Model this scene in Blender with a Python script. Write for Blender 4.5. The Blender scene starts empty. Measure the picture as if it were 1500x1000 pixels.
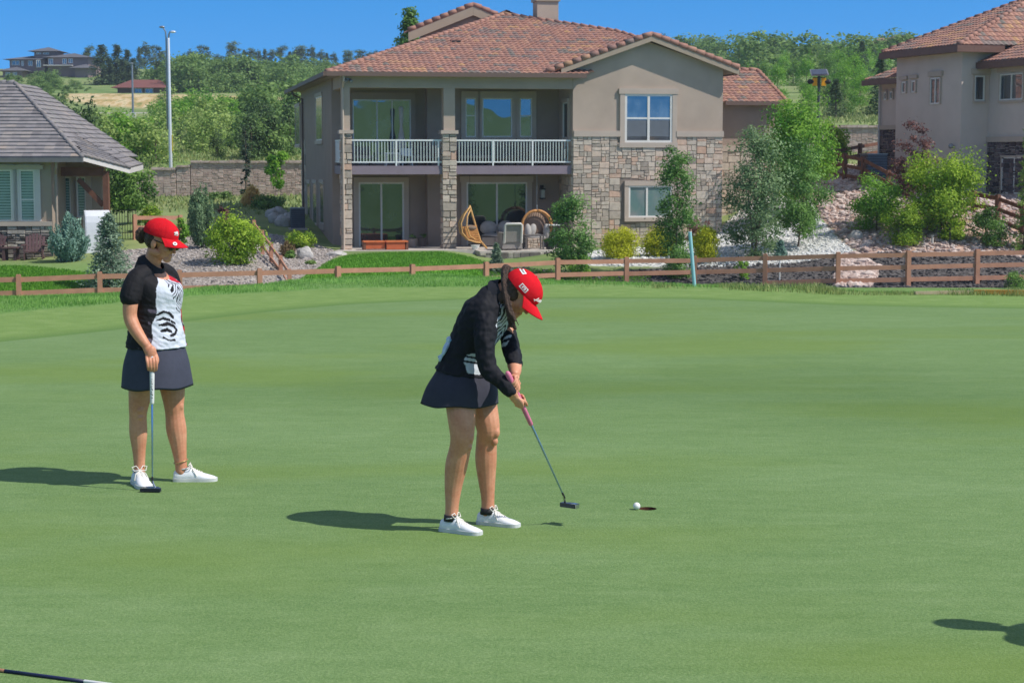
import bpy, bmesh, math, random
import numpy as np
from mathutils import Vector, Matrix, noise as mnoise

R = math.radians
scene = bpy.context.scene
COL = scene.collection
rnd = random.Random(7)

# ------------------------------------------------------------------ camera
F, HC, PITCH = 2700.0, 2.07, math.atan(272/2700.0)
cam = bpy.data.cameras.new('camera')
cam.sensor_width = 36.0
cam.lens = 36.0*F/1500.0
cam.clip_start = 0.1
cam.clip_end = 6000
cam.dof.use_dof = True; cam.dof.focus_distance = 10.9; cam.dof.aperture_fstop = 13.0
co = bpy.data.objects.new('camera', cam)
co.location = (0, 0, HC)
co.rotation_euler = (R(90)-PITCH, 0, 0)
COL.objects.link(co)
scene.camera = co

# ------------------------------------------------------------------ light
SUN_EL, SUN_AZ = R(49), R(19)          # sun on the right, a little to the camera's side
to_sun = Vector((math.cos(SUN_AZ)*math.cos(SUN_EL), -math.sin(SUN_AZ)*math.cos(SUN_EL), math.sin(SUN_EL)))
sl = bpy.data.lights.new('sun', 'SUN')
sl.energy = 4.5
sl.angle = R(0.53)
sl.color = (1.0, 0.95, 0.87)
so = bpy.data.objects.new('sun', sl)
so.location = (60, -20, 60)
so.rotation_euler = (-to_sun).to_track_quat('-Z', 'Y').to_euler()
COL.objects.link(so)
w = bpy.data.worlds.new('World')
scene.world = w
w.use_nodes = True
wn = w.node_tree
bg = wn.nodes['Background']
sky = wn.nodes.new('ShaderNodeTexSky')
sky.sky_type = 'NISHITA'
sky.sun_disc = False
sky.sun_elevation = SUN_EL
sky.sun_rotation = math.atan2(to_sun.x, to_sun.y)
sky.altitude = 2000
sky.air_density = 1.0
sky.dust_density = 0.0
sky.ozone_density = 4.0
stc = wn.nodes.new('ShaderNodeTexCoord'); smp = wn.nodes.new('ShaderNodeMapping')
smp.inputs['Location'].default_value = (0, 0, .16); smp.inputs['Scale'].default_value = (1, 1, 1.0)   # clear mountain air: deep blue down to the horizon
wn.links.new(stc.outputs['Generated'], smp.inputs['Vector']); wn.links.new(smp.outputs[0], sky.inputs['Vector'])
shs = wn.nodes.new('ShaderNodeHueSaturation'); shs.inputs['Saturation'].default_value = 1.3; shs.inputs['Value'].default_value = 1.44; shs.inputs['Hue'].default_value = .498
sxz = wn.nodes.new('ShaderNodeSeparateXYZ'); smr = wn.nodes.new('ShaderNodeMapRange')
smr.inputs[1].default_value = .12; smr.inputs[2].default_value = .4; smr.inputs[3].default_value = 1.36; smr.inputs[4].default_value = .62   # less saturated aloft all round, to grey the ambient light in shadows
wn.links.new(stc.outputs['Generated'], sxz.inputs[0]); wn.links.new(sxz.outputs[2], smr.inputs[0]); wn.links.new(smr.outputs[0], shs.inputs['Saturation'])
wn.links.new(sky.outputs[0], shs.inputs['Color']); wn.links.new(shs.outputs[0], bg.inputs[0])
bg.inputs[1].default_value = 0.13
scene.view_settings.view_transform = 'Standard'
scene.view_settings.look = 'None'
scene.view_settings.exposure = 0.0
scene.view_settings.gamma = 1.0
try:
    scene.cycles.use_denoising = True
    scene.cycles.max_bounces = 6
    scene.cycles.transparent_max_bounces = 12
except Exception:
    pass

# ------------------------------------------------------------------ pixel -> place
CT, ST = math.cos(PITCH), math.sin(PITCH)
def ray(px, py):
    xc = (px-750)/F; yc = (500-py)/F
    return Vector((xc, CT+yc*ST, -ST+yc*CT))
def P(px, py, Y):
    d = ray(px, py); t = Y/d.y
    return Vector((d.x*t, Y, HC+d.z*t))
def Gp(px, py):                        # on the level of the putting green
    d = ray(px, py); t = -HC/d.z
    return Vector((d.x*t, d.y*t, 0))
def topz(py, Y):
    return P(750, py, Y).z

# ------------------------------------------------------------------ terrain heights
_hill_l = [(112, 1.7), (150, 3.6), (200, 6.1), (222, 7.1), (231, 7.3), (240, 9.2), (252, 10.5), (266, 10.9), (300, 13.4), (330, 16.0), (380, 19.5), (430, 22), (520, 21), (650, 15), (3000, -20)]
_hill_r = [(112, 4.0), (130, 5.0), (160, 7.3), (220, 11.0), (300, 15.8), (420, 23.5), (520, 23), (650, 16), (3000, -20)]
_cols = {
 -900: (26.5, [(54, -2.45), (61.5, -1.62), (75, -1.6), (104, -.3), (107, -.2)], _hill_l),
 0:    (26.8, [(56, -2.45), (61.5, -1.62), (78, -1.58), (95, -1.0), (104, -.3), (107, -.2)], _hill_l),
 200:  (27.6, [(57, -2.45), (62, -1.6), (70, -1.1), (85, -.55), (104, -.3), (107, -.25)], _hill_l),
 320:  (29.0, [(57.2, -2.45), (61, -1.6), (65, -1.3), (75, -1.0), (90, -.5), (104, -.25), (107, -.25)], _hill_l),
 440:  (30.4, [(58, -2.3), (62, -1.95), (66, -1.8), (70, -1.7), (75, -1.5), (85, -.9), (104, -.2), (107, -.2)], _hill_l),
 520:  (31.2, [(59, -2.25), (63, -1.9), (66, -1.75), (69.5, -1.66), (78, -1.66), (104, -.2), (107, -.2)], _hill_l),
 640:  (31.8, [(60.5, -2.3), (64, -1.85), (67, -1.7), (71, -1.66), (80, -1.66), (104, 0), (107, 0)], _hill_l),
 740:  (31.2, [(62, -2.4), (66, -2.15), (69, -2.05), (72, -1.95), (80, -1.8), (104, .5), (107, .6)], _hill_l),
 850:  (30.2, [(63.2, -2.42), (65.8, -2.25), (67.5, -1.9), (70, -1.72), (73, -1.65), (80, -1.6), (104, 1), (107, 1.2)], _hill_r),
 950:  (29.8, [(64, -2.42), (66.2, -2.1), (67.6, -1.68), (72, -1.6), (80, -1.5), (104, 1.2), (107, 1.5)], _hill_r),
 1050: (29.2, [(64, -2.42), (66.2, -2.05), (67.6, -1.62), (71, -1.45), (76, -1.1), (82, -.3), (104, 1.7), (107, 1.9)], _hill_r),
 1150: (28.6, [(63.8, -2.42), (66.2, -1.95), (67.5, -1.65), (70, -1.3), (75, -.55), (80, .35), (86, 1.2), (104, 2.1), (107, 2.2)], _hill_r),
 1220: (28.2, [(63.5, -2.42), (66, -1.85), (67.3, -1.5), (70, -1.0), (75, -.1), (80, .85), (86, 1.4), (103, 2.1), (107, 2.2)], _hill_r),
 1300: (27.8, [(63.5, -2.42), (65.8, -1.8), (67, -1.35), (70, -.7), (75, .3), (82, 1.2), (103, 2.1), (107, 2.2)], _hill_r),
 1400: (27.6, [(63.8, -2.42), (66, -1.75), (67.5, -1.2), (70, -.3), (72, .25), (80, .7), (103, 1.8), (107, 2)], _hill_r),
 1520: (27.4, [(64.2, -2.42), (66.3, -1.8), (68, -1.2), (70.5, -.5), (73, .2), (80, .7), (103, 1.8), (107, 2)], _hill_r),
 2400: (27.0, [(64.5, -2.42), (66.5, -1.8), (68, -1.2), (70.5, -.5), (73, .2), (80, .7), (103, 1.8), (107, 2)], _hill_r),
}
_UK = np.array(sorted(_cols), float)
_YK = np.concatenate([np.arange(0, 120, .25), np.arange(120, 700, 2.0), np.arange(700, 3100, 50.)])
_TAB = []
for _u in sorted(_cols):
    _yc, _mid, _far = _cols[_u]
    _ys = [0, _yc, _yc+1.0, _yc+14]+[m[0] for m in _mid]+[f[0] for f in _far]
    _zs = [0, 0, -.06, -2.5]+[m[1] for m in _mid]+[f[1] for f in _far]
    _row = np.interp(_YK, _ys, _zs)
    _k = np.array([1, 2, 3, 2, 1.])/9
    _sm = np.convolve(np.pad(_row, 2, mode='edge'), _k, mode='valid')
    _TAB.append(_sm)
_TAB = np.array(_TAB)
def TZn(X, Y):
    X = np.asarray(X, float); Y = np.asarray(Y, float)
    Yc = np.clip(Y, 1.0, 3050)
    u = np.clip(750+F*X/np.maximum(Yc, 20), _UK[0], _UK[-1]-1e-3)
    iu = np.clip(np.searchsorted(_UK, u, side='right')-1, 0, len(_UK)-2)
    fu = (u-_UK[iu])/(_UK[iu+1]-_UK[iu]); fu = fu*fu*(3-2*fu)
    iy = np.clip(np.searchsorted(_YK, Yc, side='right')-1, 0, len(_YK)-2)
    fy = (Yc-_YK[iy])/(_YK[iy+1]-_YK[iy])
    a = _TAB[iu, iy]*(1-fy)+_TAB[iu, iy+1]*fy
    b = _TAB[iu+1, iy]*(1-fy)+_TAB[iu+1, iy+1]*fy
    z = a*(1-fu)+b*fu
    back = np.clip((-Y-12)/160.0, 0, 1)          # unseen rising ground behind the camera, shaped for the window reflections
    return z+back*back*(3-2*back)*(10+2.5*np.sin(X*.35)+2*np.sin(X*.83+1)+1.2*np.sin(X*1.9))
def TZ(x, y):
    return float(TZn(np.array([x]), np.array([y]))[0])
def at(px, Y):
    X = (px-750)/F*Y
    for _ in range(3):
        z = TZ(X, Y)
        X = (px-750)/F*(Y*CT-(z-HC)*ST)
    return Vector((X, Y, TZ(X, Y)))
def uy(pts):                                      # (column, distance) list -> ground XY array
    return np.array([((u-750)/F*y, y) for u, y in pts])
def sdf(poly, X, Y):                              # signed distance, inside positive
    poly = np.asarray(poly, float)
    d = np.full(X.shape, 1e9); ins = np.zeros(X.shape, bool)
    n = len(poly)
    for i in range(n):
        a = poly[i]; b = poly[(i+1) % n]
        e = b-a; L2 = max(e @ e, 1e-9)
        t = np.clip(((X-a[0])*e[0]+(Y-a[1])*e[1])/L2, 0, 1)
        d = np.minimum(d, np.hypot(X-a[0]-t*e[0], Y-a[1]-t*e[1]))
        c = ((a[1] <= Y) & (b[1] > Y)) | ((b[1] <= Y) & (a[1] > Y))
        if abs(e[1]) > 1e-9:
            xi = a[0]+(Y-a[1])/e[1]*e[0]
            ins ^= c & (X < xi)
    return np.where(ins, d, -d)

# ------------------------------------------------------------------ object helpers
def tag(o, label=None, cat=None, group=None, kind=None):
    if label: o['label'] = label
    if cat: o['category'] = cat
    if group: o['group'] = group
    if kind: o['kind'] = kind
    return o
def thing(name, label, cat, loc=(0, 0, 0), rz=0, group=None):
    o = bpy.data.objects.new(name, None)
    o.empty_display_size = .2
    COL.objects.link(o)
    o.location = loc; o.rotation_euler = (0, 0, rz)
    return tag(o, label, cat, group)
def link(name, me, parent=None):
    o = bpy.data.objects.new(name, me)
    COL.objects.link(o)
    if parent is not None: o.parent = parent
    return o
def dup(root, loc=None, rz=None, label=None, group=None):
    def cp(o, parent):
        c = o.copy(); COL.objects.link(c); c.parent = parent
        for ch in [x for x in bpy.data.objects if x.parent == o and x != c]:
            cp(ch, c)
        return c
    r = cp(root, None)
    if loc is not None: r.location = loc
    if rz is not None: r.rotation_euler = (0, 0, rz)
    if label: r['label'] = label
    if group: r['group'] = group
    return r

class MB:
    """collects shapes, then links them as ONE mesh object"""
    def __init__(s):
        s.v = []; s.f = []; s.t = []; s.m = []
    def add(s, vs, fs, tint=.5, mi=0):
        k = len(s.v)
        s.v.extend([tuple(x) for x in vs])
        for f in fs:
            s.f.append(tuple(i+k for i in f)); s.t.append(tint); s.m.append(mi)
    def box(s, a, b, M=None, tint=.5, mi=0, bev=0.0):
        x0, y0, z0 = a; x1, y1, z1 = b
        if x0 > x1: x0, x1 = x1, x0
        if y0 > y1: y0, y1 = y1, y0
        if z0 > z1: z0, z1 = z1, z0
        v = [(x0,y0,z0),(x1,y0,z0),(x1,y1,z0),(x0,y1,z0),(x0,y0,z1),(x1,y0,z1),(x1,y1,z1),(x0,y1,z1)]
        if M is not None: v = [M @ Vector(p) for p in v]
        s.add(v, [(0,3,2,1),(4,5,6,7),(0,1,5,4),(1,2,6,5),(2,3,7,6),(3,0,4,7)], tint, mi)
    def bar(s, p, q, wd, th, up=(0, 0, 1), tint=.5, mi=0):
        p = Vector(p); q = Vector(q); t = (q-p); L = t.length; t.normalize()
        up = Vector(up); sd = t.cross(up)
        if sd.length < 1e-4: sd = t.cross(Vector((1, 0, 0)))
        sd.normalize(); u = sd.cross(t)
        v = []
        for c in (p, q):
            for a, b in ((-1,-1),(1,-1),(1,1),(-1,1)):
                v.append(c+sd*a*wd/2+u*b*th/2)
        s.add(v, [(3,2,1,0),(4,5,6,7),(0,1,5,4),(1,2,6,5),(2,3,7,6),(3,0,4,7)], tint, mi)
    def tube(s, pts, ra, rb=None, n=12, ref=None, cap=True, tint=.5, mi=0):
        pts = [Vector(p) for p in pts]
        m = len(pts)
        ra = [ra]*m if not hasattr(ra, '__len__') else list(ra)
        rb = ra if rb is None else ([rb]*m if not hasattr(rb, '__len__') else list(rb))
        tans = []
        for i in range(m):
            t = pts[min(i+1, m-1)]-pts[max(i-1, 0)]
            tans.append(t.normalized() if t.length > 1e-9 else Vector((0, 0, 1)))
        rings = []
        pa = None
        for i in range(m):
            t = tans[i]
            a = Vector(ref) if ref is not None else (pa if pa is not None else (Vector((1, 0, 0)) if abs(t.x) < .9 else Vector((0, 1, 0))))
            a = a-t*a.dot(t)
            if a.length < 1e-5: a = t.orthogonal()
            a.normalize(); pa = a
            b = t.cross(a)
            rings.append((pts[i], a, b, ra[i], rb[i]))
        if cap:
            def ex(i, sgn):
                p, a, b, r1, r2 = rings[i]; t = tans[i]*sgn; r = min(r1, r2)
                o = [(p+t*r*.55, a, b, r1*.83, r2*.83), (p+t*r*.88, a, b, r1*.48, r2*.48), (p+t*r, a, b, r1*.06, r2*.06)]
                return o
            rings = ex(0, -1)[::-1]+rings+ex(m-1, 1)
        s.rings(rings, n, tint, mi)
    def rings(s, rings, n=16, tint=.5, mi=0, close=True):
        k = len(s.v)
        for p, a, b, r1, r2 in rings:
            for j in range(n):
                th = 2*math.pi*j/n
                s.v.append(tuple(Vector(p)+Vector(a)*(r1*math.cos(th))+Vector(b)*(r2*math.sin(th))))
        m = len(rings)
        for i in range(m-1):
            for j in range(n):
                s.f.append((k+i*n+j, k+i*n+(j+1) % n, k+(i+1)*n+(j+1) % n, k+(i+1)*n+j)); s.t.append(tint); s.m.append(mi)
        if close:
            s.f.append(tuple(k+j for j in range(n))[::-1]); s.t.append(tint); s.m.append(mi)
            s.f.append(tuple(k+(m-1)*n+j for j in range(n))); s.t.append(tint); s.m.append(mi)
    def ell(s, c, r, M=None, n=14, tint=.5, mi=0):
        c = Vector(c); M = M or Matrix.Identity(3)
        m = n//2+1; k = len(s.v)
        vs = []; fs = []
        for i in range(1, m):
            ph = math.pi*i/m
            for j in range(n):
                th = 2*math.pi*j/n
                vs.append(c+M @ Vector((r[0]*math.sin(ph)*math.cos(th), r[1]*math.sin(ph)*math.sin(th), r[2]*math.cos(ph))))
        vs.append(c+M @ Vector((0, 0, r[2]))); vs.append(c+M @ Vector((0, 0, -r[2])))
        T, B = len(vs)-2, len(vs)-1
        for i in range(m-2):
            for j in range(n):
                fs.append((i*n+j, (i+1)*n+j, (i+1)*n+(j+1) % n, i*n+(j+1) % n))
        for j in range(n):
            fs.append((T, j, (j+1) % n)); fs.append((B, (m-2)*n+(j+1) % n, (m-2)*n+j))
        s.add(vs, fs, tint, mi)
    def prism(s, poly, d, tint=.5, mi=0):            # poly: list of 3D points, extruded by vector d
        n = len(poly); d = Vector(d)
        v = [Vector(p) for p in poly]+[Vector(p)+d for p in poly]
        f = [tuple(range(n))[::-1], tuple(range(n, 2*n))]+[(i, (i+1) % n, n+(i+1) % n, n+i) for i in range(n)]
        s.add(v, f, tint, mi)
    def arr(s, V, Fq, T):
        k = len(s.v)
        s.v.extend(map(tuple, V.tolist())); s.f.extend([tuple(i+k for i in f) for f in Fq.tolist()]); s.t.extend(list(T)); s.m.extend([0]*len(Fq))
    def mesh(s, name, mats, smooth=False):
        me = bpy.data.meshes.new(name)
        me.from_pydata(s.v, [], s.f)
        for mt in (mats if isinstance(mats, (list, tuple)) else [mats]):
            me.materials.append(mt)
        at_ = me.attributes.new('tint', 'FLOAT', 'FACE')
        at_.data.foreach_set('value', np.array(s.t, np.float32))
        if any(s.m): me.polygons.foreach_set('material_index', np.array(s.m, np.int32))
        if smooth: me.polygons.foreach_set('use_smooth', np.ones(len(s.f), bool))
        me.update()
        return me
    def build(s, name, mats, parent=None, smooth=False, fix=False):
        me = s.mesh(name, mats, smooth)
        if fix: fixn(me)
        return link(name, me, parent)
def fixn(me):
    bm = bmesh.new(); bm.from_mesh(me)
    bmesh.ops.recalc_face_normals(bm, faces=bm.faces[:])
    bm.to_mesh(me); bm.free()

def cards(name, V, T, mat, parent=None):             # V: (n,4,3) leaf-sized faces
    n = len(V)
    me = bpy.data.meshes.new(name)
    me.vertices.add(n*4); me.vertices.foreach_set('co', V.reshape(-1).astype(np.float32))
    me.loops.add(n*4); me.loops.foreach_set('vertex_index', np.arange(n*4, dtype=np.int32))
    me.polygons.add(n)
    me.polygons.foreach_set('loop_start', np.arange(0, n*4, 4, dtype=np.int32))
    me.polygons.foreach_set('loop_total', np.full(n, 4, np.int32))
    me.update(calc_edges=True)
    a = me.attributes.new('tint', 'FLOAT', 'FACE'); a.data.foreach_set('value', T.astype(np.float32))
    me.materials.append(mat)
    return link(name, me, parent)

# ------------------------------------------------------------------ materials
class NT:
    def __init__(s, name):
        s.m = bpy.data.materials.new(name); s.m.use_nodes = True
        s.t = s.m.node_tree; s.n = s.t.nodes; s.l = s.t.links
        s.b = s.n['Principled BSDF']; s.out = s.n['Material Output']
    def node(s, ty, **kw):
        x = s.n.new(ty)
        for k, v in kw.items():
            if k.startswith('i_'): x.inputs[k[2:].replace('_', ' ')].default_value = v
            else: setattr(x, k, v)
        return x
    def noise(s, scale, detail=3, rough=.55, vec=None, dim='3D'):
        x = s.node('ShaderNodeTexNoise'); x.noise_dimensions = dim
        x.inputs['Scale'].default_value = scale; x.inputs['Detail'].default_value = detail; x.inputs['Roughness'].default_value = rough
        s.l.new(vec if vec is not None else s.coord(), x.inputs['Vector'])
        return x.outputs['Fac']
    def coord(s, scale=None, kind='Object'):
        tc = s.node('ShaderNodeTexCoord'); o = tc.outputs[kind]
        if scale is not None:
            mp = s.node('ShaderNodeMapping'); mp.inputs['Scale'].default_value = scale
            s.l.new(o, mp.inputs['Vector']); o = mp.outputs[0]
        return o
    def attr(s, name):
        x = s.node('ShaderNodeAttribute', attribute_name=name); return x
    def ramp(s, fac, stops, interp='LINEAR'):
        r = s.node('ShaderNodeValToRGB'); cr = r.color_ramp; cr.interpolation = interp
        while len(cr.elements) < len(stops): cr.elements.new(.5)
        for e, (p, c) in zip(cr.elements, stops):
            e.position = p; e.color = (c[0], c[1], c[2], 1)
        s.l.new(fac, r.inputs[0]); return r.outputs[0]
    def mix(s, fac, a, b, mode='MIX'):
        x = s.node('ShaderNodeMix', data_type='RGBA', blend_type=mode)
        for sock, v in ((x.inputs[0], fac), (x.inputs[6], a), (x.inputs[7], b)):
            if hasattr(v, 'links'): s.l.new(v, sock)
            elif isinstance(v, (int, float)): sock.default_value = v
            else: sock.default_value = (v[0], v[1], v[2], 1)
        return x.outputs[2]
    def math(s, op, a, b=None, clamp=False):
        x = s.node('ShaderNodeMath', operation=op, use_clamp=clamp)
        for i, v in enumerate((a, b)):
            if v is None: continue
            if hasattr(v, 'links'): s.l.new(v, x.inputs[i])
            else: x.inputs[i].default_value = v
        return x.outputs[0]
    def maprange(s, v, a, b, c=0., d=1.):
        x = s.node('ShaderNodeMapRange'); s.l.new(v, x.inputs[0])
        for i, q in zip((1, 2, 3, 4), (a, b, c, d)): x.inputs[i].default_value = q
        return x.outputs[0]
    def bump(s, h, strength=.3, dist=.02):
        x = s.node('ShaderNodeBump'); x.inputs['Strength'].default_value = strength; x.inputs['Distance'].default_value = dist
        s.l.new(h, x.inputs['Height']); s.l.new(x.outputs[0], s.b.inputs['Normal'])
    def base(s, c):
        if hasattr(c, 'links'): s.l.new(c, s.b.inputs['Base Color'])
        else: s.b.inputs['Base Color'].default_value = (c[0], c[1], c[2], 1)
    def fin(s, rough=.6, metal=0., spec=.5):
        s.b.inputs['Roughness'].default_value = rough; s.b.inputs['Metallic'].default_value = metal
        s.b.inputs['Specular IOR Level'].default_value = spec
        return s.m
def srgb(r, g, b):
    f = lambda c: (c/255/12.92 if c/255 <= .04045 else ((c/255+.055)/1.055)**2.4)
    return (f(r), f(g), f(b))
M = {}
def plain(name, c, rough=.6, metal=0, var=.12, scale=6, bump=0., bscale=60, spec=.4):
    t = NT(name)
    n = t.noise(scale, 4)
    lo = tuple(x*(1-var) for x in c); hi = tuple(min(1, x*(1+var)) for x in c)
    t.base(t.ramp(n, [(.3, lo), (.7, hi)]))
    if bump: t.bump(t.noise(bscale, 3), bump, .01)
    return t.fin(rough, metal, spec)
def leafmat(name, c1, c2, trans=.35, sc=1.2):
    t = NT(name)
    a = t.attr('tint').outputs['Fac']
    n = t.noise(sc, 2)
    f = t.math('ADD', t.math('MULTIPLY', a, .7), t.math('MULTIPLY', n, .4))
    c = t.ramp(f, [(.15, c1), (.85, c2)])
    t.base(c); t.fin(.55, 0, .25)
    tr = t.node('ShaderNodeBsdfTranslucent'); t.l.new(c, tr.inputs[0])
    mx = t.node('ShaderNodeMixShader'); mx.inputs[0].default_value = trans
    t.l.new(t.b.outputs[0], mx.inputs[1]); t.l.new(tr.outputs[0], mx.inputs[2]); t.l.new(mx.outputs[0], t.out.inputs[0])
    return t.m
def tinted(name, stops, rough=.8, nscale=12, nvar=.35, bump=.3, bscale=40):
    t = NT(name)
    a = t.attr('tint').outputs['Fac']
    c = t.ramp(a, stops)
    n = t.noise(nscale, 4)
    c = t.mix(1.0, c, t.ramp(n, [(.3, (1-nvar,)*3), (.7, (1.0,)*3)]), 'MULTIPLY')
    t.base(c)
    if bump: t.bump(t.noise(bscale, 3), bump, .01)
    return t.fin(rough, 0, .3)
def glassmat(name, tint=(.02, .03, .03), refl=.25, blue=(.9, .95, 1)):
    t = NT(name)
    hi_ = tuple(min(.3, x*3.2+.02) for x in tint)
    t.base(t.ramp(t.noise(1.0, 3, .6, t.coord((1, 1, .7))), [(.45, tint), (.68, hi_)])); t.fin(.25, 0, .3)  # pale blotches put into the base for reflected patches and the room behind
    n = t.noise(.8, 1)
    bp = t.node('ShaderNodeBump'); bp.inputs['Strength'].default_value = .1; bp.inputs['Distance'].default_value = .05
    t.l.new(n, bp.inputs['Height'])
    g = t.node('ShaderNodeBsdfGlossy'); g.inputs['Roughness'].default_value = .015; g.inputs[0].default_value = (*blue, 1)
    t.l.new(bp.outputs[0], g.inputs['Normal'])
    mx = t.node('ShaderNodeMixShader'); mx.inputs[0].default_value = refl
    t.l.new(t.b.outputs[0], mx.inputs[1]); t.l.new(g.outputs[0], mx.inputs[2]); t.l.new(mx.outputs[0], t.out.inputs[0])
    return t.m

M['wood_rail'] = plain('wood_rail', srgb(182, 132, 108), .8, 0, .14, 3, .3, 30)
M['wood_dark'] = plain('wood_dark', srgb(112, 76, 60), .8, 0, .2, 3, .3, 30)
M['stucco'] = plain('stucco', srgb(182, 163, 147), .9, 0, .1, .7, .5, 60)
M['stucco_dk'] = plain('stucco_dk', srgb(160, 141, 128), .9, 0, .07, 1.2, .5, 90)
M['stucco_pale'] = plain('stucco_pale', srgb(206, 192, 182), .9, 0, .05, 1.2, .5, 90)
M['trim'] = plain('trim', srgb(186, 170, 156), .7, 0, .05, 2)
M['trim_lt'] = plain('trim_lt', srgb(205, 200, 195), .6, 0, .04, 2)
M['fascia'] = plain('fascia', srgb(170, 152, 132), .6, 0, .05, 2)
M['fascia_dk'] = plain('fascia_dk', srgb(112, 92, 82), .6, 0, .06, 2)
M['slabedge'] = plain('slabedge', srgb(138, 124, 134), .6, 0, .06, 2)
M['white_metal'] = plain('white_metal', srgb(232, 234, 232), .4, 0, .03, 2)
M['vinyl'] = plain('vinyl', srgb(222, 218, 212), .45, 0, .03, 2)
M['concrete'] = plain('concrete', srgb(186, 178, 170), .85, 0, .12, 3, .3, 40)
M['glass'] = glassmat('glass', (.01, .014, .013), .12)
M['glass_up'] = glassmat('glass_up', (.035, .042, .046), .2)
M['dark'] = plain('dark', (.02, .02, .022), .6, 0, .1)
M['metal_grey'] = plain('metal_grey', srgb(150, 152, 156), .4, .6, .05)
M['steel'] = plain('steel', srgb(190, 192, 198), .22, 1, .03)
M['rock_pink'] = tinted('rock_pink', [(0, srgb(170, 148, 140)), (.5, srgb(204, 182, 172)), (1, srgb(224, 208, 200))], .9, 6, .3)
M['rock_white'] = tinted('rock_white', [(0, srgb(196, 196, 196)), (.5, srgb(226, 225, 222)), (1, srgb(242, 242, 238))], .9, 6, .2)
M['rock_grey'] = tinted('rock_grey', [(0, srgb(140, 134, 130)), (.5, srgb(178, 168, 162)), (1, srgb(204, 196, 190))], .9, 6, .3)
M['rock_dark'] = tinted('rock_dark', [(0, srgb(40, 40, 44)), (.7, srgb(76, 74, 76)), (1, srgb(120, 116, 114))], .9, 6, .3)
M['stone'] = tinted('stone', [(0, srgb(164, 152, 140)), (.25, srgb(192, 178, 163)), (.65, srgb(212, 198, 182)), (.85, srgb(218, 194, 175)), (1, srgb(208, 172, 149))], .9, 7, .25, .6, 25)
M['stone_ledge'] = tinted('stone_ledge', [(0, srgb(92, 84, 82)), (.5, srgb(150, 142, 136)), (1, srgb(204, 194, 180))], .9, 7, .35, .6, 25)
M['stone_dark'] = tinted('stone_dark', [(0, srgb(66, 58, 62)), (.5, srgb(108, 94, 96)), (1, srgb(142, 124, 120))], .9, 7, .35, .6, 25)
M['stone_block'] = tinted('stone_block', [(0, srgb(202, 176, 164)), (.5, srgb(212, 187, 175)), (1, srgb(220, 198, 187))], .9, 3, .35, 1.0, 9)
M['mortar'] = plain('mortar', srgb(134, 122, 112), .95, 0, .15, 8)
M['tile'] = tinted('tile', [(0, srgb(122, 116, 108)), (.12, srgb(138, 122, 116)), (.25, srgb(150, 117, 108)), (.55, srgb(168, 124, 109)), (.8, srgb(178, 136, 117)), (1, srgb(186, 146, 108))], .8, 5, .2, .25, 50)
M['tile_grey'] = tinted('tile_grey', [(0, srgb(112, 108, 110)), (.5, srgb(140, 136, 138)), (.85, srgb(156, 148, 144)), (1, srgb(168, 154, 144))], .85, 5, .25, .25, 50)
# ================================================================== GROUND
gb_px = [(-60, 512), (0, 501), (93, 492), (200, 480), (275, 471), (340, 463), (411, 455), (513, 446), (600, 442), (690, 439), (850, 437.5), (1000, 438), (1110, 442), (1220, 447), (1350, 450), (1500, 452.5), (1600, 455)]
gback = [Gp(a, b) for a, b in gb_px]
green_poly = [(p.x, p.y) for p in gback]
xr, yr = green_poly[-1]; xl, yl = green_poly[0]
green_poly += [(xr+2.2, yr-2.5), (xr+3.0, 15), (xr+1, 8), (6.5, 3.2), (2.5, 1.3), (-2.5, 1.2), (-6.5, 3.4), (-8, 8.5), (xl-1.0, yl-3.5), (xl-.5, yl-.8)]
green_poly = np.array(green_poly)
REG = {
 'lawn': [uy([(-900, 54), (110, 56.6), (200, 57.2), (296, 57.3), (215, 58.6), (150, 60.6), (30, 61.8), (-900, 61)]),
          uy([(425, 59.5), (462, 64), (484, 67.4), (515, 69.6), (560, 70.9), (640, 71.4), (690, 70.8), (722, 69.3), (760, 67.6), (850, 66.2), (955, 65.7), (955, 64.3), (850, 63.8), (650, 60.4), (500, 58.2)])],
 'gravel': [uy([(192, 58.9), (150, 61), (160, 66), (255, 68), (262, 72), (330, 77), (428, 78), (478, 74), (505, 70.8), (486, 67.6), (463, 64.1), (425, 59.6), (296, 57.5)])],
 'white': [uy([(845, 67.5), (900, 67.0), (1000, 66.5), (1100, 66.5), (1190, 66.7), (1262, 66.7), (1226, 70), (1200, 74), (1190, 78), (1100, 82), (1060, 78), (1045, 74.5), (845, 72.5)])],
 'pink': [uy([(1262, 66.7), (1226, 70), (1200, 74), (1190, 78), (1186, 90), (1290, 92), (1345, 84), (1400, 76), (1800, 76), (1800, 66.8)]), uy([(1222, 63.2), (1275, 63.2), (1290, 65.5), (1250, 67.2), (1225, 66.9)])],
 'mulch': [uy([(770, 62.2), (850, 63), (950, 63.6), (1100, 63.4), (1230, 62.9), (1800, 62.9), (1800, 67), (1262, 66.9), (1000, 66.8), (905, 66.4), (850, 66.3), (790, 67.2), (745, 68.9), (710, 70), (700, 66)]),],
 'bank': [uy([(105, 240), (150, 236), (262, 233), (330, 234), (420, 233), (425, 244), (330, 247), (262, 250), (150, 253), (95, 252)])],
 'road': [uy([(-700, 221), (100, 223), (250, 224), (430, 225), (700, 226), (700, 231), (430, 230.4), (250, 229.6), (100, 229), (-700, 227)])],
}
Ys = np.concatenate([np.array([-400, -250, -160, -120, -90, -60, -40, -25, -14, -7, -2]), np.arange(1, 20, .5), np.arange(20, 34, .2), np.arange(34, 50, .8), np.arange(50, 90, .3), np.arange(90, 112, .5), np.arange(112, 260, 3), np.arange(260, 560, 9), np.array([560, 620, 720, 900, 1300, 2000, 3000])])
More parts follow.
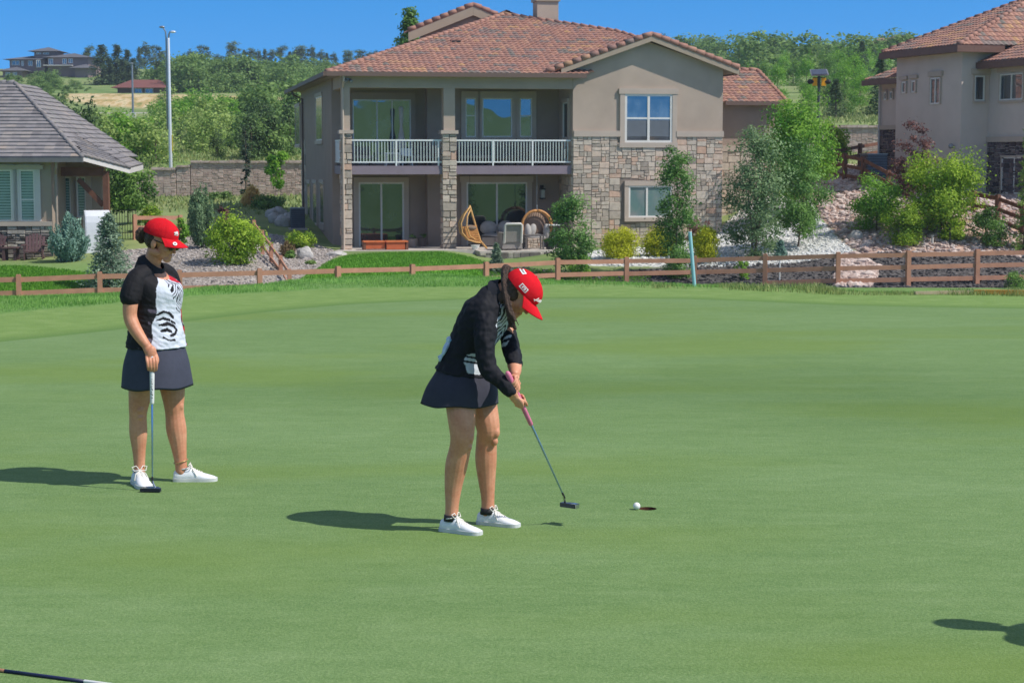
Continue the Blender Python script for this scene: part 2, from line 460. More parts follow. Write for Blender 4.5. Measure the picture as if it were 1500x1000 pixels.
Us = np.concatenate([np.array([-9000, -5000, -3000, -1900, -1300, -900, -600, -400, -250, -150]), np.arange(-80, 1600, 7), np.array([1640, 1720, 1850, 2000, 2300, 2800, 3600, 5000, 7000, 10000])])
UU, YY = np.meshgrid(Us, Ys)
XX = (UU-750)/F*np.maximum(YY, 22)
ZZ = TZn(XX, YY)
dg = sdf(green_poly, XX, YY)
sm = np.clip((dg-.35)/1.2, 0, 1)
ZZ = ZZ-.35*sm*sm*(3-2*sm)
rough_z = np.where((dg < -2.0) & (YY > 10) & (YY < 30) & (YY > 0), .015*np.sin(XX*1.7)*np.cos(YY*1.3), 0)
ZZ = ZZ+rough_z
ny, nx = XX.shape
me = bpy.data.meshes.new('ground')
idx = np.arange(nx*ny).reshape(ny, nx)
q = np.stack([idx[:-1, :-1], idx[:-1, 1:], idx[1:, 1:], idx[1:, :-1]], -1).reshape(-1, 4)
me.vertices.add(nx*ny); me.vertices.foreach_set('co', np.stack([XX, YY, ZZ], -1).reshape(-1).astype(np.float32))
me.loops.add(len(q)*4); me.loops.foreach_set('vertex_index', q.reshape(-1).astype(np.int32))
me.polygons.add(len(q)); me.polygons.foreach_set('loop_start', np.arange(0, len(q)*4, 4, dtype=np.int32)); me.polygons.foreach_set('loop_total', np.full(len(q), 4, np.int32))
me.polygons.foreach_set('use_smooth', np.ones(len(q), bool))
me.update(calc_edges=True)
def put(name, arr):
    a = me.attributes.new(name, 'FLOAT', 'POINT'); a.data.foreach_set('value', np.clip(arr, -6, 6).reshape(-1).astype(np.float32))
put('d_green', dg)
DREG = {}
for k, polys in REG.items():
    d = np.max([sdf(p, XX, YY) for p in polys], axis=0); DREG[k] = d
    put('d_'+k, d)
t = NT('ground_cover')
co_ = t.coord()
n1 = t.noise(.35, 4, .6); n2 = t.noise(3.0, 4, .6); n3 = t.noise(40, 3, .6); n4 = t.noise(.06, 4, .6)
roughc = t.ramp(n2, [(.25, srgb(88, 122, 60)), (.55, srgb(108, 146, 78)), (.8, srgb(128, 160, 92))])
roughc = t.mix(.45, roughc, t.ramp(n3, [(.3, srgb(70, 104, 48)), (.7, srgb(136, 166, 98))]))
hillc = t.ramp(n1, [(.2, srgb(82, 108, 62)), (.5, srgb(112, 136, 80)), (.7, srgb(136, 152, 96)), (.85, srgb(164, 160, 112))])
hillc = t.mix(t.ramp(n4, [(.4, (0, 0, 0)), (.65, (.6, .6, .6))]), hillc, srgb(158, 158, 112))
sep = t.node('ShaderNodeSeparateXYZ'); t.l.new(co_, sep.inputs[0])
c = t.mix(t.maprange(sep.outputs[1], 60, 66), roughc, hillc)
edge = t.math('MULTIPLY', t.math('SUBTRACT', n2, .5), 1.0)
def region(c, name, col, w=.12, amp=.5):
    d = t.attr('d_'+name).outputs['Fac']
    e = t.math('ADD', d, t.math('MULTIPLY', edge, amp))
    return t.mix(t.maprange(e, -w, w), c, col)
# closely mown collar round the green
fr = t.ramp(n2, [(.2, srgb(98, 128, 60)), (.5, srgb(114, 142, 74)), (.8, srgb(136, 158, 94))])
fr = t.mix(.3, fr, t.ramp(n3, [(.3, srgb(88, 122, 62)), (.7, srgb(146, 168, 108))]))
dge = t.math('ADD', t.attr('d_green').outputs['Fac'], t.math('MULTIPLY', edge, .35))
c = t.mix(t.maprange(dge, -2.9, -2.6), c, fr)
c = t.mix(t.maprange(dge, -.6, .1), c, srgb(88, 120, 62))
lawnc = t.ramp(n2, [(.2, srgb(78, 126, 38)), (.5, srgb(96, 150, 50)), (.8, srgb(114, 164, 64))])
c = region(c, 'lawn', lawnc, .06, .2)
def stones(c1, c2, c3, sc):
    v = t.node('ShaderNodeTexVoronoi'); v.inputs['Scale'].default_value = sc*1.6; t.l.new(co_, v.inputs['Vector'])
    s = t.node('ShaderNodeSeparateColor'); t.l.new(v.outputs['Color'], s.inputs[0])
    b = t.ramp(s.outputs[0], [(0, c1), (.5, c2), (1, c3)])
    return t.mix(t.ramp(v.outputs['Distance'], [(.45, (0, 0, 0)), (.9, (.3, .3, .3))]), b, tuple(x*.45 for x in c1))
c = region(c, 'gravel', stones(srgb(120, 112, 106), srgb(158, 148, 140), srgb(186, 178, 170), 9), .1)
c = region(c, 'white', stones(srgb(166, 166, 164), srgb(206, 205, 202), srgb(230, 230, 226), 9), .1)
c = region(c, 'pink', stones(srgb(146, 116, 102), srgb(188, 156, 140), srgb(210, 184, 170), 5), .1)
c = region(c, 'mulch', stones(srgb(52, 50, 52), srgb(84, 80, 80), srgb(116, 112, 110), 9), .1, .3)
bk = t.ramp(t.noise(.5, 5, .65, t.coord((1, .4, .5))), [(.36, srgb(128, 132, 80)), (.46, srgb(186, 160, 112)), (.56, srgb(206, 188, 152)), (.64, srgb(150, 146, 96))])
c = region(c, 'bank', bk, 1.0, 3.0)
c = region(c, 'road', srgb(176, 172, 160), .3, .2)
t.base(c); t.bump(n3, .5, .03)
gm = t.fin(.95, 0, .15)
me.materials.append(gm)
tag(link('ground', me), kind='structure')

# putting green: one flat sheet with the cup cut out of it
HOLE = Gp(948.5, 745.5)
bm = bmesh.new()
ring = [bm.verts.new((x, y, .004)) for x, y in green_poly]
es = [bm.edges.new((ring[i], ring[(i+1) % len(ring)])) for i in range(len(ring))]
hr = [bm.verts.new((HOLE.x+.054*math.cos(a*math.pi/16), HOLE.y+.054*math.sin(a*math.pi/16), .004)) for a in range(32)]
es += [bm.edges.new((hr[i], hr[(i+1) % 32])) for i in range(32)]
bmesh.ops.triangle_fill(bm, use_beauty=True, edges=es)
bmesh.ops.recalc_face_normals(bm, faces=bm.faces[:])
if sum(f.normal.z for f in bm.faces) < 0:
    bmesh.ops.reverse_faces(bm, faces=bm.faces[:])
me = bpy.data.meshes.new('putting_green'); bm.to_mesh(me); bm.free()
t = NT('putting_turf')
a1 = t.noise(.45, 4, .6, t.coord((.6, 1.1, 1))); a2 = t.noise(2.6, 4, .65, t.coord((.5, 1.4, 1))); a3 = t.noise(75, 3, .7); a4 = t.noise(260, 2, .6); a5 = t.noise(11, 4, .65, t.coord((.45, 1.2, 1)))
c = t.ramp(a1, [(.36, srgb(78, 110, 52)), (.5, srgb(101, 128, 70)), (.64, srgb(128, 153, 106))])
c = t.mix(.45, c, t.ramp(a2, [(.36, srgb(72, 102, 43)), (.5, srgb(101, 128, 68)), (.66, srgb(139, 157, 110))]))
c = t.mix(.4, c, t.ramp(a5, [(.3, srgb(80, 110, 50)), (.7, srgb(140, 160, 106))]))
c = t.mix(.42, c, t.ramp(a3, [(.32, srgb(66, 104, 54)), (.5, srgb(108, 144, 86)), (.7, srgb(160, 182, 126))]))
c = t.mix(.22, c, t.ramp(a4, [(.35, srgb(64, 98, 50)), (.65, srgb(150, 176, 120))]))
a6 = t.noise(.3, 3, .5, t.coord((.55, 1.3, 1))); c = t.mix(t.ramp(a6, [(.5, (0, 0, 0)), (.64, (.45, .45, .45))]), c, srgb(112, 136, 52))
bd_ = t.node('ShaderNodeMapping'); bd_.vector_type = 'POINT'; bd_.inputs['Scale'].default_value = (1/5.5, 1/3.2, 1); bd_.inputs['Location'].default_value = (-2.2/5.5, -16.2/3.2, 0)
t.l.new(t.coord(), bd_.inputs['Vector']); ln_ = t.node('ShaderNodeVectorMath', operation='LENGTH'); t.l.new(bd_.outputs[0], ln_.inputs[0])
dn_ = t.math('ADD', ln_.outputs['Value'], t.math('MULTIPLY', t.math('SUBTRACT', t.noise(.22, 3, .6, t.coord((.6, 1.2, 1))), .5), 2.6))
c = t.mix(1.0, c, t.ramp(dn_, [(.1, (.74, .78, .72)), (.95, (.95, .95, .94))]), 'MULTIPLY')      # darker turf in the middle of the green
t.base(c); t.bump(a3, .55, .012)
me.materials.append(t.fin(.85, 0, .2))
tag(link('putting_green', me), kind='structure')
# the cup
hole = thing('golf_hole', 'empty golf hole with a brown earth rim, just right of the white ball', 'golf hole', (HOLE.x, HOLE.y, 0))
mb = MB()
n = 32
def cupring(r, z): return [(r*math.cos(2*math.pi*i/n), r*math.sin(2*math.pi*i/n), z) for i in range(n)]
def cyl_in(mb, r, z0, z1):
    a, b = cupring(r, z0), cupring(r, z1)
    mb.add(a+b, [(i, n+i, n+(i+1) % n, (i+1) % n) for i in range(n)])
cyl_in(mb, .0539, .0035, -.05)
mb.build('earth_rim', plain('earth', srgb(84, 52, 34), .9, 0, .25, 60), hole)
mb = MB(); cyl_in(mb, .0536, -.05, -.15); mb.add(cupring(.0536, -.15), [tuple(range(n))])
mb.build('cup_liner', M['white_metal'], hole)

# grass blades of the rough strip and the tufts along the fence (uncountable: one object)
rs = np.random.RandomState(3)
def blades(X, Y, Z, L, wd, lean=.5):
    n = len(X)
    an = rs.uniform(0, 2*np.pi, n); ln = L*rs.uniform(.6, 1.25, n)
    la = rs.uniform(0, 2*np.pi, n); le = lean*rs.uniform(.1, 1, n)*ln
    dx, dy = np.cos(an)*wd/2, np.sin(an)*wd/2
    V = np.zeros((n, 4, 3))
    V[:, 0] = np.stack([X-dx, Y-dy, Z-.01], -1); V[:, 1] = np.stack([X+dx, Y+dy, Z-.01], -1)
    tx, ty = X+np.cos(la)*le, Y+np.sin(la)*le
    V[:, 2] = np.stack([tx+dx*.35, ty+dy*.35, Z+ln], -1); V[:, 3] = np.stack([tx-dx*.35, ty-dy*.35, Z+ln], -1)
    return V
N = 190000
Yb = rs.uniform(19, 34.5, N); ub = rs.uniform(-60, 1560, N); Xb = (ub-750)/F*Yb
d = sdf(green_poly, Xb, Yb)
yc = np.interp(ub, sorted(_cols), [_cols[k][0] for k in sorted(_cols)])
k = (d < -2.8) & (Yb < yc+2.2)
Xb, Yb, db = Xb[k], Yb[k], d[k]
clump = np.array([mnoise.noise(Vector((x*.9, y*.9, 0))) for x, y in zip(Xb, Yb)])
L = .035+.022*clump+.004*np.clip(-db-3.0, 0, 3)
V = blades(Xb, Yb, TZn(Xb, Yb), np.clip(L, .02, .08), .012)
M['blade'] = leafmat('blade', srgb(98, 148, 64), srgb(156, 198, 106), .42, .8)
tag(cards('rough_grass', V, np.clip(.5+.8*clump+rs.uniform(-.25, .25, len(Xb)), 0, 1), M['blade']), kind='stuff')
N = 26000
ub = rs.uniform(840, 1560, N); Yb = np.interp(ub, [840, 950, 1100, 1230, 1560], [29.5, 29.6, 28.9, 28.0, 27.8])+rs.uniform(-.6, 2.5, N); Xb = (ub-750)/F*Yb
cl = np.array([mnoise.noise(Vector((x*1.3, y*.5, 3))) for x, y in zip(Xb, Yb)])
pk = np.exp(-((ub-1140)/55)**2)*.9+np.exp(-((ub-1200)/30)**2)*.5+np.exp(-((ub-1410)/40)**2)*.5+np.exp(-((ub-1490)/25)**2)*.9
k = rs.uniform(0, 1, N) < np.clip(.15+cl*.9+pk*.5, 0.02, 1)
Xb, Yb, pk, cl = Xb[k], Yb[k], pk[k], cl[k]
V = blades(Xb, Yb, TZn(Xb, Yb), .045+.13*pk*(.5+cl.clip(0, 1)), .013, .7)
M['weed'] = leafmat('weed', srgb(96, 128, 62), srgb(170, 176, 112), .3, .8)
tag(cards('tall_weeds', V, rs.uniform(0, 1, len(Xb)), M['weed']), kind='stuff')
# short lawn blades on the bright lawns
LV = []; LT = []
for poly in REG['lawn']:
    lo, hi = poly.min(0), poly.max(0)
    X = rs.uniform(max(lo[0], -18), min(hi[0], 9), 60000); Y = rs.uniform(lo[1], hi[1], 60000)
    k = sdf(poly, X, Y) > .02
    X, Y = X[k], Y[k]
    LV.append(blades(X, Y, TZn(X, Y), .06, .03)); LT.append(rs.uniform(0, 1, len(X)))
M['lawnblade'] = leafmat('lawnblade', srgb(76, 130, 34), srgb(118, 168, 62), .3, .8)
tag(cards('lawn_grass', np.concatenate(LV), np.concatenate(LT), M['lawnblade']), kind='stuff')
# hillside meadow tufts
N = 30000
ub = np.where(rs.uniform(0, 1, N) < .75, rs.uniform(120, 460, N), rs.uniform(1170, 1310, N)); Yb = 86+(rs.uniform(0, 1, N)**.7)*105; Xb = (ub-750)/F*Yb
k = (np.max([sdf(p, Xb, Yb) for p in REG['road']], axis=0) < -.5) & ((Yb < 104.5) | (Yb > 108.5))
Xb, Yb = Xb[k], Yb[k]
V = blades(Xb, Yb, TZn(Xb, Yb), .22*(.4+Yb/250), .1, 1.0)
M['meadow'] = leafmat('meadow', srgb(104, 134, 70), srgb(166, 170, 112), .3, .1)
tag(cards('meadow_grass', V, rs.uniform(0, 1, len(Xb)), M['meadow']), kind='stuff')

# loose stones on the beds
ico = bmesh.new(); bmesh.ops.create_icosphere(ico, subdivisions=1, radius=1)
IV = np.array([v.co[:] for v in ico.verts]); IF = [tuple(v.index for v in f.verts) for f in ico.faces]; ico.free()
def scatter(name, polys, n, size, mat, xr=(-20, 22), skip=None, flat=.65, mind=.05):
    Vs = []; Fs = []; Ts = []
    for poly in polys:
        lo, hi = poly.min(0), poly.max(0)
        lo = np.maximum(lo, [xr[0], 0]); hi = np.minimum(hi, [xr[1], 400])
        X = rs.uniform(lo[0], hi[0], n); Y = rs.uniform(lo[1], hi[1], n)
        k = sdf(poly, X, Y) > mind
        X, Y = X[k], Y[k]
        Z = TZn(X, Y)
        for x, y, z in zip(X, Y, Z):
            s = size*math.exp(rs.normal(0, .35))
            sc = np.array([s*rs.uniform(.8, 1.3), s*rs.uniform(.8, 1.3), s*flat*rs.uniform(.8, 1.2)])
            a = rs.uniform(0, 6.28); ca, sa = math.cos(a), math.sin(a)
            v = IV*(1+rs.uniform(-.18, .18, (len(IV), 1)))*sc
            v = np.stack([v[:, 0]*ca-v[:, 1]*sa+x, v[:, 0]*sa+v[:, 1]*ca+y, v[:, 2]+z+s*flat*.35], -1)
            k0 = len(Vs)*len(IV)
            Vs.append(v); Fs.extend([tuple(i+k0 for i in f) for f in IF]); Ts.extend([rs.uniform(0, 1)]*len(IF))
    m = bpy.data.meshes.new(name); m.from_pydata(np.concatenate(Vs).tolist(), [], Fs)
    a = m.attributes.new('tint', 'FLOAT', 'FACE'); a.data.foreach_set('value', np.array(Ts, np.float32))
    m.materials.append(mat)
    return tag(link(name, m), kind='stuff')
scatter('pink_cobbles', REG['pink'], 9500, .075, M['rock_pink'])
scatter('white_gravel', REG['white'], 11000, .038, M['rock_white'], (1, 20))
scatter('grey_gravel', REG['gravel'], 9000, .034, M['rock_grey'], (-18, -5))
scatter('dark_mulch_stones', REG['mulch'], 5000, .042, M['rock_dark'], (0, 20))
# ================================================================== FENCES
def fence(name, label, pts, offs, mat, pw=.15, rh=.15, cap=True, group=None):
    """pts: (x, y, ztop, zbase)"""
    o = Vector((pts[0][0], pts[0][1], pts[0][3]))
    root = thing(name, label, 'fence', o, 0, group)
    for i, (x, y, zt, zb) in enumerate(pts):
        mb = MB(); j = min(i, len(pts)-2)
        a = math.atan2(pts[j+1][1]-pts[j][1], pts[j+1][0]-pts[j][0])
        Mx = Matrix.Translation(Vector((x, y, 0))-Vector((o.x, o.y, o.z))) @ Matrix.Rotation(a, 4, 'Z')
        mb.box((-pw/2, -pw/2, zb-.25), (pw/2, pw/2, zt-.02), Mx, rnd.random())
        mb.box((-pw/2+.012, -pw/2+.012, zt-.021), (pw/2-.012, pw/2-.012, zt), Mx, rnd.random())
        mb.build('post', mat, root)
    for i in range(len(pts)-1):
        a, b = pts[i], pts[i+1]
        for of in offs:
            pa = Vector((a[0], a[1], a[2]-of))-o; pb = Vector((b[0], b[1], b[2]-of))-o
            if min(a[2]-of-a[3], b[2]-of-b[3]) < -.02: continue
            d = (pb-pa).normalized()
            jx = Vector((0, 0, rnd.uniform(-.012, .012)))
            mb = MB(); mb.bar(pa+d*pw*.5+jx, pb-d*pw*.5-jx, .04, rh)
            mb.build('rail', mat, root)
    return root
fp = [(-95, 405, 55.7), (27, 402, 56.0), (146, 398, 56.5), (263, 395.5, 57.0), (380, 393, 57.6), (495, 390, 58.5), (604, 387, 60), (712, 383.5, 61.5), (817, 378, 63), (918, 376.5, 64), (1018, 375, 64.3), (1121, 372, 64), (1228, 369, 63.5), (1331, 367, 63.5), (1432, 365, 64), (1536, 363, 64.5)]
pts = []
for px, py, Y in fp:
    p = P(px, py, Y); pts.append((p.x, p.y, p.z, TZ(p.x, p.y)))
fence('rail_fence', 'long brown split rail fence along the far edge of the putting green', pts, (.15, .57, 1.0), M['wood_rail'])
def fence_px(label, lst, offs, mat=None, hgt=1.25, **kw):
    pts = []
    for px, py, Y in lst:
        p = P(px, py, Y); pts.append((p.x, p.y, p.z, min(TZ(p.x, p.y), p.z-hgt*.8)))
    return fence('rail_fence', label, pts, offs, mat or M['wood_rail'], **kw)
fence_px('brown rail fence running steeply down beside the lime shrub left of the stone house', [(372, 322, 70), (384, 337, 67.5), (397, 355, 65), (411, 374, 62.5), (424, 394, 60)], (.15, .55), hgt=.95, pw=.13, rh=.12)
fence_px('short brown fence panel behind the left golfer\'s cap beside the black wire fence', [(197, 314, 70), (264, 315, 71)], (.12, .5, .9), pw=.14)
fence_px('dark brown rail fence on the rock slope running down from the bright green tree', [(1209, 219, 83), (1238, 224, 81.2), (1265, 229, 79.5), (1302, 249, 77), (1330, 262, 75.2)], (.15, .55, .97), M['wood_dark'], pw=.16)
fence_px('dark brown fence between the tree row and the pale house on the right', [(1209, 219.5, 83.4), (1260, 210, 86), (1292, 205, 88)], (.15, .55), M['wood_dark'], pw=.16)
fence_px('brown rail fence stepping down in front of the pale house at the right edge', [(1378, 275, 71.5), (1427, 279, 71), (1462, 285, 70.2), (1499, 299, 69), (1540, 314, 68)], (.15, .55, .97), M['wood_dark'], pw=.16)
# black wire fence panel
a, b = at(168, 70.5), at(199, 70.3)
wf = thing('wire_fence', 'black metal picket fence beside the white grill cover', 'fence', a)
mb = MB(); d = b-a
for z in (.25, 1.1): mb.bar(Vector((0, 0, z)), d+Vector((0, 0, z)), .03, .03)
for i in range(9):
    q = d*(i/8); mb.bar(q+Vector((0, 0, 0)), q+Vector((0, 0, 1.12)), .018, .018)
mb.build('picket_panel', M['dark'], wf)

# ================================================================== PLANTS
def rdir(n, r=rs):
    v = r.normal(size=(n, 3)); return v/np.linalg.norm(v, axis=1, keepdims=True)
def leafcards(C, Nrm, L, Wd, r=rs, along=None):
    """diamond leaf faces at C with normals about Nrm"""
    n = len(C)
    nn = Nrm+r.normal(size=(n, 3))*.65; nn /= np.linalg.norm(nn, axis=1, keepdims=True)
    a = along if along is not None else rdir(n, r)
    a = a-nn*np.sum(a*nn, 1, keepdims=True); a /= np.maximum(np.linalg.norm(a, axis=1, keepdims=True), 1e-6)
    b = np.cross(nn, a)
    l = (L*r.uniform(.65, 1.25, n))[:, None]/2; wd = (Wd*r.uniform(.7, 1.2, n))[:, None]/2
    V = np.stack([C-a*l, C+b*wd-a*l*.1, C+a*l, C-b*wd-a*l*.1], 1)
    return V
def crown_broad(H, Wd, z0, n, leaf, nc=26, cr=.2, r=rs, taper=0., airy=.5, Dp=None, lean=0):
    """clumps of leaves spread through an uneven crown"""
    Dp = Dp or Wd
    hz = (H-z0)/2; cz = z0+hz
    cs = []
    while len(cs) < nc:
        p = r.uniform(-1, 1, 3)
        m = np.linalg.norm(p)
        if m > 1 or (m < .45 and r.uniform() < .6): continue
        tp = 1-taper*(p[2]+1)/2
        cs.append([p[0]*Wd/2*.86*tp+lean*(p[2]+1), p[1]*Dp/2*.86*tp, cz+p[2]*hz*.98])
    cs = np.array(cs)
    rad = cr*Wd*r.uniform(.6, 1.3, nc)
    ci = r.randint(0, nc, n)
    d = rdir(n, r); rr = r.uniform(0, 1, n)**airy*np.where(r.uniform(0, 1, n) < .12, r.uniform(1.1, 1.6, n), 1)
    C = cs[ci]+d*(rad[ci]*rr)[:, None]*np.array([1, 1, .8])
    ctr = np.array([0, 0, cz])
    out = C-ctr; out /= np.maximum(np.linalg.norm(out, axis=1, keepdims=True), 1e-6)
    nrm = out*.5+d*.5+np.array([0, 0, .45])
    tint = np.clip(.5+.34*r.normal(size=nc)[ci]+.2*r.normal(size=n), 0, 1)
    C[:, 2] = np.maximum(C[:, 2], .04)
    return leafcards(C, nrm, leaf*r.uniform(.6, 1.35, n), leaf*.6, r), tint, cs
def crown_conifer(H, Wd, z0, n, leaf, r=rs, droop=.25, lev=18, power=.85):
    nb = n//14; Cs = []; Al = []; T = []
    for i in range(nb):
        h = r.uniform(0, 1)**1.15
        z = z0+(H-z0)*h
        rad = Wd/2*(1-h)**power*r.uniform(.65, 1.1)+.02*H
        an = r.uniform(0, 2*np.pi); tt = r.uniform(.25, 1, 14)
        dx, dy = np.cos(an), np.sin(an)
        off = r.normal(size=(14, 3))*.035*Wd
        pos = np.stack([dx*rad*tt, dy*rad*tt, z-droop*rad*tt**1.5+0*tt], -1)+off
        Cs.append(pos); Al.append(np.tile([dx, dy, -.15], (14, 1))+r.normal(size=(14, 3))*.5)
        T.append(np.clip(r.normal(.5, .22)+r.normal(size=14)*.12+.25*(tt-.6), 0, 1))
    C = np.concatenate(Cs); A = np.concatenate(Al); T = np.concatenate(T)
    k = C[:, 2] > .03; C, A, T = C[k], A[k], T[k]
    nrm = np.tile([0, 0, 1.], (len(C), 1))+C*np.array([1, 1, 0])*.5/max(Wd, .1)
    return leafcards(C, nrm, leaf, leaf*.38, r, A), T
def crown_juniper(H, Wd, n, leaf, r=rs, spread=.75, ns=60):
    """feathery strokes rising from the foot"""
    Cs = []; Al = []; T = []
    m = n//ns
    for i in range(ns):
        an = r.uniform(0, 2*np.pi); q = r.uniform(0, 1)**.6
        tip = np.array([np.cos(an)*Wd/2*q, np.sin(an)*Wd/2*q, H*(1-.55*q**2)*r.uniform(.75, 1.0)])
        b0 = tip*np.array([.2, .2, 0])
        tt = r.uniform(.12, 1, m)
        mid = b0+(tip-b0)*tt[:, None]+np.array([tip[0], tip[1], 0])*(np.sin(np.pi*tt)*.22)[:, None]
        C = mid+r.normal(size=(m, 3))*(.055*Wd*(1.15-tt*.8))[:, None]
        d = (tip-b0); d = d/np.linalg.norm(d)
        Cs.append(C); Al.append(d+r.normal(size=(m, 3))*.35); T.append(np.clip(r.normal(.45, .18)+.3*(tt-.5)+r.normal(size=m)*.1, 0, 1))
    C = np.concatenate(Cs); A = np.concatenate(Al); T = np.concatenate(T)
    C[:, 2] = np.maximum(C[:, 2], .03)
    nrm = C*np.array([1, 1, 0])/max(Wd, .1)+rdir(len(C), r)*.6+np.array([0, 0, .2])
    return leafcards(C, nrm, leaf, leaf*.3, r, A), T
def limbs(mb, H, top, r0, cs=None, nb=8, r=rs, multi=1, z0=.3):
    for k in range(multi):
        a = r.uniform(0, 6.28); sp = 0 if multi == 1 else .12*H*r.uniform(.4, 1)
        pts = [Vector((0.05*k*math.cos(a), 0.05*k*math.sin(a), -.1))]
        for i in range(1, 6):
            f = i/5
            pts.append(Vector((math.cos(a)*sp*f+r.normal()*.012*H*f, math.sin(a)*sp*f+r.normal()*.012*H*f, top*f)))
        mb.tube(pts, [r0*(1-.8*i/5) for i in range(6)], n=7)
        if cs is not None:
            for c in cs[r.permutation(len(cs))[:nb]]:
                c = Vector(c); f = max(.15, min(.9, (c.z/top)*.62)); i = int(f*5)
                s = pts[i].lerp(pts[min(i+1, 5)], f*5-i)
                m = s.lerp(c, .5)+Vector((0, 0, -.04*H*.3))
                mb.tube([s, m, c], [r0*.42, r0*.25, r0*.08], n=5)
M['bark'] = plain('bark', srgb(112, 98, 84), .9, 0, .25, 8, .5, 30)
M['bark_pale'] = plain('bark_pale', srgb(190, 184, 168), .85, 0, .2, 10, .4, 30)
LM = {
 'lime': leafmat('leaf_lime', srgb(98, 138, 38), srgb(178, 204, 70), .45),
 'bright': leafmat('leaf_bright', srgb(80, 136, 42), srgb(150, 194, 76), .45),
 'mid': leafmat('leaf_mid', srgb(70, 108, 48), srgb(130, 166, 82), .4),
 'aspen': leafmat('leaf_aspen', srgb(64, 108, 50), srgb(136, 176, 94), .4),
 'olive': leafmat('leaf_olive', srgb(78, 108, 66), srgb(152, 178, 128), .35),
 'yellow': leafmat('leaf_yellow', srgb(168, 178, 36), srgb(220, 222, 70), .45),
 'plum': leafmat('leaf_plum', srgb(84, 50, 52), srgb(150, 108, 98), .3),
 'oak': leafmat('leaf_oak', srgb(80, 114, 58), srgb(142, 170, 96), .4),
 'dark': leafmat('leaf_dark', srgb(54, 80, 48), srgb(106, 132, 78), .28),
 'willow': leafmat('leaf_willow', srgb(108, 142, 66), srgb(174, 194, 112), .4),
 'juniper': leafmat('needle_juniper', srgb(72, 104, 72), srgb(140, 166, 122), .25),
 'bluejun': leafmat('needle_bluejun', srgb(78, 116, 106), srgb(152, 186, 166), .25),
 'spruce': leafmat('needle_spruce', srgb(72, 98, 86), srgb(158, 180, 150), .25),
 'sprucedk': leafmat('needle_sprucedk', srgb(36, 54, 42), srgb(86, 106, 82), .2),
 'pine': leafmat('needle_pine', srgb(58, 80, 58), srgb(112, 132, 92), .25),
 'tan': leafmat('blade_tan', srgb(222, 184, 108), srgb(246, 222, 160), .45),
 'rust': leafmat('leaf_rust', srgb(110, 88, 66), srgb(150, 134, 96), .3),
}
def plant(name, label, cat, kind, px, Y, ytop, wpx, leaf='mid', n=2600, ls=.1, seed=None, group=None, dx=0, trunk=None, z0=None, nc=26, cr=.2, multi=1, ybase=None, parts=True, taper=0., airy=.5):
    r = np.random.RandomState(seed if seed is not None else int(px*7+Y))
    p = at(px, Y)
    if ybase is not None: p.z = max(p.z, topz(ybase, Y)) if name != 'x' else p.z
    H = topz(ytop, Y)-p.z
    W = wpx*Y/F*(1.12 if kind == 'broad' else 1.0)
    root = thing(name, label, cat, p, 0, group)
    mb = MB()
    if kind == 'broad':
        zz = z0-.12*H if z0 is not None else H*.05
        V, T, cs = crown_broad(H, W, zz, int(n*2.0), ls*1.12, nc, cr*1.12, r, taper, airy)
        limbs(mb, H, H*.72, trunk or max(.022, H*.009), cs, 9, r, multi)
        nm, tn = ('crown', 'trunk') if 'tree' in cat else ('foliage', 'stem')
        bk = M['bark']
    elif kind == 'conifer':
        V, T = crown_conifer(H, W, (z0 if z0 is not None else .03*H), int(n*1.6), ls*1.15, r)
        mb.tube([Vector((0, 0, -.1)), Vector((0, 0, H*.5)), Vector((0, 0, H*.96))], [trunk or H*.022, H*.013, H*.004], n=7)
        nm, tn = 'crown', 'trunk'; bk = M['bark']
    elif kind == 'juniper':
        V, T = crown_juniper(H, W, int(n*1.6), ls*1.1, r)
        mb.tube([Vector((0, 0, -.1)), Vector((0, 0, H*.55))], [trunk or H*.02, H*.008], n=6)
        nm, tn = 'foliage', 'stem'; bk = M['bark']
    cards(nm, V, T, LM[leaf], root)
    mb.build(tn, bk, root, smooth=True)
    return root
# --- left garden
plant('spruce_tree', 'young blue grey spruce with loose branches just behind the rail fence at left', 'tree', 'conifer', 161, 58.6, 316, 96, 'spruce', 4200, .12)
plant('juniper_bush', 'rounded blue green juniper beside the chair on the grey house patio', 'shrub', 'juniper', 100, 63.6, 306, 66, 'bluejun', 5200, .13)
plant('juniper_bush', 'tall upright green juniper behind the left golfer\'s cap brim', 'shrub', 'juniper', 297, 66.5, 264, 52, 'juniper', 5200, .13)
plant('lime_shrub', 'lime green leafy shrub beside the sloping fence left of the stone house', 'shrub', 'broad', 344, 62, 321, 82, 'lime', 3400, .1, z0=.05, nc=34)
plant('maple_tree', 'small dark green tree beside the timber post of the grey house', 'tree', 'broad', 188, 78, 243, 66, 'mid', 3000, .14, z0=.9, nc=28)
plant('sapling_tree', 'small round bright tree in front of the block wall beside the stone house', 'tree', 'broad', 411, 98, 220, 36, 'bright', 1500, .15, z0=1.0, nc=16)
plant('thin_tree', 'spindly young tree against the middle of the long block wall', 'tree', 'conifer', 361, 103, 188, 17, 'sprucedk', 500, .2)
plant('purple_shrub', 'dark purple shrub behind the lime green shrub', 'shrub', 'broad', 331, 72, 303, 24, 'plum', 600, .1, z0=.05, nc=12)
plant('flowering_shrub', 'yellow green flowering shrub behind the short fence panel', 'shrub', 'broad', 222, 74, 303, 44, 'lime', 1300, .1, z0=.05, nc=18)
plant('flowering_shrub', 'yellow green shrub right of the left golfer\'s cap brim', 'shrub', 'broad', 262, 68.5, 314, 34, 'bright', 900, .1, z0=.05, nc=14)
plant('low_shrub', 'low green shrub right of the tan grass tuft', 'shrub', 'broad', 396, 92, 286, 46, 'mid', 1200, .12, z0=.05, nc=16)
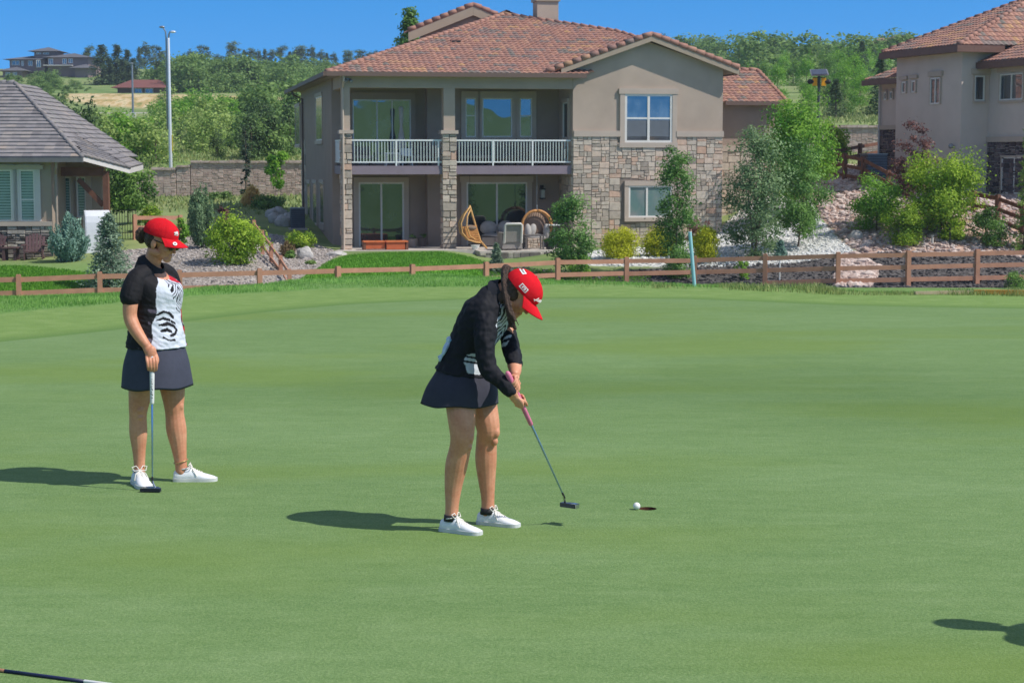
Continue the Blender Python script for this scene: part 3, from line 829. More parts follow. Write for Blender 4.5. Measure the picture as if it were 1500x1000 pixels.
plant('low_shrub', 'low dark shrub at the foot of the block wall', 'shrub', 'broad', 322, 100, 284, 30, 'oak', 700, .14, z0=.05, nc=12)
plant('low_shrub', 'dark green shrub under the air conditioner of the stone house', 'shrub', 'broad', 441, 73, 340, 40, 'lime', 1100, .09, z0=.05, nc=16)
plant('rust_shrub', 'wispy reddish brown shrub left of the grey boulder', 'shrub', 'juniper', 421, 69, 350, 26, 'rust', 900, .1)
plant('low_shrub', 'small green tuft on the grey gravel below the boulder', 'shrub', 'broad', 456, 66, 384, 17, 'oak', 300, .08, z0=.03, nc=8)
plant('low_shrub', 'small green shrub at the foot of the rusty shrub', 'shrub', 'broad', 424, 68, 368, 18, 'mid', 400, .08, z0=.03, nc=9)
g = plant('ornamental_grass', 'tall tan tuft of ornamental grass in front of the block wall', 'grass tuft', 'juniper', 369, 93, 272, 26, 'tan', 2600, .34)
# --- in front of the stone house
plant('spruce_tree', 'small bushy spruce behind the fence below the patio armchair', 'tree', 'conifer', 727, 66.5, 357, 34, 'spruce', 2000, .09)
plant('aspen_tree', 'small leafy aspen in front of the hanging chair', 'tree', 'broad', 838, 65.4, 280, 72, 'aspen', 3600, .09, z0=.5, nc=52, cr=.19, multi=2, taper=.35, airy=.6)
plant('aspen_tree', 'tall narrow aspen covering the lower window of the stone wing', 'tree', 'broad', 990, 65.4, 196, 66, 'aspen', 4200, .09, z0=.5, nc=64, cr=.19, taper=.55, airy=.65)
plant('ash_tree', 'grey green multi stemmed tree at the right corner of the stone wing', 'tree', 'broad', 1104, 67.6, 178, 104, 'olive', 6200, .095, z0=.4, nc=74, cr=.17, multi=3, taper=.3, airy=.6)
plant('leafy_tree', 'grey green tree standing in the white gravel right of the multi stemmed tree', 'tree', 'broad', 1168, 69.2, 206, 84, 'aspen', 4600, .1, z0=.6, nc=60, cr=.18, multi=2, airy=.6)
plant('leafy_tree', 'large bright green tree behind the white gravel below the solar beacon', 'tree', 'broad', 1168, 76, 132, 104, 'bright', 6400, .13, z0=1.0, nc=60, cr=.2)
plant('lime_shrub', 'lime green sapling left of the dark sloping fence', 'shrub', 'broad', 1222, 85, 180, 46, 'lime', 1300, .14, z0=.3, nc=20)
for px, w, yt, lb in ((909, 51, 335, 'round yellow shrub, leftmost of three, on the white gravel by the stone wall'), (967, 48, 335, 'round yellow shrub half hidden behind the tall narrow aspen'), (1033, 39, 335, 'round yellow shrub right of the leaning pale blue post')):
    plant('spirea_bush', lb, 'shrub', 'broad', px, 67.2 if px > 1000 else 68.6, yt, w, 'yellow', 4200, .07, z0=.0, nc=60, cr=.2, group='yellow shrubs by the stone wall')
plant('spruce_tree', 'dwarf blue spruce at the foot of the tree in the white gravel', 'tree', 'conifer', 1143, 67.4, 352, 34, 'bluejun', 1000, .09)
plant('low_shrub', 'round olive shrub on the white gravel right of the trees', 'shrub', 'broad', 1184, 71.5, 308, 20, 'mid', 600, .07, z0=.03, nc=10)
plant('plum_shrub', 'thin reddish shrub at the right corner of the stone wing', 'shrub', 'broad', 1022, 70, 312, 40, 'plum', 420, .08, z0=.4, nc=16, cr=.14)
plant('low_shrub', 'green sprig growing through the fence below the multi stemmed tree', 'shrub', 'broad', 1088, 64.8, 379, 24, 'bright', 380, .07, z0=.03, nc=9)
plant('low_shrub', 'green suckers at the fence foot below the small aspen', 'shrub', 'broad', 850, 64.6, 372, 34, 'bright', 700, .07, z0=.03, nc=12)
plant('low_shrub', 'green suckers at the fence foot below the tall aspen', 'shrub', 'broad', 992, 65, 366, 38, 'aspen', 800, .07, z0=.03, nc=12)
# --- right garden
plant('green_shrub', 'dense round green shrub on the pink rocks, left of the red leaved tree', 'shrub', 'broad', 1284, 70, 257, 72, 'bright', 4200, .085, z0=.05, nc=40)
plant('plum_tree', 'thin red leaved plum tree in front of the pale house wall', 'tree', 'broad', 1338, 71, 172, 62, 'plum', 2200, .09, z0=.7, nc=44, cr=.15, multi=3, airy=.7)
plant('maple_tree', 'lime green maple on the pink rocks in front of the pale house', 'tree', 'broad', 1379, 68.6, 224, 106, 'lime', 6400, .11, z0=.7, nc=48, cr=.2)
plant('lime_shrub', 'low lime green shrub between the round shrub and the maple', 'shrub', 'broad', 1317, 67.7, 300, 62, 'lime', 2600, .085, z0=.05, nc=28)
plant('lime_shrub', 'small lime green shrub at the foot of the maple trunk', 'shrub', 'broad', 1394, 68.0, 322, 42, 'lime', 1200, .085, z0=.05, nc=16)
plant('green_shrub', 'young green shrub on the rocks near the right edge', 'shrub', 'broad', 1451, 67.6, 308, 56, 'mid', 1700, .09, z0=.15, nc=22)
plant('conifer_tree', 'olive green conifer cut by the right edge of the picture', 'tree', 'conifer', 1502, 67.4, 178, 40, 'willow', 1600, .14)
plant('green_shrub', 'leafy weed clump at the right edge in front of the fence', 'shrub', 'broad', 1492, 62.8, 398, 38, 'mid', 700, .07, z0=.03, nc=12)

# --- background: masters shared by far copies
def master(name, kind, H, W, leaf, n, ls, seed, z0, bark='bark', nc=20, cr=.22, taper=.2, tr=None):
    r = np.random.RandomState(seed)
    root = bpy.data.objects.new(name, None); COL.objects.link(root)
    mb = MB()
    if kind == 'broad':
        V, T, cs = crown_broad(H, W, z0, n, ls, nc, cr, r, taper, .55)
        limbs(mb, H, H*.72, tr or H*.018, cs, 7, r)
    else:
        V, T = crown_conifer(H, W, z0, n, ls, r)
        mb.tube([Vector((0, 0, -.3)), Vector((0, 0, H*.5)), Vector((0, 0, H*.96))], [tr or H*.022, H*.013, H*.004], n=6)
    cards('crown', V, T, LM[leaf], root); mb.build('trunk', M[bark], root)
    root['H'] = H
    return root
used = set()
def put_tree(m, px, Y, ytop, label, cat='tree', group=None, wf=1.0):
    p = at(px, Y); H = topz(ytop, Y)-p.z
    if H < .3: H = .3
    s = H/m['H']
    o = m if m.name not in used else dup(m)
    used.add(m.name)
    o.location = p; o.rotation_euler = (0, 0, rnd.uniform(0, 6.28)); o.scale = (s*wf*rnd.uniform(.9, 1.1), s*wf*rnd.uniform(.9, 1.1), s)
    tag(o, label, cat, group)
    return o
pines = [master('pine_tree', 'broad', 10, 5.6, 'pine', 1900, .5, 20+i, -.4, nc=34, cr=.2, taper=.35) for i in range(4)]
pcon = [master('spruce_tree', 'conifer', 10, 6.2, 'pine', 2600, .6, 40+i, .3) for i in range(2)]
oaks = [master('oak_shrub', 'broad', 4, 6.0, 'oak', 1700, .42, 60+i, -.9, nc=26, cr=.2, taper=.3) for i in range(3)]
wils = [master('willow_shrub', 'broad', 4, 5.4, 'willow', 1900, .3, 70+i, -.8, nc=30, cr=.19, taper=.3) for i in range(3)]
junis = [master('juniper_tree', 'broad', 5, 4.2, 'dark', 1900, .3, 80+i, -.6, nc=30, cr=.19, taper=.5) for i in range(3)]
G_R = 'pines on the skyline of the far hill'
L_R = 'dark pine standing on the skyline of the far hill'
for px, yt, Y, wf in ((131, 64, 400, .9), (205, 70, 410, .8), (212, 62, 415, 1.0), (228, 63, 420, 1), (240, 74, 425, .9), (268, 78, 430, .9), (279, 72, 430, .8), (297, 63, 428, 1.15), (318, 79, 432, .8), (325, 80, 425, .8), (343, 60, 430, 1.1), (358, 74, 430, .8), (368, 70, 430, .9), (378, 72, 425, .9), (388, 73, 432, .8), (399, 72, 430, .9), (412, 64, 428, 1.1), (425, 76, 432, .8), (436, 70, 430, .9), (441, 66, 427, 1.0), (456, 66, 427, 1.0), (470, 73, 430, .9), (478, 78, 430, .7), (489, 76, 430, .9), (506, 73, 430, .9), (511, 73, 425, .9), (528, 70, 430, 1.0), (540, 74, 430, .9), (553, 72, 430, .9),
                       (973, 47, 428, .9), (1006, 61, 428, .7), (1036, 52, 426, 1.2), (1058, 66, 426, .7), (1085, 76, 428, .8)):
    put_tree(rnd.choice(pines if wf > .85 else pines+pcon), px+rnd.uniform(-1, 1), Y, yt, L_R, group=G_R, wf=wf*rnd.uniform(1.1, 1.9))
for px, yt, Y, wf, lb in ((150, 66, 300, .95, 'broad grey green spruce left of the red roofed bungalow, nearest the mansion'), (172, 67, 305, .9, 'tall grey green spruce just left of the red roofed bungalow'), (187, 74, 310, .9, 'spruce behind the left end of the red roofed bungalow'), (233, 90, 300, 1.1, 'dark spruce behind the right end of the red roofed bungalow')):
    o = put_tree(pcon[0] if px < 160 else pcon[1], px, Y, yt, lb, wf=wf*1.7)
for px in (160, 180, 196):
    put_tree(pcon[0], px, 300, 82+rnd.uniform(0, 6), 'grey green spruce in the cluster behind the red roofed bungalow', group='spruces behind the bungalow', wf=1.7)
G_O = 'scrub oaks covering the far hillside'
L_O = 'green scrub oak bush among many on the far hillside'
r2 = random.Random(5)
for i in range(56):
    Y = r2.uniform(285, 418); px = r2.uniform(228, 500)
    if Y > 395: px = r2.uniform(245, 560)
    put_tree(r2.choice(oaks), px, Y, 228-(TZ(at(px, Y).x, Y)+(r2.uniform(2.2, 3.8) if Y < 340 else r2.uniform(1.0, 2.2))-HC)/Y*F, L_O, 'shrub', G_O, wf=1.9)
for i in range(30):
    Y = r2.uniform(262, 300); px = r2.uniform(236, 320) if i < 16 else r2.uniform(300, 440)
    put_tree(r2.choice(oaks), px, Y, 228-(TZ(at(px, Y).x, Y)+r2.uniform(3, 5.5)-HC)/Y*F, L_O, 'shrub', G_O, wf=1.1)
for i in range(44):                          # bright oaks below the mansion
    px = r2.uniform(12, 135); Y = r2.uniform(232 if px < 100 else 258, 308)
    yt = np.interp(px, [10, 40, 70, 100, 135], [108, 104, 97, 103, 118])+(308-Y)*.5+r2.uniform(0, 6)
    put_tree(r2.choice(oaks), px, Y, yt, 'bright scrub oak below the grey mansion', 'shrub', 'scrub oaks below the mansion', wf=1.35)
G_W = 'light green willow shrubs above the block wall'
L_W = 'light green willow shrub on the slope above the block wall'
limes = [master('lime_willow', 'broad', 4, 5.4, 'bright', 1900, .3, 170+i, -.8, nc=30, cr=.19, taper=.3) for i in range(2)]
def hs(m, px, Y, hh, lb, g, wf): put_tree(m, px, Y, 228-(TZ(at(px, Y).x, Y)+hh-HC)/Y*F, lb, 'shrub', g, wf=wf)
for i in range(17):
    hs(r2.choice(limes+wils[:1]), r2.uniform(208, 385), r2.uniform(160, 200), r2.uniform(2.0, 3.6), 'bright green willow in the band of shrubs below the far road', 'willows below the far road', 1.15)
for i in range(24):
    px = r2.uniform(125, 335); Y = r2.uniform(112, 150 if not 145 < px < 218 else 128)
    hs(r2.choice(wils+wils+limes+oaks[:1]+junis[:1]), px, Y, r2.choice((.9, 1.4, 1.9, 2.6, 3.2))*r2.uniform(.85, 1.15), L_W, G_W, 1.15)
for i in range(9):
    hs(r2.choice(junis+oaks), r2.uniform(335, 440), r2.uniform(113, 165), r2.uniform(2.4, 4.6), 'dark green shrub on the slope beside the stone house', 'dark shrubs beside the stone house', 1.0)
for px, Y, yt, wf, lb in ((104, 92, 147, .72, 'dark green juniper tree rising behind the grey roof, left one'), (137, 90, 152, .72, 'dark green juniper tree rising behind the grey roof, right one'), (318, 116, 190, .95, 'brownish dark juniper above the block wall'), (398, 116, 155, .75, 'dark tree above the block wall beside the stone house'), (372, 117, 168, .8, 'dark tree above the block wall, left of the tree by the stone house'), (425, 120, 148, .8, 'dark tree above the block wall touching the stone house eave'), (358, 113, 184, .6, 'blue green conifer above the block wall'), (235, 205, 140, .9, 'round dark juniper on the meadow left of the tall lamp pole'), (270, 212, 143, .9, 'round dark juniper right of the tall lamp pole'), (318, 222, 150, .9, 'small round juniper by the road left of the yellow sign'), (372, 236, 132, .9, 'dark bush right of the yellow sign'), (298, 222, 156, .7, 'small dark bush beside the road')):
    put_tree(pcon[0] if px == 358 else rnd.choice(junis), px, Y, yt, lb, wf=wf)
# right hand background trees
brt = [master('broadleaf_tree', 'broad', 8, 7, 'mid', 3000, .34, 90+i, -1.6, nc=40, cr=.18, taper=.3) for i in range(2)]+[master('broadleaf_tree', 'broad', 8, 7, 'bright', 3000, .34, 95, -1.6, nc=40, cr=.18, taper=.3)]
G_B = 'broadleaf trees behind the stone house and the beacon'
L_B = 'leafy green tree in the belt behind the solar beacon'
for px, Y, yt in ((1075, 150, 92), (1100, 140, 96), (1118, 175, 82), (1140, 150, 88), (1160, 190, 80), (1178, 165, 78), (1205, 180, 72), (1225, 200, 66), (1236, 150, 88), (1252, 170, 72), (1262, 140, 100), (1215, 140, 110), (1185, 130, 120), (1130, 130, 118), (1092, 128, 122), (1268, 210, 66), (1290, 190, 90), (1150, 220, 74), (1240, 128, 120), (1290, 240, 66)):
    put_tree(r2.choice(brt), px+r2.uniform(-3, 3), Y, yt, L_B, group=G_B, wf=.92)
for px, Y, yt, wf, lb in ((1290, 125, 84, 1.0, 'dark spruce against the left side of the pale house'), (1224, 121, 116, 1.05, 'olive spruce with drooping branches right of the solar beacon'), (1262, 200, 62, .8, 'tall dark conifer behind the belt of leafy trees'), (1110, 118, 110, 1.0, 'dark conifer behind the roof of the right annex')):
    put_tree(pcon[1] if px > 1240 else pcon[0], px, Y, yt, lb, wf=wf*1.25)
for i in range(36):
    Y = r2.uniform(250, 415); px = r2.uniform(975, 1330)
    put_tree(r2.choice(oaks), px, Y, 228-(TZ(at(px, Y).x, Y)+r2.uniform(3, 6)-HC)/Y*F, 'dark scrub oak on the hill behind the right annex', 'shrub', 'scrub oaks on the right hill', wf=1.3)
plant('cottonwood_tree', 'tall green tree peeping over the roof of the stone house', 'tree', 'broad', 602, 108, 8, 40, 'mid', 4200, .2, z0=4, nc=60, cr=.24, taper=.3)
# ================================================================== HOUSES
class Frame:
    def __init__(s, px, py, Y, ang):
        s.O = P(px, py, Y); s.a = ang
        s.ex = Vector((math.cos(ang), math.sin(ang), 0)); s.ey = Vector((-math.sin(ang), math.cos(ang), 0))
        s.C = Vector((0, 0, HC))
    def q(s, px, py, ly=0):                     # on the plane at depth ly: (along, height)
        d = ray(px, py); t = ((s.O-s.C).dot(s.ey)+ly)/d.dot(s.ey); p = s.C+d*t-s.O
        return p.dot(s.ex), p.z
    def x(s, px, ly=0): return s.q(px, 228, ly)[0]
    def z(s, py, px, ly=0): return s.q(px, py, ly)[1]
    def s_(s, px, py, lx=0):                    # on a side plane: (depth, height)
        d = ray(px, py); t = ((s.O-s.C).dot(s.ex)+lx)/d.dot(s.ex); p = s.C+d*t-s.O
        return p.dot(s.ey), p.z
def stonework(mb, u0, u1, v0, v1, f, size=.42, gap=.014, depth=.03, holes=(), r=rnd, aspect=1.5):
    """random ashlar: f(u, v, d) -> point"""
    def emit(a, b, c, d):
        cu, cv = (a+b)/2, (c+d)/2
        for h in holes:
            if h[0] < cu < h[1] and h[2] < cv < h[3]: return
        j = lambda: r.uniform(-.03, .03)*size
        g = gap/2; dp = depth*r.uniform(.55, 1.25); n = .012
        q = [(a+g+j(), c+g+j()), (b-g+j(), c+g+j()), (b-g+j(), d-g+j()), (a+g+j(), d-g+j())]
        t_ = [(a+g+n, c+g+n), (b-g-n, c+g+n), (b-g-n, d-g-n), (a+g+n, d-g-n)]
        vs = [f(x, y, 0.0) for x, y in q]+[f(x+j(), y+j(), dp+j()) for x, y in t_]
        mb.add(vs, [(4, 5, 6, 7), (0, 1, 5, 4), (1, 2, 6, 5), (2, 3, 7, 6), (3, 0, 4, 7)], r.random())
    def split(a, b, c, d):
        w_, h_ = b-a, d-c
        lim = size*r.choice((.55, .8, 1.0, 1.3))
        if w_ < lim*aspect and h_ < lim:
            if w_ > .06 and h_ > .05: emit(a, b, c, d)
            return
        if w_/aspect > h_:
            m = a+w_*r.uniform(.36, .64); split(a, m, c, d); split(m, b, c, d)
        else:
            m = c+h_*r.uniform(.36, .64); split(a, b, c, m); split(a, b, m, d)
    x = u0
    while x < u1-1e-6:                               # uneven piers of coursed stone, so no joint runs through
        x2 = x+r.uniform(2.2, 4.0)*size
        if u1-x2 < 1.2*size: x2 = u1
        z = v0-r.uniform(0, 1.0)*size
        while z < v1-1e-6:
            z2 = z+r.uniform(1.2, 3.2)*size
            if v1-z2 < .7*size: z2 = v1
            if z2 > v0+.05: split(x, x2, max(z, v0), z2)
            z = z2
        x = x2
def tiles(mb, poly, course=.32, period=.235, amp=.034, step=.026, r=rnd, clumpy=True):
    """overlapping barrel tiles on a flat convex roof face; poly[0]->poly[1] runs along the eave"""
    p = [Vector(x) for x in poly]
    u = (p[1]-p[0]).normalized(); nrm = u.cross(p[2]-p[0]).normalized()
    if nrm.z < 0: nrm = -nrm
    v = nrm.cross(u); v.normalize()
    if v.z < 0: v = -v
    uv = [((x-p[0]).dot(u), (x-p[0]).dot(v)) for x in p]
    vmax = max(b for a, b in uv)
    def span(vv):
        xs = []
        for i in range(len(uv)):
            (a0, b0), (a1, b1) = uv[i], uv[(i+1) % len(uv)]
            if (b0-vv)*(b1-vv) <= 0 and abs(b1-b0) > 1e-6: xs.append(a0+(a1-a0)*(vv-b0)/(b1-b0))
        return (min(xs), max(xs)) if len(xs) >= 2 else None
    nc = int(vmax/course)+1; sub = 6
    for c in range(nc):
        v0 = c*course; v1 = min(v0+course*1.02, vmax)
        if v1-v0 < .05: continue
        s = span(min((v0+v1)/2, vmax-.01))
        if not s: continue
        k0, k1 = math.floor(s[0]/period), math.ceil(s[1]/period)
        for k in range(k0, k1):
            a0 = max(k*period, s[0]); a1 = min((k+1)*period, s[1])
            if a1-a0 < .03: continue
            q = p[0]+u*a0+v*v0
            cl = mnoise.noise(Vector((a0*.42, c*.75, p[0].x))) if clumpy else 0
            tint = min(1, max(0, r.gauss(.52, .17)))
            if clumpy and (cl > .27 or r.random() < .03) and r.random() < .65: tint = r.uniform(0, .22)
            elif clumpy and cl < -.4 and r.random() < .4: tint = r.uniform(.85, 1)
            lift = r.uniform(-.006, .008)
            n_ = sub if amp > 0 else 1
            vs = []
            for row, vv in ((0, v0), (1, v1)):
                for i in range(n_+1):
                    aa = a0+(a1-a0)*i/n_
                    h = amp*(.5-.5*math.cos(2*math.pi*(aa/period))) if amp > 0 else 0
                    vs.append(p[0]+u*aa+v*vv+nrm*(h+(step+lift if row == 0 else 0)+.02))
            for i in range(n_+1):
                vs.append(vs[i]-nrm*(step+.03))
            fs = [(i, i+1, n_+2+i, n_+1+i) for i in range(n_)]+[(2*(n_+1)+i, 2*(n_+1)+i+1, i+1, i) for i in range(n_)]
            mb.add(vs, fs, tint)
def ridge_tiles(mb, a, b, rad=.13, ln=.42, r=rnd):
    a = Vector(a); b = Vector(b); d = (b-a); n = max(1, int(d.length/ln)); t = d.normalized()
    for i in range(n):
        q0 = a+d*(i/n); q1 = a+d*((i+1.08)/n)
        mb.tube([q0+Vector((0, 0, .045)), q1+Vector((0, 0, .01))], [rad*1.12, rad*.92], n=8, cap=False, tint=min(1, max(.15, r.gauss(.55, .15))))
def ridge(parent, mat, a, b, rad=.1, ln=.38):
    mb = MB(); ridge_tiles(mb, a, b, rad, ln); return mb.build('ridge_cap', mat, parent, smooth=True)
def boxpart(name, mat, parent, a, b):
    mb = MB(); mb.box(a, b); return mb.build(name, mat, parent)
def slab(mb, poly, th, tint=.5):
    mb.prism(poly, (0, 0, -th), tint)

def window(fr, parent, px0, px1, y0, y1, ly, trim=(0, 0, 0, 0), panes=1, rails=(), mat_f=None, mat_t=None, glass=None, sill=True, name='window', proud=.05, fw=.06, blind=None, hd=0, split=None, label=None):
    """trim = (left, right, top, bottom) in metres; fr either (Frame,'f') or (Frame,'s',lx)"""
    f = fr[0]
    if fr[1] == 'f':
        a, zt = f.q(px0, y0, ly); b, zb = f.q(px1, y1, ly)
        zt = f.q((px0+px1)/2, y0, ly)[1]; zb = f.q((px0+px1)/2, y1, ly)[1]
        T = lambda u, w_, d: (u, ly-d, w_)
    else:
        lx = ly
        a, _ = f.s_(px0, 228, lx); b, _ = f.s_(px1, 228, lx)
        m = (px0+px1)/2
        zt = f.s_(m, y0, lx)[1]; zb = f.s_(m, y1, lx)[1]
        T = lambda u, w_, d: (lx-d, u, w_)
        if a > b: a, b = b, a
    def bx(mb, u0, u1, w0, w1, d0, d1):
        p = T(u0, w0, d0); q = T(u1, w1, d1)
        mb.box((min(p[0], q[0]), min(p[1], q[1]), min(p[2], q[2])), (max(p[0], q[0]), max(p[1], q[1]), max(p[2], q[2])))
    W = thing(name, None, None); W.parent = parent
    mb = MB(); e = fw
    bx(mb, a, b, zt-e, zt, -.02, proud); bx(mb, a, b, zb, zb+e, -.02, proud)
    bx(mb, a, a+e, zb+e, zt-e, -.02, proud); bx(mb, b-e, b, zb+e, zt-e, -.02, proud)
    xs = split if split else [i/panes for i in range(1, panes)]
    for s in xs:
        c = a+(b-a)*s; bx(mb, c-e*.55, c+e*.55, zb+e, zt-e, -.02, proud-.004)
    for s in rails:
        c = zb+(zt-zb)*s; bx(mb, a+e, b-e, c-e*.4, c+e*.4, -.02, proud-.012)
    mb.build('frame', mat_f or M['vinyl'], W)
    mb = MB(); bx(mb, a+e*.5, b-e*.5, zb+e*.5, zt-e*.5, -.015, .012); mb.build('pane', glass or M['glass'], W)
    if blind:
        mb = MB(); n = int((zt-zb-2*e)/.1)
        for i in range(n):
            c = zb+e+(i+.2)*.1
            bx(mb, a+e, b-e, c, c+.062, .013, .02)
        mb.build('blind', blind, W)
    if any(trim):
        tl, tr, tt, tb = trim; mb = MB(); pr = proud+.02
        if tt: bx(mb, a-tl-hd, b+tr+hd, zt, zt+tt, -.05, pr+.02)
        if tl: bx(mb, a-tl, a, zb-tb*0, zt, -.05, pr)
        if tr: bx(mb, b, b+tr, zb-tb*0, zt, -.05, pr)
        if tb: bx(mb, a-tl-hd*.5, b+tr+hd*.5, zb-tb, zb, -.05, pr+.03)
        mb.build('trim', mat_t or M['trim'], W)
    return W

# ------------------------------------------------------------------ the big stone and stucco house
HA = R(11)
h = Frame(499, 366, 73, HA)
HB = thing('house', 'large tan stucco and stone house with red tile roof and railed deck', 'house', h.O, HA)
X840, X1058 = h.x(839), h.x(1058)
zE = h.z(107.5, 600, -.5)                         # eaves
zBt = h.z(112, 600, 0); zBb = h.z(129, 600, 0)    # top beam
zTr = h.z(196, 950, 0)
zD = h.z(242, 600, 0); zDb = h.z(255.5, 600, 0)   # deck
LB, RB_ = 3.2, 2.6                                # back walls of the recess
XJ = h.x(626, RB_)
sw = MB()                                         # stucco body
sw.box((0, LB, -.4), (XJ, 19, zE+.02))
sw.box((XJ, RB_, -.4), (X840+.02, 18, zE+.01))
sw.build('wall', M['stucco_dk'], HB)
wg = MB()
xa, za = h.x(950), h.z(62, 950, 0)
xl_, zl_ = X840, h.z(102, 840, 0); xr_, zr_ = X1058, h.z(101, 1058, 0)
wg.prism([(xl_, 0, -.5), (xr_, 0, -.5), (xr_, 0, zr_), (xa, 0, za), (xl_, 0, zl_)], (0, 12, 0))
wg.build('wall', M['stucco'], HB)
st = MB()
holes = [(h.x(906), h.x(993), h.z(214, 950), h.z(180, 950)), (h.x(912), h.x(990), h.z(327, 950), h.z(263, 950))]
st.box((xl_+.002, -.03, -.5), (xr_-.002, 0.001, h.z(200, 950)))
st.build('mortar_bed', M['mortar'], HB)
st = MB()
stonework(st, xl_, xr_, -.45, h.z(200, 950), lambda u, v, d: (u, -.03-d, v), .29, .012, .03, holes)
stonework(st, 0, 2.4, -.3, h.z(200, 950), lambda u, v, d: (xl_-.001-d, u, v), .4, .025, .04)
st.build('stone_facing', M['stone'], HB)
for a_, b_ in ((840, 909), (990, 1059)): boxpart('trim_band', M['trim'], HB, (h.x(a_), -.1, h.z(200.5, 950)), (h.x(b_), 0, h.z(192, 950)))
# left side wall stone panel at the back
sd = MB()
y0_, _ = h.s_(441, 228, 0); y1_, _ = h.s_(429, 228, 0)
stonework(sd, min(y0_, 16.5), min(y1_, 18.9), -.2, h.s_(435, 205, 0)[1], lambda u, v, d: (-.002-d, u, v), .45)
sd.build('stone_facing', M['stone'], HB)
# columns
def column(px0, px1, side=True):
    a, b = h.x(px0), h.x(px1)
    c = thing('column', None, None); c.parent = HB
    mb = MB(); ztop = h.z(196, 580)
    mb.box((a+.05, .03, -.35), (b-.05, b-a, ztop)); mb.build('core', M['mortar'], c)
    mb = MB()
    stonework(mb, a, b, -.3, ztop, lambda u, v, d: (u, .03-d, v), .34, .02, .05)
    stonework(mb, .03, b-a, -.3, ztop, lambda u, v, d: (a+.05-d, u, v), .34, .02, .05)
    mb.build('stone_facing', M['stone'], c)
    mb = MB(); mb.box((a-.06, -.08, ztop), (b+.06, b-a+.05, ztop+.14)); mb.build('cap', M['trim'], c)
    mb = MB(); mb.box((a+.06, .02, ztop+.14), (b-.06, b-a-.05, zBb)); mb.build('shaft', M['stucco'], c)
column(499, 515.5); column(648, 669)
bm_ = MB()
bm_.box((0.06, .02, zBb), (X840-.002, .4, zBt)); bm_.box((.06, .4, zBb), (.42, LB-.002, zBt)); bm_.build('beam', M['stucco'], HB)
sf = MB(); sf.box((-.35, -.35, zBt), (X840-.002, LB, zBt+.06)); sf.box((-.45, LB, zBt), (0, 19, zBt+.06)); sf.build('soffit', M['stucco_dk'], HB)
# deck
dk = MB(); dk.box((.1, .08, zDb), (X840-.005, RB_-.004, zD-.03)); dk.box((.1, RB_-.004, zDb), (XJ, LB-.002, zD-.03)); dk.build('deck', M['slabedge'], HB)
M['rail_pale'] = plain('rail_pale', srgb(206, 218, 212), .45, 0, .03, 2)
def railing(xa_, xb_, posts, name='railing'):
    rl = thing(name, None, None); rl.parent = HB
    zt, zb = h.z(204.5, 600), h.z(238.5, 600)
    mb = MB(); mb.box((xa_, .1, zt-.06), (xb_, .17, zt)); mb.box((xa_, .11, zb), (xb_, .16, zb+.05)); mb.build('rail', M['white_metal'], rl)
    mb = MB(); n = int((xb_-xa_)/.118)
    for i in range(1, n):
        c = xa_+(xb_-xa_)*i/n
        mb.box((c-.014, .12, zb+.05), (c+.014, .15, zt-.06))
    mb.build('balusters', M['rail_pale'], rl)
    for p_ in posts:
        mb = MB(); c = h.x(p_); mb.box((c-.03, .095, zb-.12), (c+.03, .175, zt-.001)); mb.build('post', M['white_metal'], rl)
railing(h.x(515.5), h.x(648), (581, 643)); railing(h.x(669), X840-.06, (723, 781))
rl = thing('railing', None, None); rl.parent = HB
mb = MB(); zt, zb = h.z(204.5, 600), h.z(238.5, 600)
mb.box((.12, .45, zt-.06), (.18, LB-.01, zt)); mb.box((.12, .45, zb), (.18, LB-.01, zb+.05))
for i in range(24): mb.box((.135, .5+i*.115, zb+.05), (.165, .53+i*.115, zt-.06))
mb.build('rail', M['white_metal'], rl)
pt = MB(); pt.box((-.3, -.9, -.28), (X840-.06, RB_-.01, 0.0)); pt.box((h.x(690), -2.0, -.55), (h.x(868), -.901, -.01)); pt.build('patio_slab', M['concrete'], HB)
# patio edge blocks
pe = MB()
stonework(pe, h.x(690), h.x(868), -.55, -.06, lambda u, v, d: (u, -2.0-d, v), .3, .015, .03)
pe.build('patio_edging', M['stone_ledge'], HB)
# roofs
tl = MB()
TP = Vector((h.q(738, 22, 8.0)[0], 8.0, h.q(738, 22, 8.0)[1]))
apx = Vector((xa, -.35, h.z(52.5, 950, -.35)))
slope = (TP.z-zE)/8.5
apC = Vector((xa, -.5+(apx.z-zE)/slope, apx.z))
A_ = (-.55, -.5, zE); B_ = (h.x(858, -.5), -.5, zE)
tiles(tl, [A_, B_, (xa+1.2, apC.y, apC.z), (h.x(905, 5), 5.6, zE+slope*6.1), TP])
RBk = Vector((TP.x+.5, 14.5, TP.z))
tiles(tl, [(-.55, 21, zE), A_, TP, RBk])
tiles(tl, [(X1058+.4, 2.2, zE), (X1058+.4, 21, zE), RBk, TP, (h.x(905, 5), 5.6, zE+slope*6.1)])
# wing gable
eL = Vector((h.x(800, -.35), -.35, h.z(108, 800, -.35))); eR = Vector((h.x(1081, -.35), -.35, h.z(102, 1081, -.35)))
tiles(tl, [eL, (eL.x+.01, -.34, eL.z), apC, apx]) if False else None
tiles(tl, [(eR.x, -.35, eR.z), (eR.x, 8, eR.z), (apC.x, 8, apC.z), apx])
lf = MB()
def tri_roof(mb, a, b, c):
    # left slope of the gable: courses run along the rake, built as a triangle
    tiles(mb, [a, (a[0]+(c[0]-a[0])*.0+.001, a[1]+.001, a[2]), c, b])
V0 = Vector((eL.x, -.35, eL.z)); 
# left slope: eave line lies along ly at x = eL.x ; clip by valley to apC
uL = Vector((0, -1, 0))
tiles(tl, [(eL.x, .3, eL.z), (eL.x, -.35, eL.z), apx, apC])
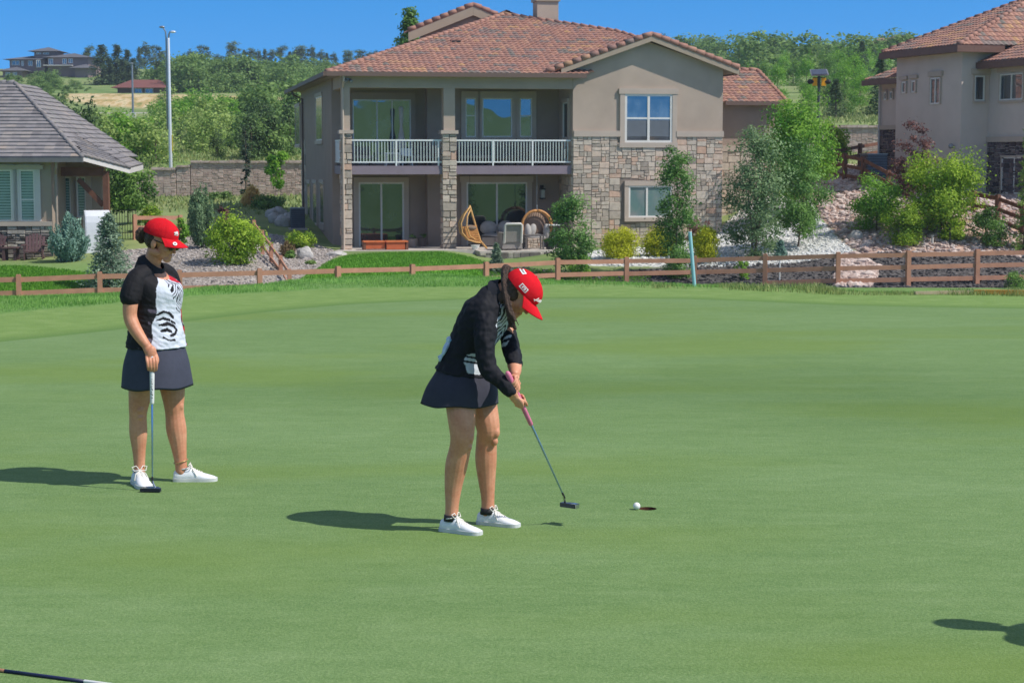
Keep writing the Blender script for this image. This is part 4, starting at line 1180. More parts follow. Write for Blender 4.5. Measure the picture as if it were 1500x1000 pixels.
# upper rear gable
g_ = 10.0
ga, gz = h.q(693, 9, g_); gl, glz = h.q(598, 47, g_); gr = 2*ga-gl
tiles(tl, [(gl, g_+1.4, glz), (gl, g_, glz), (ga, g_, gz), (ga, g_+1.4, gz)])
tiles(tl, [(gr, g_, glz), (gr, g_+1.4, glz), (ga, g_+1.4, gz), (ga, g_, gz)])
# right annex roof
k_ = 4.0
r0, rz0 = h.q(1052, 150, k_-.5); r1, _ = h.q(1153, 150, k_-.5)
t0, tz0 = h.q(1050, 103, k_+3.2); t1, _ = h.q(1109, 103, k_+3.2)
tiles(tl, [(r0, k_-.5, rz0), (r1, k_-.5, rz0), (t1, k_+3.2, tz0), (t0-2, k_+3.2, tz0), (r0-1, k_-.4, rz0)][:4])
tiles(tl, [(r1, k_-.5, rz0), (r1, k_+9, rz0), (t1, k_+5.4, tz0), (t1, k_+3.2, tz0)])
rf = tl.build('roof', M['tile'], HB)
HK = Vector((h.x(905, 5), 5.6, zE+slope*6.1))
up5 = Vector((0, 0, .05))
for a_, b_, r__ in ((A_, TP, .1), (TP, HK, .1), (HK, (xa+1.2, apC.y, apC.z), .1), (TP, RBk, .1), (eL+up5, apx+up5, .11), (eR+up5, apx+up5, .11), (apx, apC, .1), ((gl, g_, glz+.05), (ga, g_, gz+.05), .11), ((gr, g_, glz+.05), (ga, g_, gz+.05), .11), ((r1, k_-.5, rz0), (t1, k_+3.2, tz0), .1), ((t0-2, k_+3.2, tz0), (t1, k_+3.2, tz0), .1)):
    ridge(rf, M['tile'], a_, b_, r__)
# fascia boards, gutters
def board(a, b, hgt=.3, th=.06, dz=0):
    a = Vector(a); b = Vector(b)
    mb = MB(); mb.prism([a+Vector((0, 0, dz)), b+Vector((0, 0, dz)), b+Vector((0, 0, dz-hgt)), a+Vector((0, 0, dz-hgt))], (0, -th, 0)); mb.build('fascia_board', M['fascia'], HB)
board(eL+Vector((.6, 0, .2)), apx+Vector((-.002, 0, -.02)), .2); board(apx+Vector((0.002, 0, -.02)), eR+Vector((0, 0, -.02)), .2)
board((gl, g_, glz), (ga-.002, g_, gz), .42); board((ga+.002, g_, gz), (gr, g_, glz), .42)
gw = MB(); gw.prism([(gl+.7, g_+.15, glz-1.2), (gr-.7, g_+.15, glz-1.2), (gr-.7, g_+.15, glz+.1), (ga, g_+.15, gz-.25), (gl+.7, g_+.15, glz+.1)], (0, 1.2, 0)); gw.build('wall', M['stucco_dk'], HB)
gt = MB()
gt.box((-.62, -.64, zE-.13), (B_[0], -.5, zE+.045)); gt.box((-.68, -.64, zE-.13), (-.55, 21, zE+.04))
gt.box((r0+.3, k_-.62, rz0-.12), (r1+.05, k_-.5, rz0+.045)); gt.box((eR.x-.06, -.3, eR.z-.2), (eR.x+.06, 7.9, eR.z-.06))
gt.build('gutter', M['fascia_dk'], HB)
# undersides of the overhangs
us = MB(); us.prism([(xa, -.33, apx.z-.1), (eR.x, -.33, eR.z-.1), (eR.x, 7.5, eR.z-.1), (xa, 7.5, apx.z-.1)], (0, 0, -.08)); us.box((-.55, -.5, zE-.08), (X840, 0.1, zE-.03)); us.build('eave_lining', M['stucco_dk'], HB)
# annex wall
ax = MB(); xr2 = h.x(1139, k_)
ax.box((X1058-.5, k_, -.8), (xr2, k_+9, rz0)); ax.build('wall', M['stucco_dk'], HB)
ax = MB(); ax.box((X1058, k_-.07, h.z(222, 1090, k_)), (xr2+.05, k_, h.z(213.5, 1090, k_))); ax.build('trim_band', M['trim'], HB)
ax = MB(); stonework(ax, X1058, xr2, -.4, h.z(222, 1090, k_), lambda u, v, d: (u, k_-.01-d, v), .4); ax.build('stone_facing', M['stone'], HB)
cpn = MB(); cpn.tube([(xr2+.05, k_-.06, -.3), (xr2+.05, k_-.06, rz0-.1)], .045, n=8); cpn.build('downspout', M['fascia'], HB)
# chimney
ch = thing('chimney', None, None); ch.parent = HB
cy = 7.2; c0, _ = h.q(787, 30, cy); c1, _ = h.q(818, 30, cy)
mb = MB(); mb.box((c0, cy, zE+1.5), (c1, cy+.95, h.z(2, 800, cy))); mb.build('stack', M['stucco'], ch)
mb = MB(); mb.box((c0-.07, cy-.07, h.z(2, 800, cy)), (c1+.07, cy+1.02, h.z(-6, 800, cy))); mb.build('chimney_cap', M['fascia'], ch)
def vent(px, py):
    ly = 4.0
    for _ in range(40): ly += (h.z(py, px, ly)-(zE+slope*(ly+.5)))/slope*.25
    x, z = h.q(px, py, ly)
    v_ = thing('roof_vent', None, None); v_.parent = HB
    mb = MB(); mb.box((x-.22, ly-.1, z-.1), (x+.22, ly+.25, z+.12)); mb.build('hood', M['tile'], v_)
    mb = MB(); mb.box((x-.18, ly-.115, z+.0), (x+.18, ly-.101, z+.09)); mb.build('opening', M['dark'], v_)
vent(668, 63)
# windows of the front
fw_ = (h, 'f')
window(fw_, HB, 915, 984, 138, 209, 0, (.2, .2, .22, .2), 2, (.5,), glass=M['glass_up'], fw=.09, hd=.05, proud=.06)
SCR = plain('insect_screen', srgb(104, 110, 118), .8, 0, .05, 3)
for a_, b_ in ((918, 947.5), (951.5, 981)):
    boxpart('insect_screen', SCR, HB, (h.x(a_), -.03, h.z(206, 950)), (h.x(b_), -.016, h.z(176, 950)))
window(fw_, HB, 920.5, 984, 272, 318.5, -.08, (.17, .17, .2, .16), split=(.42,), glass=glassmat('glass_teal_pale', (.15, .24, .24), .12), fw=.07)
window(fw_, HB, 516, 602, 146, 240, LB, (0.05, .2, .3, 0), split=(.42, .68), fw=.05, glass=M['glass_up'], name='sliding_door', mat_t=M['stucco_dk'])
for a0_, a1_, rr in ((681.5, 697, (.55,)), (706, 750, ()), (761, 779, (.55,))):
    window(fw_, HB, a0_, a1_, 144, 201, RB_, (.18, .18, .28, .15), 1, rr, glass=M['glass_up'], fw=.05, mat_t=M['trim'])
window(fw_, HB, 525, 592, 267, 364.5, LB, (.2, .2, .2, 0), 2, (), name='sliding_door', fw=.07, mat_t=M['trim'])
window(fw_, HB, 683, 772, 267, 364.5, RB_, (.22, .2, .25, 0), 2, (), name='sliding_door', fw=.07, mat_t=M['trim'], hd=.05)
# upper side door at the right end of the recess
window((h, 's'), HB, 826, 833, 150, 236, X840, (.1, .1, .15, 0), 1, (), name='side_door')
# left side wall windows
sw_ = (h, 's')
window(sw_, HB, 463.5, 473, 141, 206, 0, (.12, .12, .15, .15), 1, (), glass=M['glass_up'], proud=.015)
window(sw_, HB, 433.5, 440, 156, 212, 0, (.12, .12, .15, .15), 1, (), glass=M['glass_up'], proud=.01)
for a0_, a1_ in ((449.5, 454), (458, 463.5), (468.5, 474)):
    window(sw_, HB, a0_, a1_, 268, 327, 0, (.14, .14, .15, .25), 1, (), glass=M['glass_up'], proud=.012)
# wall lamp and spotlights, downspout
wl = thing('wall_lamp', None, None); wl.parent = HB
lx_, lz_ = h.q(793.5, 282, RB_)
mb = MB(); mb.box((lx_-.07, RB_-.05, lz_-.28), (lx_+.07, RB_-.001, lz_+.3)); mb.box((lx_-.1, RB_-.3, lz_+.12), (lx_+.1, RB_-.04, lz_+.17)); mb.box((lx_-.11, RB_-.3, lz_-.26), (lx_+.11, RB_-.04, lz_-.22)); mb.build('bracket', M['dark'], wl)
mb = MB(); mb.box((lx_-.08, RB_-.27, lz_-.22), (lx_+.08, RB_-.07, lz_+.12)); mb.build('lantern', plain('lampglass', (.45, .45, .42), .2), wl)
fl = thing('floodlight', None, None); fl.parent = HB
lx_, lz_ = h.q(509, 117, -.1)
mb = MB()
mb.tube([(lx_-.08, -.1, lz_), (lx_-.08, -.28, lz_-.06)], [.05, .08], n=10); mb.tube([(lx_+.1, -.1, lz_), (lx_+.12, -.28, lz_-.06)], [.05, .08], n=10); mb.box((lx_-.12, -.1, lz_-.03), (lx_+.14, -.02, lz_+.05)); mb.build('lamp_heads', M['metal_grey'], fl)
mb = MB(); q0 = h.x(502.5)
mb.tube([(q0, -.55, zE-.08), (q0, -.5, zE-.3), (q0, -.04, zE-.55), (q0, -.04, -.1)], .045, n=8); mb.build('downspout', M['trim'], HB)
mb = MB(); mb.tube([(-.6, 17.2, zE-.1), (-.5, 17.2, zE-.3), (-.08, 17.2, zE-.5), (-.08, 17.2, -.2)], .05, n=8); mb.build('downspout', M['fascia_dk'], HB)

# ------------------------------------------------------------------ pale house at the right
r_ = Frame(1405, 280, 77, R(18))
RH = thing('house', 'pale stucco house with red tile roof and dark stone base at right edge', 'house', r_.O, R(18))
Lw = r_.s_(1311, 228, 0)[0]
XW = r_.x(1446.5, 0); WE = r_.s_(1535, 228, XW)[0]
zR = r_.q(1396, 66, -.45)[1]
zb_ = -2.2
bd = MB(); bd.box((0, 0, zb_), (XW+8, Lw, zR)); bd.build('wall', M['stucco_pale'], RH)
zW = r_.s_(1440, 93, XW)[1]
wb = MB(); wb.box((XW, WE, zb_), (XW+9, -.001, zW)); wb.build('wall', M['stucco_pale'], RH)
L2 = r_.s_(1287.5, 228, .7)[0]
zK = r_.s_(1300, 117, .7)[1]
kb = MB(); kb.box((.7, Lw+.001, zb_), (8, L2, zK)); kb.build('wall', M['stucco_pale'], RH)
tl = MB()
e0 = (-.5, Lw+.5, zR); e1 = (-.5, -.5, zR)
pk = Vector((5.2, Lw*.5, zR+5.2*.46))
tiles(tl, [e0, e1, pk]); tiles(tl, [e1, (11, -.5, zR), (7.5, Lw*.5, pk.z), pk]); tiles(tl, [(11, Lw+.5, zR), e0, pk, (7.5, Lw*.5, pk.z)])
w0, w1 = (XW-.55, .2, zW), (XW-.55, WE-.5, zW)
tiles(tl, [w0, w1, (XW+4.5, WE+4, zW+2.3), (XW+4.5, .2, zW+2.3)])
k0, k1 = (.1, L2+.5, zK), (.1, Lw, zK)
tiles(tl, [k0, k1, (3.5, Lw, zK+1.6), (3.5, L2-3, zK+1.6)])
rf = tl.build('roof', M['tile'], RH)
for a_, b_ in ((e1, pk), (e0, pk), (w1, (XW+4.5, WE+4, zW+2.3))): ridge(rf, M['tile'], a_, b_)
gt = MB()
gt.box((-.62, -.5, zR-.28), (-.48, Lw+.5, zR-.005)); gt.box((-.62, -.62, zR-.28), (XW+.3, -.5, zR-.005)); gt.box((XW-.67, WE-.5, zW-.28), (XW-.53, .1, zW-.005)); gt.box((0, Lw, zK-.25), (.12, L2+.5, zK-.005))
gt.box((-.48, -.5, zR-.25), (XW, 0, zR-.2)); gt.box((-.48, 0, zR-.25), (0, Lw+.4, zR-.2)); gt.box((XW-.53, WE-.4, zW-.25), (XW, .0, zW-.2))
gt.build('fascia', plain('fascia_brown', srgb(112, 84, 74), .6), RH)
sr = (r_, 's')
GU = M['glass_up']
window(sr, RH, 1320, 1326, 120, 137, 0, (.06, .06, 0, 0), glass=GU); window(sr, RH, 1334, 1340, 118.5, 136, 0, (.06, .06, 0, 0), glass=GU)
window(sr, RH, 1361.5, 1376, 114, 153, 0, (.05, .05, 0, 0), 2, (), glass=GU)
for a0_, a1_, t0_, b0_, in ((1317, 1328, 112, 117.5), (1331.5, 1343, 110, 115.5), (1359, 1379, 105, 112.5)):
    u0, _ = r_.s_(a0_, 228, 0); u1, _ = r_.s_(a1_, 228, 0); m_ = (a0_+a1_)/2
    boxpart('lintel', M['trim'], RH, (-.1, min(u0, u1), r_.s_(m_, b0_, 0)[1]), (-.001, max(u0, u1), r_.s_(m_, t0_, 0)[1]))
u0, _ = r_.s_(1460, 228, XW); u1, _ = r_.s_(1503, 228, XW)
boxpart('lintel', M['trim'], RH, (XW-.1, u1, r_.s_(1480, 105.5, XW)[1]), (XW-.001, u0, r_.s_(1480, 96, XW)[1]))
boxpart('lintel', M['trim'], RH, (r_.x(1420), -.1, r_.z(109.5, 1433)), (XW-.002, -.001, r_.z(101, 1433)))
window((r_, 'f'), RH, 1427, 1441, 111, 148, 0, (.05, .05, 0, .08))
window(sr, RH, 1463, 1497, 108, 147, XW, (.05, .05, 0, .08), 2, (), glass=GU)
window(sr, RH, 1469, 1506, 230, 284, XW, (.06, .06, .06, .06), 2, (), glass=GU)
window(sr, RH, 1288.8+5, 1298, 135, 147, .7, (.05, .05, .1, 0), glass=GU); window(sr, RH, 1302.5, 1307, 134, 146, .7, (.05, .05, .1, 0), glass=GU)
mb = MB(); za_ = r_.s_(1470, 208, XW)[1]
stonework(mb, WE, -.02, zb_, za_, lambda u, v, d: (XW-.002-d, u, v), .26, .02, .05); 
zk_ = r_.s_(1299, 190, .7)[1]
stonework(mb, Lw+.05, L2, zb_, zk_, lambda u, v, d: (.698-d, u, v), .26, .02, .05)
mb.build('stone_facing', M['stone_dark'], RH)
boxpart('trim_band', M['trim'], RH, (XW-.1, WE, za_), (XW-.001, -.001, za_+.22)); boxpart('trim_band', M['trim'], RH, (.6, Lw+.01, zk_), (.699, L2, zk_+.2))
mb = MB(); mb.tube([(.62, L2-.1, zK-.1), (.62, L2-.1, zb_)], .05, n=8); mb.build('downspout', M['trim_lt'], RH)
mb = MB(); u0, z0_ = r_.s_(1398, 216, 0); mb.tube([(-.02, u0, z0_), (-.16, u0, z0_+.05)], [.05, .12], n=10); u0, _ = r_.s_(1371, 228, 0); mb.build('wall_lamp', M['metal_grey'], RH)
# air conditioner by the right house
def ac_unit(label, px, Y, ytop, wpx):
    p = at(px, Y); zt = topz(ytop, Y); w_ = wpx*Y/F; hh = zt-p.z
    t_ = thing('air_conditioner', label, 'air conditioner', p, .2)
    mb = MB(); mb.box((-w_/2, -w_/2, .05), (w_/2, w_/2, hh-.04))
    mb.build('casing', plain('ac_casing', srgb(92, 98, 112), .5, .3), t_)
    mb = MB()
    for i in range(9):
        z = .12+(hh-.25)*i/8
        mb.box((-w_/2-.012, -w_/2-.012, z), (w_/2+.012, w_/2+.012, z+.02))
    mb.build('grille', M['dark'], t_)
    mb = MB(); mb.box((-w_/2-.02, -w_/2-.02, hh-.04), (w_/2+.02, w_/2+.02, hh)); mb.build('lid', M['metal_grey'], t_)
    mb = MB(); mb.box((-w_/2-.1, -w_/2-.1, -.3), (w_/2+.1, w_/2+.1, .05)); mb.build('pad', M['concrete'], t_)
ac_unit('grey air conditioner against the left side wall of the stone house', 436, 81, 304, 20)
ac_unit('blue grey air conditioner behind the dark fence by the pale house', 1279, 80.5, 225, 30)

# ------------------------------------------------------------------ grey roofed house at the left
l_ = Frame(78, 381, 66, R(2))
LH = thing('house', 'taupe house with grey tile roof and ledge stone base at left edge', 'house', l_.O, R(2))
x0 = l_.x(-260); zG = l_.z(231, 60, -.6)
mb = MB(); mb.box((x0, 0, -.3), (0, 9, zG+.02)); mb.box((0, 2.5, -.3), (l_.x(149, 2.5), 3.3, zG-.1)); mb.build('wall', plain('taupe', srgb(164, 148, 132), .9, 0, .07, 1.2, .5, 90), LH)
mb = MB(); zs = l_.z(331, 40, 0)
mb.box((x0, -.04, -.3), (-.001, -.001, zs)); mb.build('mortar_bed', M['mortar'], LH)
mb = MB(); stonework(mb, l_.x(-90), 0, -.2, zs, lambda u, v, d: (u, -.04-d, v), .17, .015, .06, aspect=3.0); mb.build('stone_facing', M['stone_ledge'], LH)
mb = MB(); mb.box((x0, -.13, zs), (.02, -.002, l_.z(324.5, 40, 0))); mb.build('sill_band', M['trim'], LH)
BL = plain('blind_slat', srgb(146, 170, 164), .5, 0, .03)
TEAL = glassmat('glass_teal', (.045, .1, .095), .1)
for a0_, a1_, rl_ in ((-70, -32, ()), (-22, 19, ()), (28.5, 52.5, (.42,))):
    window((l_, 'f'), LH, a0_, a1_, 249, 324, 0, (.22, .2, .2, 0), 1, rl_, glass=TEAL, blind=BL, mat_t=M['trim_lt'], hd=.0, fw=.05)
mb = MB(); mb.box((l_.x(-90), -.14, l_.z(248, 30, 0)), (l_.x(63.5), -.005, l_.z(242, 30, 0))); mb.build('window_head', M['trim'], LH)
for a0_, a1_ in ((87, 105), (112, 127)):
    window((l_, 'f'), LH, a0_, a1_, 259, 318, 2.5, (.14, .2, .18, .1), 1, (), glass=TEAL, blind=BL, mat_t=M['trim'], fw=.05)
tl = MB()
xg = l_.x(120, -.6); zr_ = l_.z(122, 20, 5.2); xr_ = l_.x(24, 5.2)
tiles(tl, [(x0, -.6, zG), (xg, -.6, zG), (xr_, 5.2, zr_), (x0, 5.2, zr_)], .3, .34, 0, .04, clumpy=False)
tiles(tl, [(xg, -.6, zG), (xg+.2, 10, zG), (xr_, 9, zr_), (xr_, 5.2, zr_)], .3, .34, 0, .04, clumpy=False)
pz = l_.q(190, 246, 2.0); pb = l_.q(97, 190, 4.0); pa = l_.q(119, 227, -.55)
rr_ = [(pa[0], -.55, pa[1]), (pz[0], 2.0, pz[1]), (pz[0]-.4, 7.5, pz[1]+.1), (pb[0], 4.0, pb[1])]
tiles(tl, [rr_[0], rr_[1], rr_[3]], .3, .34, 0, .04, clumpy=False); tiles(tl, [rr_[1], rr_[2], rr_[3]], .3, .34, 0, .04, clumpy=False)
rf = tl.build('roof', M['tile_grey'], LH)
ridge(rf, M['tile_grey'], (xg, -.6, zG), (xr_, 5.2, zr_), .08, .3); ridge(rf, M['tile_grey'], (xr_, 5.2, zr_), (x0, 5.2, zr_), .08, .3); ridge(rf, M['tile_grey'], rr_[0], rr_[1], .06, .3)
mb = MB(); mb.box((x0, -.75, zG-.16), (xg+.05, -.6, zG)); mb.build('gutter', plain('gutter_grey', srgb(110, 108, 108), .5), LH)
mb = MB(); mb.prism([Vector(q)+Vector((0, 0, -.03)) for q in rr_], (0, 0, -.17)); mb.box((x0, -.6, zG-.12), (xg, 0, zG-.06)); mb.build('soffit', M['trim_lt'], LH)
mb = MB(); p0, p1 = l_.x(149.5, 1.0), l_.x(157.5, 1.0)
mb.box((p0, 1.0, -.3), (p1, 1.3, pz[1]-.1)); mb.build('porch_post', M['wood_dark'], LH)
mb = MB(); zb2 = l_.z(252.5, 120, 1.0)
mb.box((l_.x(88, 1.0), 1.02, l_.z(258, 120, 1.0)), (p0-.002, 1.25, l_.z(245, 120, 1.0))); mb.bar((p0-.9, 1.15, zb2-.25), (p0-.02, 1.15, zb2-1.2), .12, .18); mb.build('porch_beam', M['wood_dark'], LH)
mb = MB(); dx_ = l_.x(81, -.1); mb.tube([(dx_+.15, -.62, zG-.1), (dx_+.1, -.5, zG-.35), (dx_, -.1, zG-.6), (dx_, -.1, -.1)], .05, n=8); mb.build('downspout', plain('spout', srgb(150, 138, 126), .6), LH)
mb = MB(); mb.box((x0, -2.6, -.4), (l_.x(215, 0), 8.8, -.02)); mb.build('patio_slab', M['concrete'], LH)

# ------------------------------------------------------------------ block retaining walls
def blockwall(label, lst, Y0, cap=True):
    o = P(lst[0][0], lst[0][2], Y0)
    t_ = thing('retaining_wall', label, 'retaining wall', o)
    mb = MB(); cp_ = MB(); cr = MB()
    for (px0, px1, yt, yb) in lst:
        a = P(px0, yt, Y0)-o; b = P(px1, yb, Y0)-o
        cr.box((a.x, .03, b.z-.6), (b.x, .6, a.z-.03))
        stonework(mb, a.x, b.x, b.z-.3, a.z-.12, lambda u, v, d: (u, .03-d, v), .18, .007, .036, aspect=2.6)
        x = a.x
        while x < b.x-.05:
            w_ = min(rnd.uniform(.45, .7), b.x-x); cp_.box((x+.01, -.1, a.z-.12+rnd.uniform(-.01, .01)), (x+w_-.01, .5, a.z+rnd.uniform(-.01, .04)), tint=rnd.random()); x += w_
    cr.build('core', M['stone_block'], t_); mb.build('block_face', M['stone_block'], t_); cp_.build('coping', M['stone_block'], t_)
blockwall('long pink grey block retaining wall between the grey roofed house and the stone house', [(200, 222, 251, 288), (222, 258, 246, 288), (258, 279, 242, 287), (279, 470, 235.5, 286)], 106)
blockwall('block retaining wall between the bright green tree and the pale house', [(1180, 1300, 184, 226)], 105)

# ------------------------------------------------------------------ far houses
def hip(mb, x0, x1, y0, y1, z, rise, run=None):
    cy_ = (y0+y1)/2; hd_ = (y1-y0)/2; run = hd_ if run is None else run
    a, b, c, d = (x0, y0, z), (x1, y0, z), (x1, y1, z), (x0, y1, z)
    e, f = (min(x0+run, (x0+x1)/2), cy_, z+rise), (max(x1-run, (x0+x1)/2), cy_, z+rise)
    mb.add([a, b, c, d, e, f], [(0, 1, 5, 4), (1, 2, 5), (2, 3, 4, 5), (3, 0, 4), (3, 2, 1, 0)])
m_ = Frame(66, 115, 330, 0)
MH = thing('mansion', 'large grey hip roofed house on the hilltop at the upper left', 'house', m_.O)
wl_ = MB(); rf_ = MB(); wn_ = []
def blk(px0, px1, yt, yb, d0, d1, roof=None, ov=1.0):
    a, zt = m_.q(px0, yt, d0); b, zb = m_.q(px1, yb, d0)
    wl_.box((a, d0, zb), (b, d1, zt))
    if roof: hip(rf_, a-ov, b+ov, d0-ov, d1+ov, zt, m_.z(roof, px0, d0)-zt)
blk(50, 82, 75.5, 100, 2, 8, 68); blk(70, 130, 84.5, 118, 0, 10, 76); blk(14, 66, 87.5, 118, 1, 10, 80); blk(4, 32, 104, 118, -4, 2, 97)
blk(110, 130, 100, 120, -4, 2, 93)
wl_.build('wall', plain('mansion_wall', srgb(150, 128, 126), .9, 0, .1, .3), MH); rf_.build('roof', plain('mansion_roof', srgb(98, 98, 104), .9, 0, .1, .3), MH)
for px0, px1, yt, yb, d in ((17, 29, 89, 96, .9), (31, 35, 89, 97, .9), (41, 48, 89, 97, .9), (53, 60, 88, 99, -.1), (71, 78, 86, 95, -.1), (91, 98, 86, 94, -.1), (100, 107, 86, 93, -.1), (53, 60, 77, 80, 1.9), (63, 72, 77, 80, 1.9), (8, 15, 106, 114, -4.1), (19, 25, 106, 111, -4.1)):
    window((m_, 'f'), MH, px0, px1, yt, yb, d, (0, 0, 0, 0), 2, (), glass=GU, fw=.1)
mb = MB(); a, zt = m_.q(66, 97, -.2); b, zb = m_.q(108, 93, -.2); mb.box((a, -1.6, zt), (b, -.1, zt+.15))
mb.build('balcony', M['trim_lt'], MH)
b_ = Frame(203, 139, 262, 0)
BH = thing('bungalow', 'low brown bungalow with a long dull red roof on the hillside', 'house', b_.O)
mb = MB(); a, zt = b_.q(172, 129, 0); b, zb = b_.q(238, 140, 0); mb.box((a, 0, zb-1), (b, 8, zt)); mb.build('wall', plain('bungalow_wall', srgb(138, 108, 92), .9), BH)
mb = MB(); hip(mb, a-.8, b+.8, -1, 9, zt, 1.3, 2); mb.build('roof', plain('bungalow_roof', srgb(120, 76, 70), .9, 0, .1, .5), BH)
for px0, px1 in ((197, 208), (213, 224)): window((b_, 'f'), BH, px0, px1, 130, 137, 0, (.1, .1, .1, .1), 2, (), glass=GU)
f_ = Frame(1305, 72, 330, 0)
FH = thing('far_house', 'brown roofed house on the hill just left of the pale house\'s eave', 'house', f_.O)
mb = MB(); a, zt = f_.q(1285, 62, 0); b, zb = f_.q(1340, 78, 0); mb.box((a, 0, zb), (b, 8, zt)); mb.build('wall', M['stucco_dk'], FH)
mb = MB(); hip(mb, a-.8, b+.8, -1, 9, zt, 1.0, 2); a2, z2 = f_.q(1302, 60, -.5); b2, z3 = f_.q(1332, 52, -.5); n_ = 10
mb.prism([(a2+(b2-a2)*i/n_, -1.5, z2+(z3-z2)*math.sin(math.pi*i/n_)) for i in range(n_+1)], (0, 8, 0)); mb.build('roof', plain('farhouse_roof', srgb(140, 112, 98), .9), FH)
# ================================================================== PATIO, DECK AND YARD THINGS
def hp(px, ly, z=0):                              # on the stone house's patio
    x = h.x(px, ly); w_ = h.O+h.ex*x+h.ey*ly; w_.z = h.O.z+z; return w_
PXM = 73/F
cane = plain('cane', srgb(190, 134, 78), .5, 0, .15, 12)
cane_lt = plain('cane_light', srgb(206, 160, 100), .5, 0, .15, 12)
cush = plain('cushion', srgb(168, 164, 160), .9, 0, .1, 8, .3, 60)
wick = plain('wicker_grey', srgb(142, 136, 132), .8, 0, .15, 30, .4, 120)
wickd = plain('wicker_dark', srgb(96, 92, 92), .8, 0, .15, 30, .4, 120)
terr = plain('terracotta', srgb(186, 96, 58), .7, 0, .1, 6)
# egg chair seen from the side
t_ = thing('hanging_chair', 'slim cane hanging chair seen from the side, right of the stone column', 'chair', hp(691, -.2), HA)
def S(px, py, d=0): return Vector(((px-691)*PXM, d, (366-py)*PXM))
mb = MB()
for dd in (-.28, .28):
    pts_ = [S(*q, dd*k) for q, k in (((688, 304), .1), ((679, 315), .7), ((673, 328), 1), ((675, 342), 1), ((684, 352), .9), ((696, 356), .6), ((703, 357), .2))]
    mb.tube(pts_, .032, n=8)
mb.tube([S(688, 303), S(693, 320), S(699, 340), S(704, 355), S(713, 365)], .04, n=8)
mb.tube([S(689, 308), S(683, 318, -.2), S(681, 332, -.34), S(686, 346, -.3), S(700, 356)], .028, n=8)
mb.build('cane_frame', cane_lt, t_, smooth=True)
mb = MB()
for i in range(9):
    f_ = i/8
    a = S(675+f_*9, 334+f_*17); b = S(698+f_*5, 332+f_*22)
    mb.bar(a+Vector((0, -.3+.1*f_, 0)), b+Vector((0, -.05, 0)), .05, .03, (0, 1, 0)); mb.bar(a+Vector((0, .26-.1*f_, 0)), b+Vector((0, .08, 0)), .05, .03, (0, 1, 0))
mb.build('slatted_basket', cane, t_)
mb = MB(); mb.ell(S(688, 335), (.27, .24, .12)); mb.build('cushion', plain('brown_cushion', srgb(120, 104, 90), .9), t_, smooth=True)
mb = MB(); mb.tube([S(688, 304), Vector((S(688, 0).x, 0, zDb-.02))], .008, n=5); mb.build('rope', M['dark'], t_)
# round egg chair seen from the front
t_ = thing('hanging_chair', 'round cane hanging chair with grey cushions seen from the front', 'chair', hp(786.5, .3), HA)
cz = (366-333)*PXM; rr = 22.5*PXM
mb = MB()
mb.tube([Vector((rr*math.sin(a), 0, cz+rr*math.cos(a))) for a in np.linspace(0, 2*math.pi, 29)], .055, n=8, cap=False)
mb.tube([Vector((rr*.93*math.sin(a), .12, cz+rr*.93*math.cos(a))) for a in np.linspace(0, 2*math.pi, 29)], .03, n=8, cap=False)
mb.build('cane_ring', cane, t_, smooth=True)
mb = MB()
for i in range(9):
    a = -1.2+2.4*i/8
    mb.tube([Vector((rr*.95*math.sin(a*.5), .05, cz+rr*.95*math.cos(a*.5))), Vector((rr*.75*math.sin(a), .5, cz)), Vector((rr*.7*math.sin(a), .3, cz-rr*.7))], .012, n=5)
mb.ell((0, .38, cz-.02), (rr*.9, .22, rr*.9)); mb.build('woven_shell', plain('cane_shell', srgb(132, 110, 96), .8, 0, .2, 20), t_, smooth=True)
mb = MB(); mb.ell((-rr*.62, .02, cz-rr*.42), (.16, .2, .34)); mb.ell((rr*.66, .02, cz-rr*.4), (.14, .2, .32)); mb.ell((0, .02, cz-rr*.78), (rr*.72, .24, .13)); mb.ell((-.18, .1, cz-rr*.35), (.17, .15, .3), Matrix.Rotation(.3, 3, 'Y'))
mb.build('cushion', cush, t_, smooth=True)
mb = MB(); mb.tube([(0, 0, cz+rr), (0, 0, cz+rr+.2)], .03, n=6); mb.tube([(0, 0, cz+rr+.2), (0, 0, zDb-.02)], .01, n=5); mb.build('hanger', M['metal_grey'], t_)
# armchair
t_ = thing('armchair', 'grey wicker patio armchair with a pale frame, seen from behind', 'chair', hp(747.5, -1.1), HA+.05)
w_ = 30*PXM/2
mb = MB(); mb.box((-w_, -.35, .05), (w_, .5, .48)); mb.box((-w_, -.3, .48), (-w_+.14, .5, .68)); mb.box((w_-.14, -.3, .48), (w_, .5, .68)); mb.build('base', wick, t_)
mb = MB(); mb.prism([(-w_*.8, -.4, .32), (w_*.8, -.4, .32), (w_*.78, -.52, 1.0), (-w_*.78, -.52, 1.0)], (0, .09, 0)); mb.build('backrest', wick, t_)
mb = MB(); mb.tube([(-w_*.86, -.42, .3), (-w_*.85, -.54, .98), (-w_*.7, -.56, 1.04), (w_*.7, -.56, 1.04), (w_*.85, -.54, .98), (w_*.86, -.42, .3)], .05, n=8); mb.build('back_frame', M['trim_lt'], t_, smooth=True)
for sx in (-1, 1):
    for sy in (-.3, .45):
        mb = MB(); mb.box((sx*(w_-.06)-.03, sy-.03, 0), (sx*(w_-.06)+.03, sy+.03, .05)); mb.build('leg', wickd, t_)
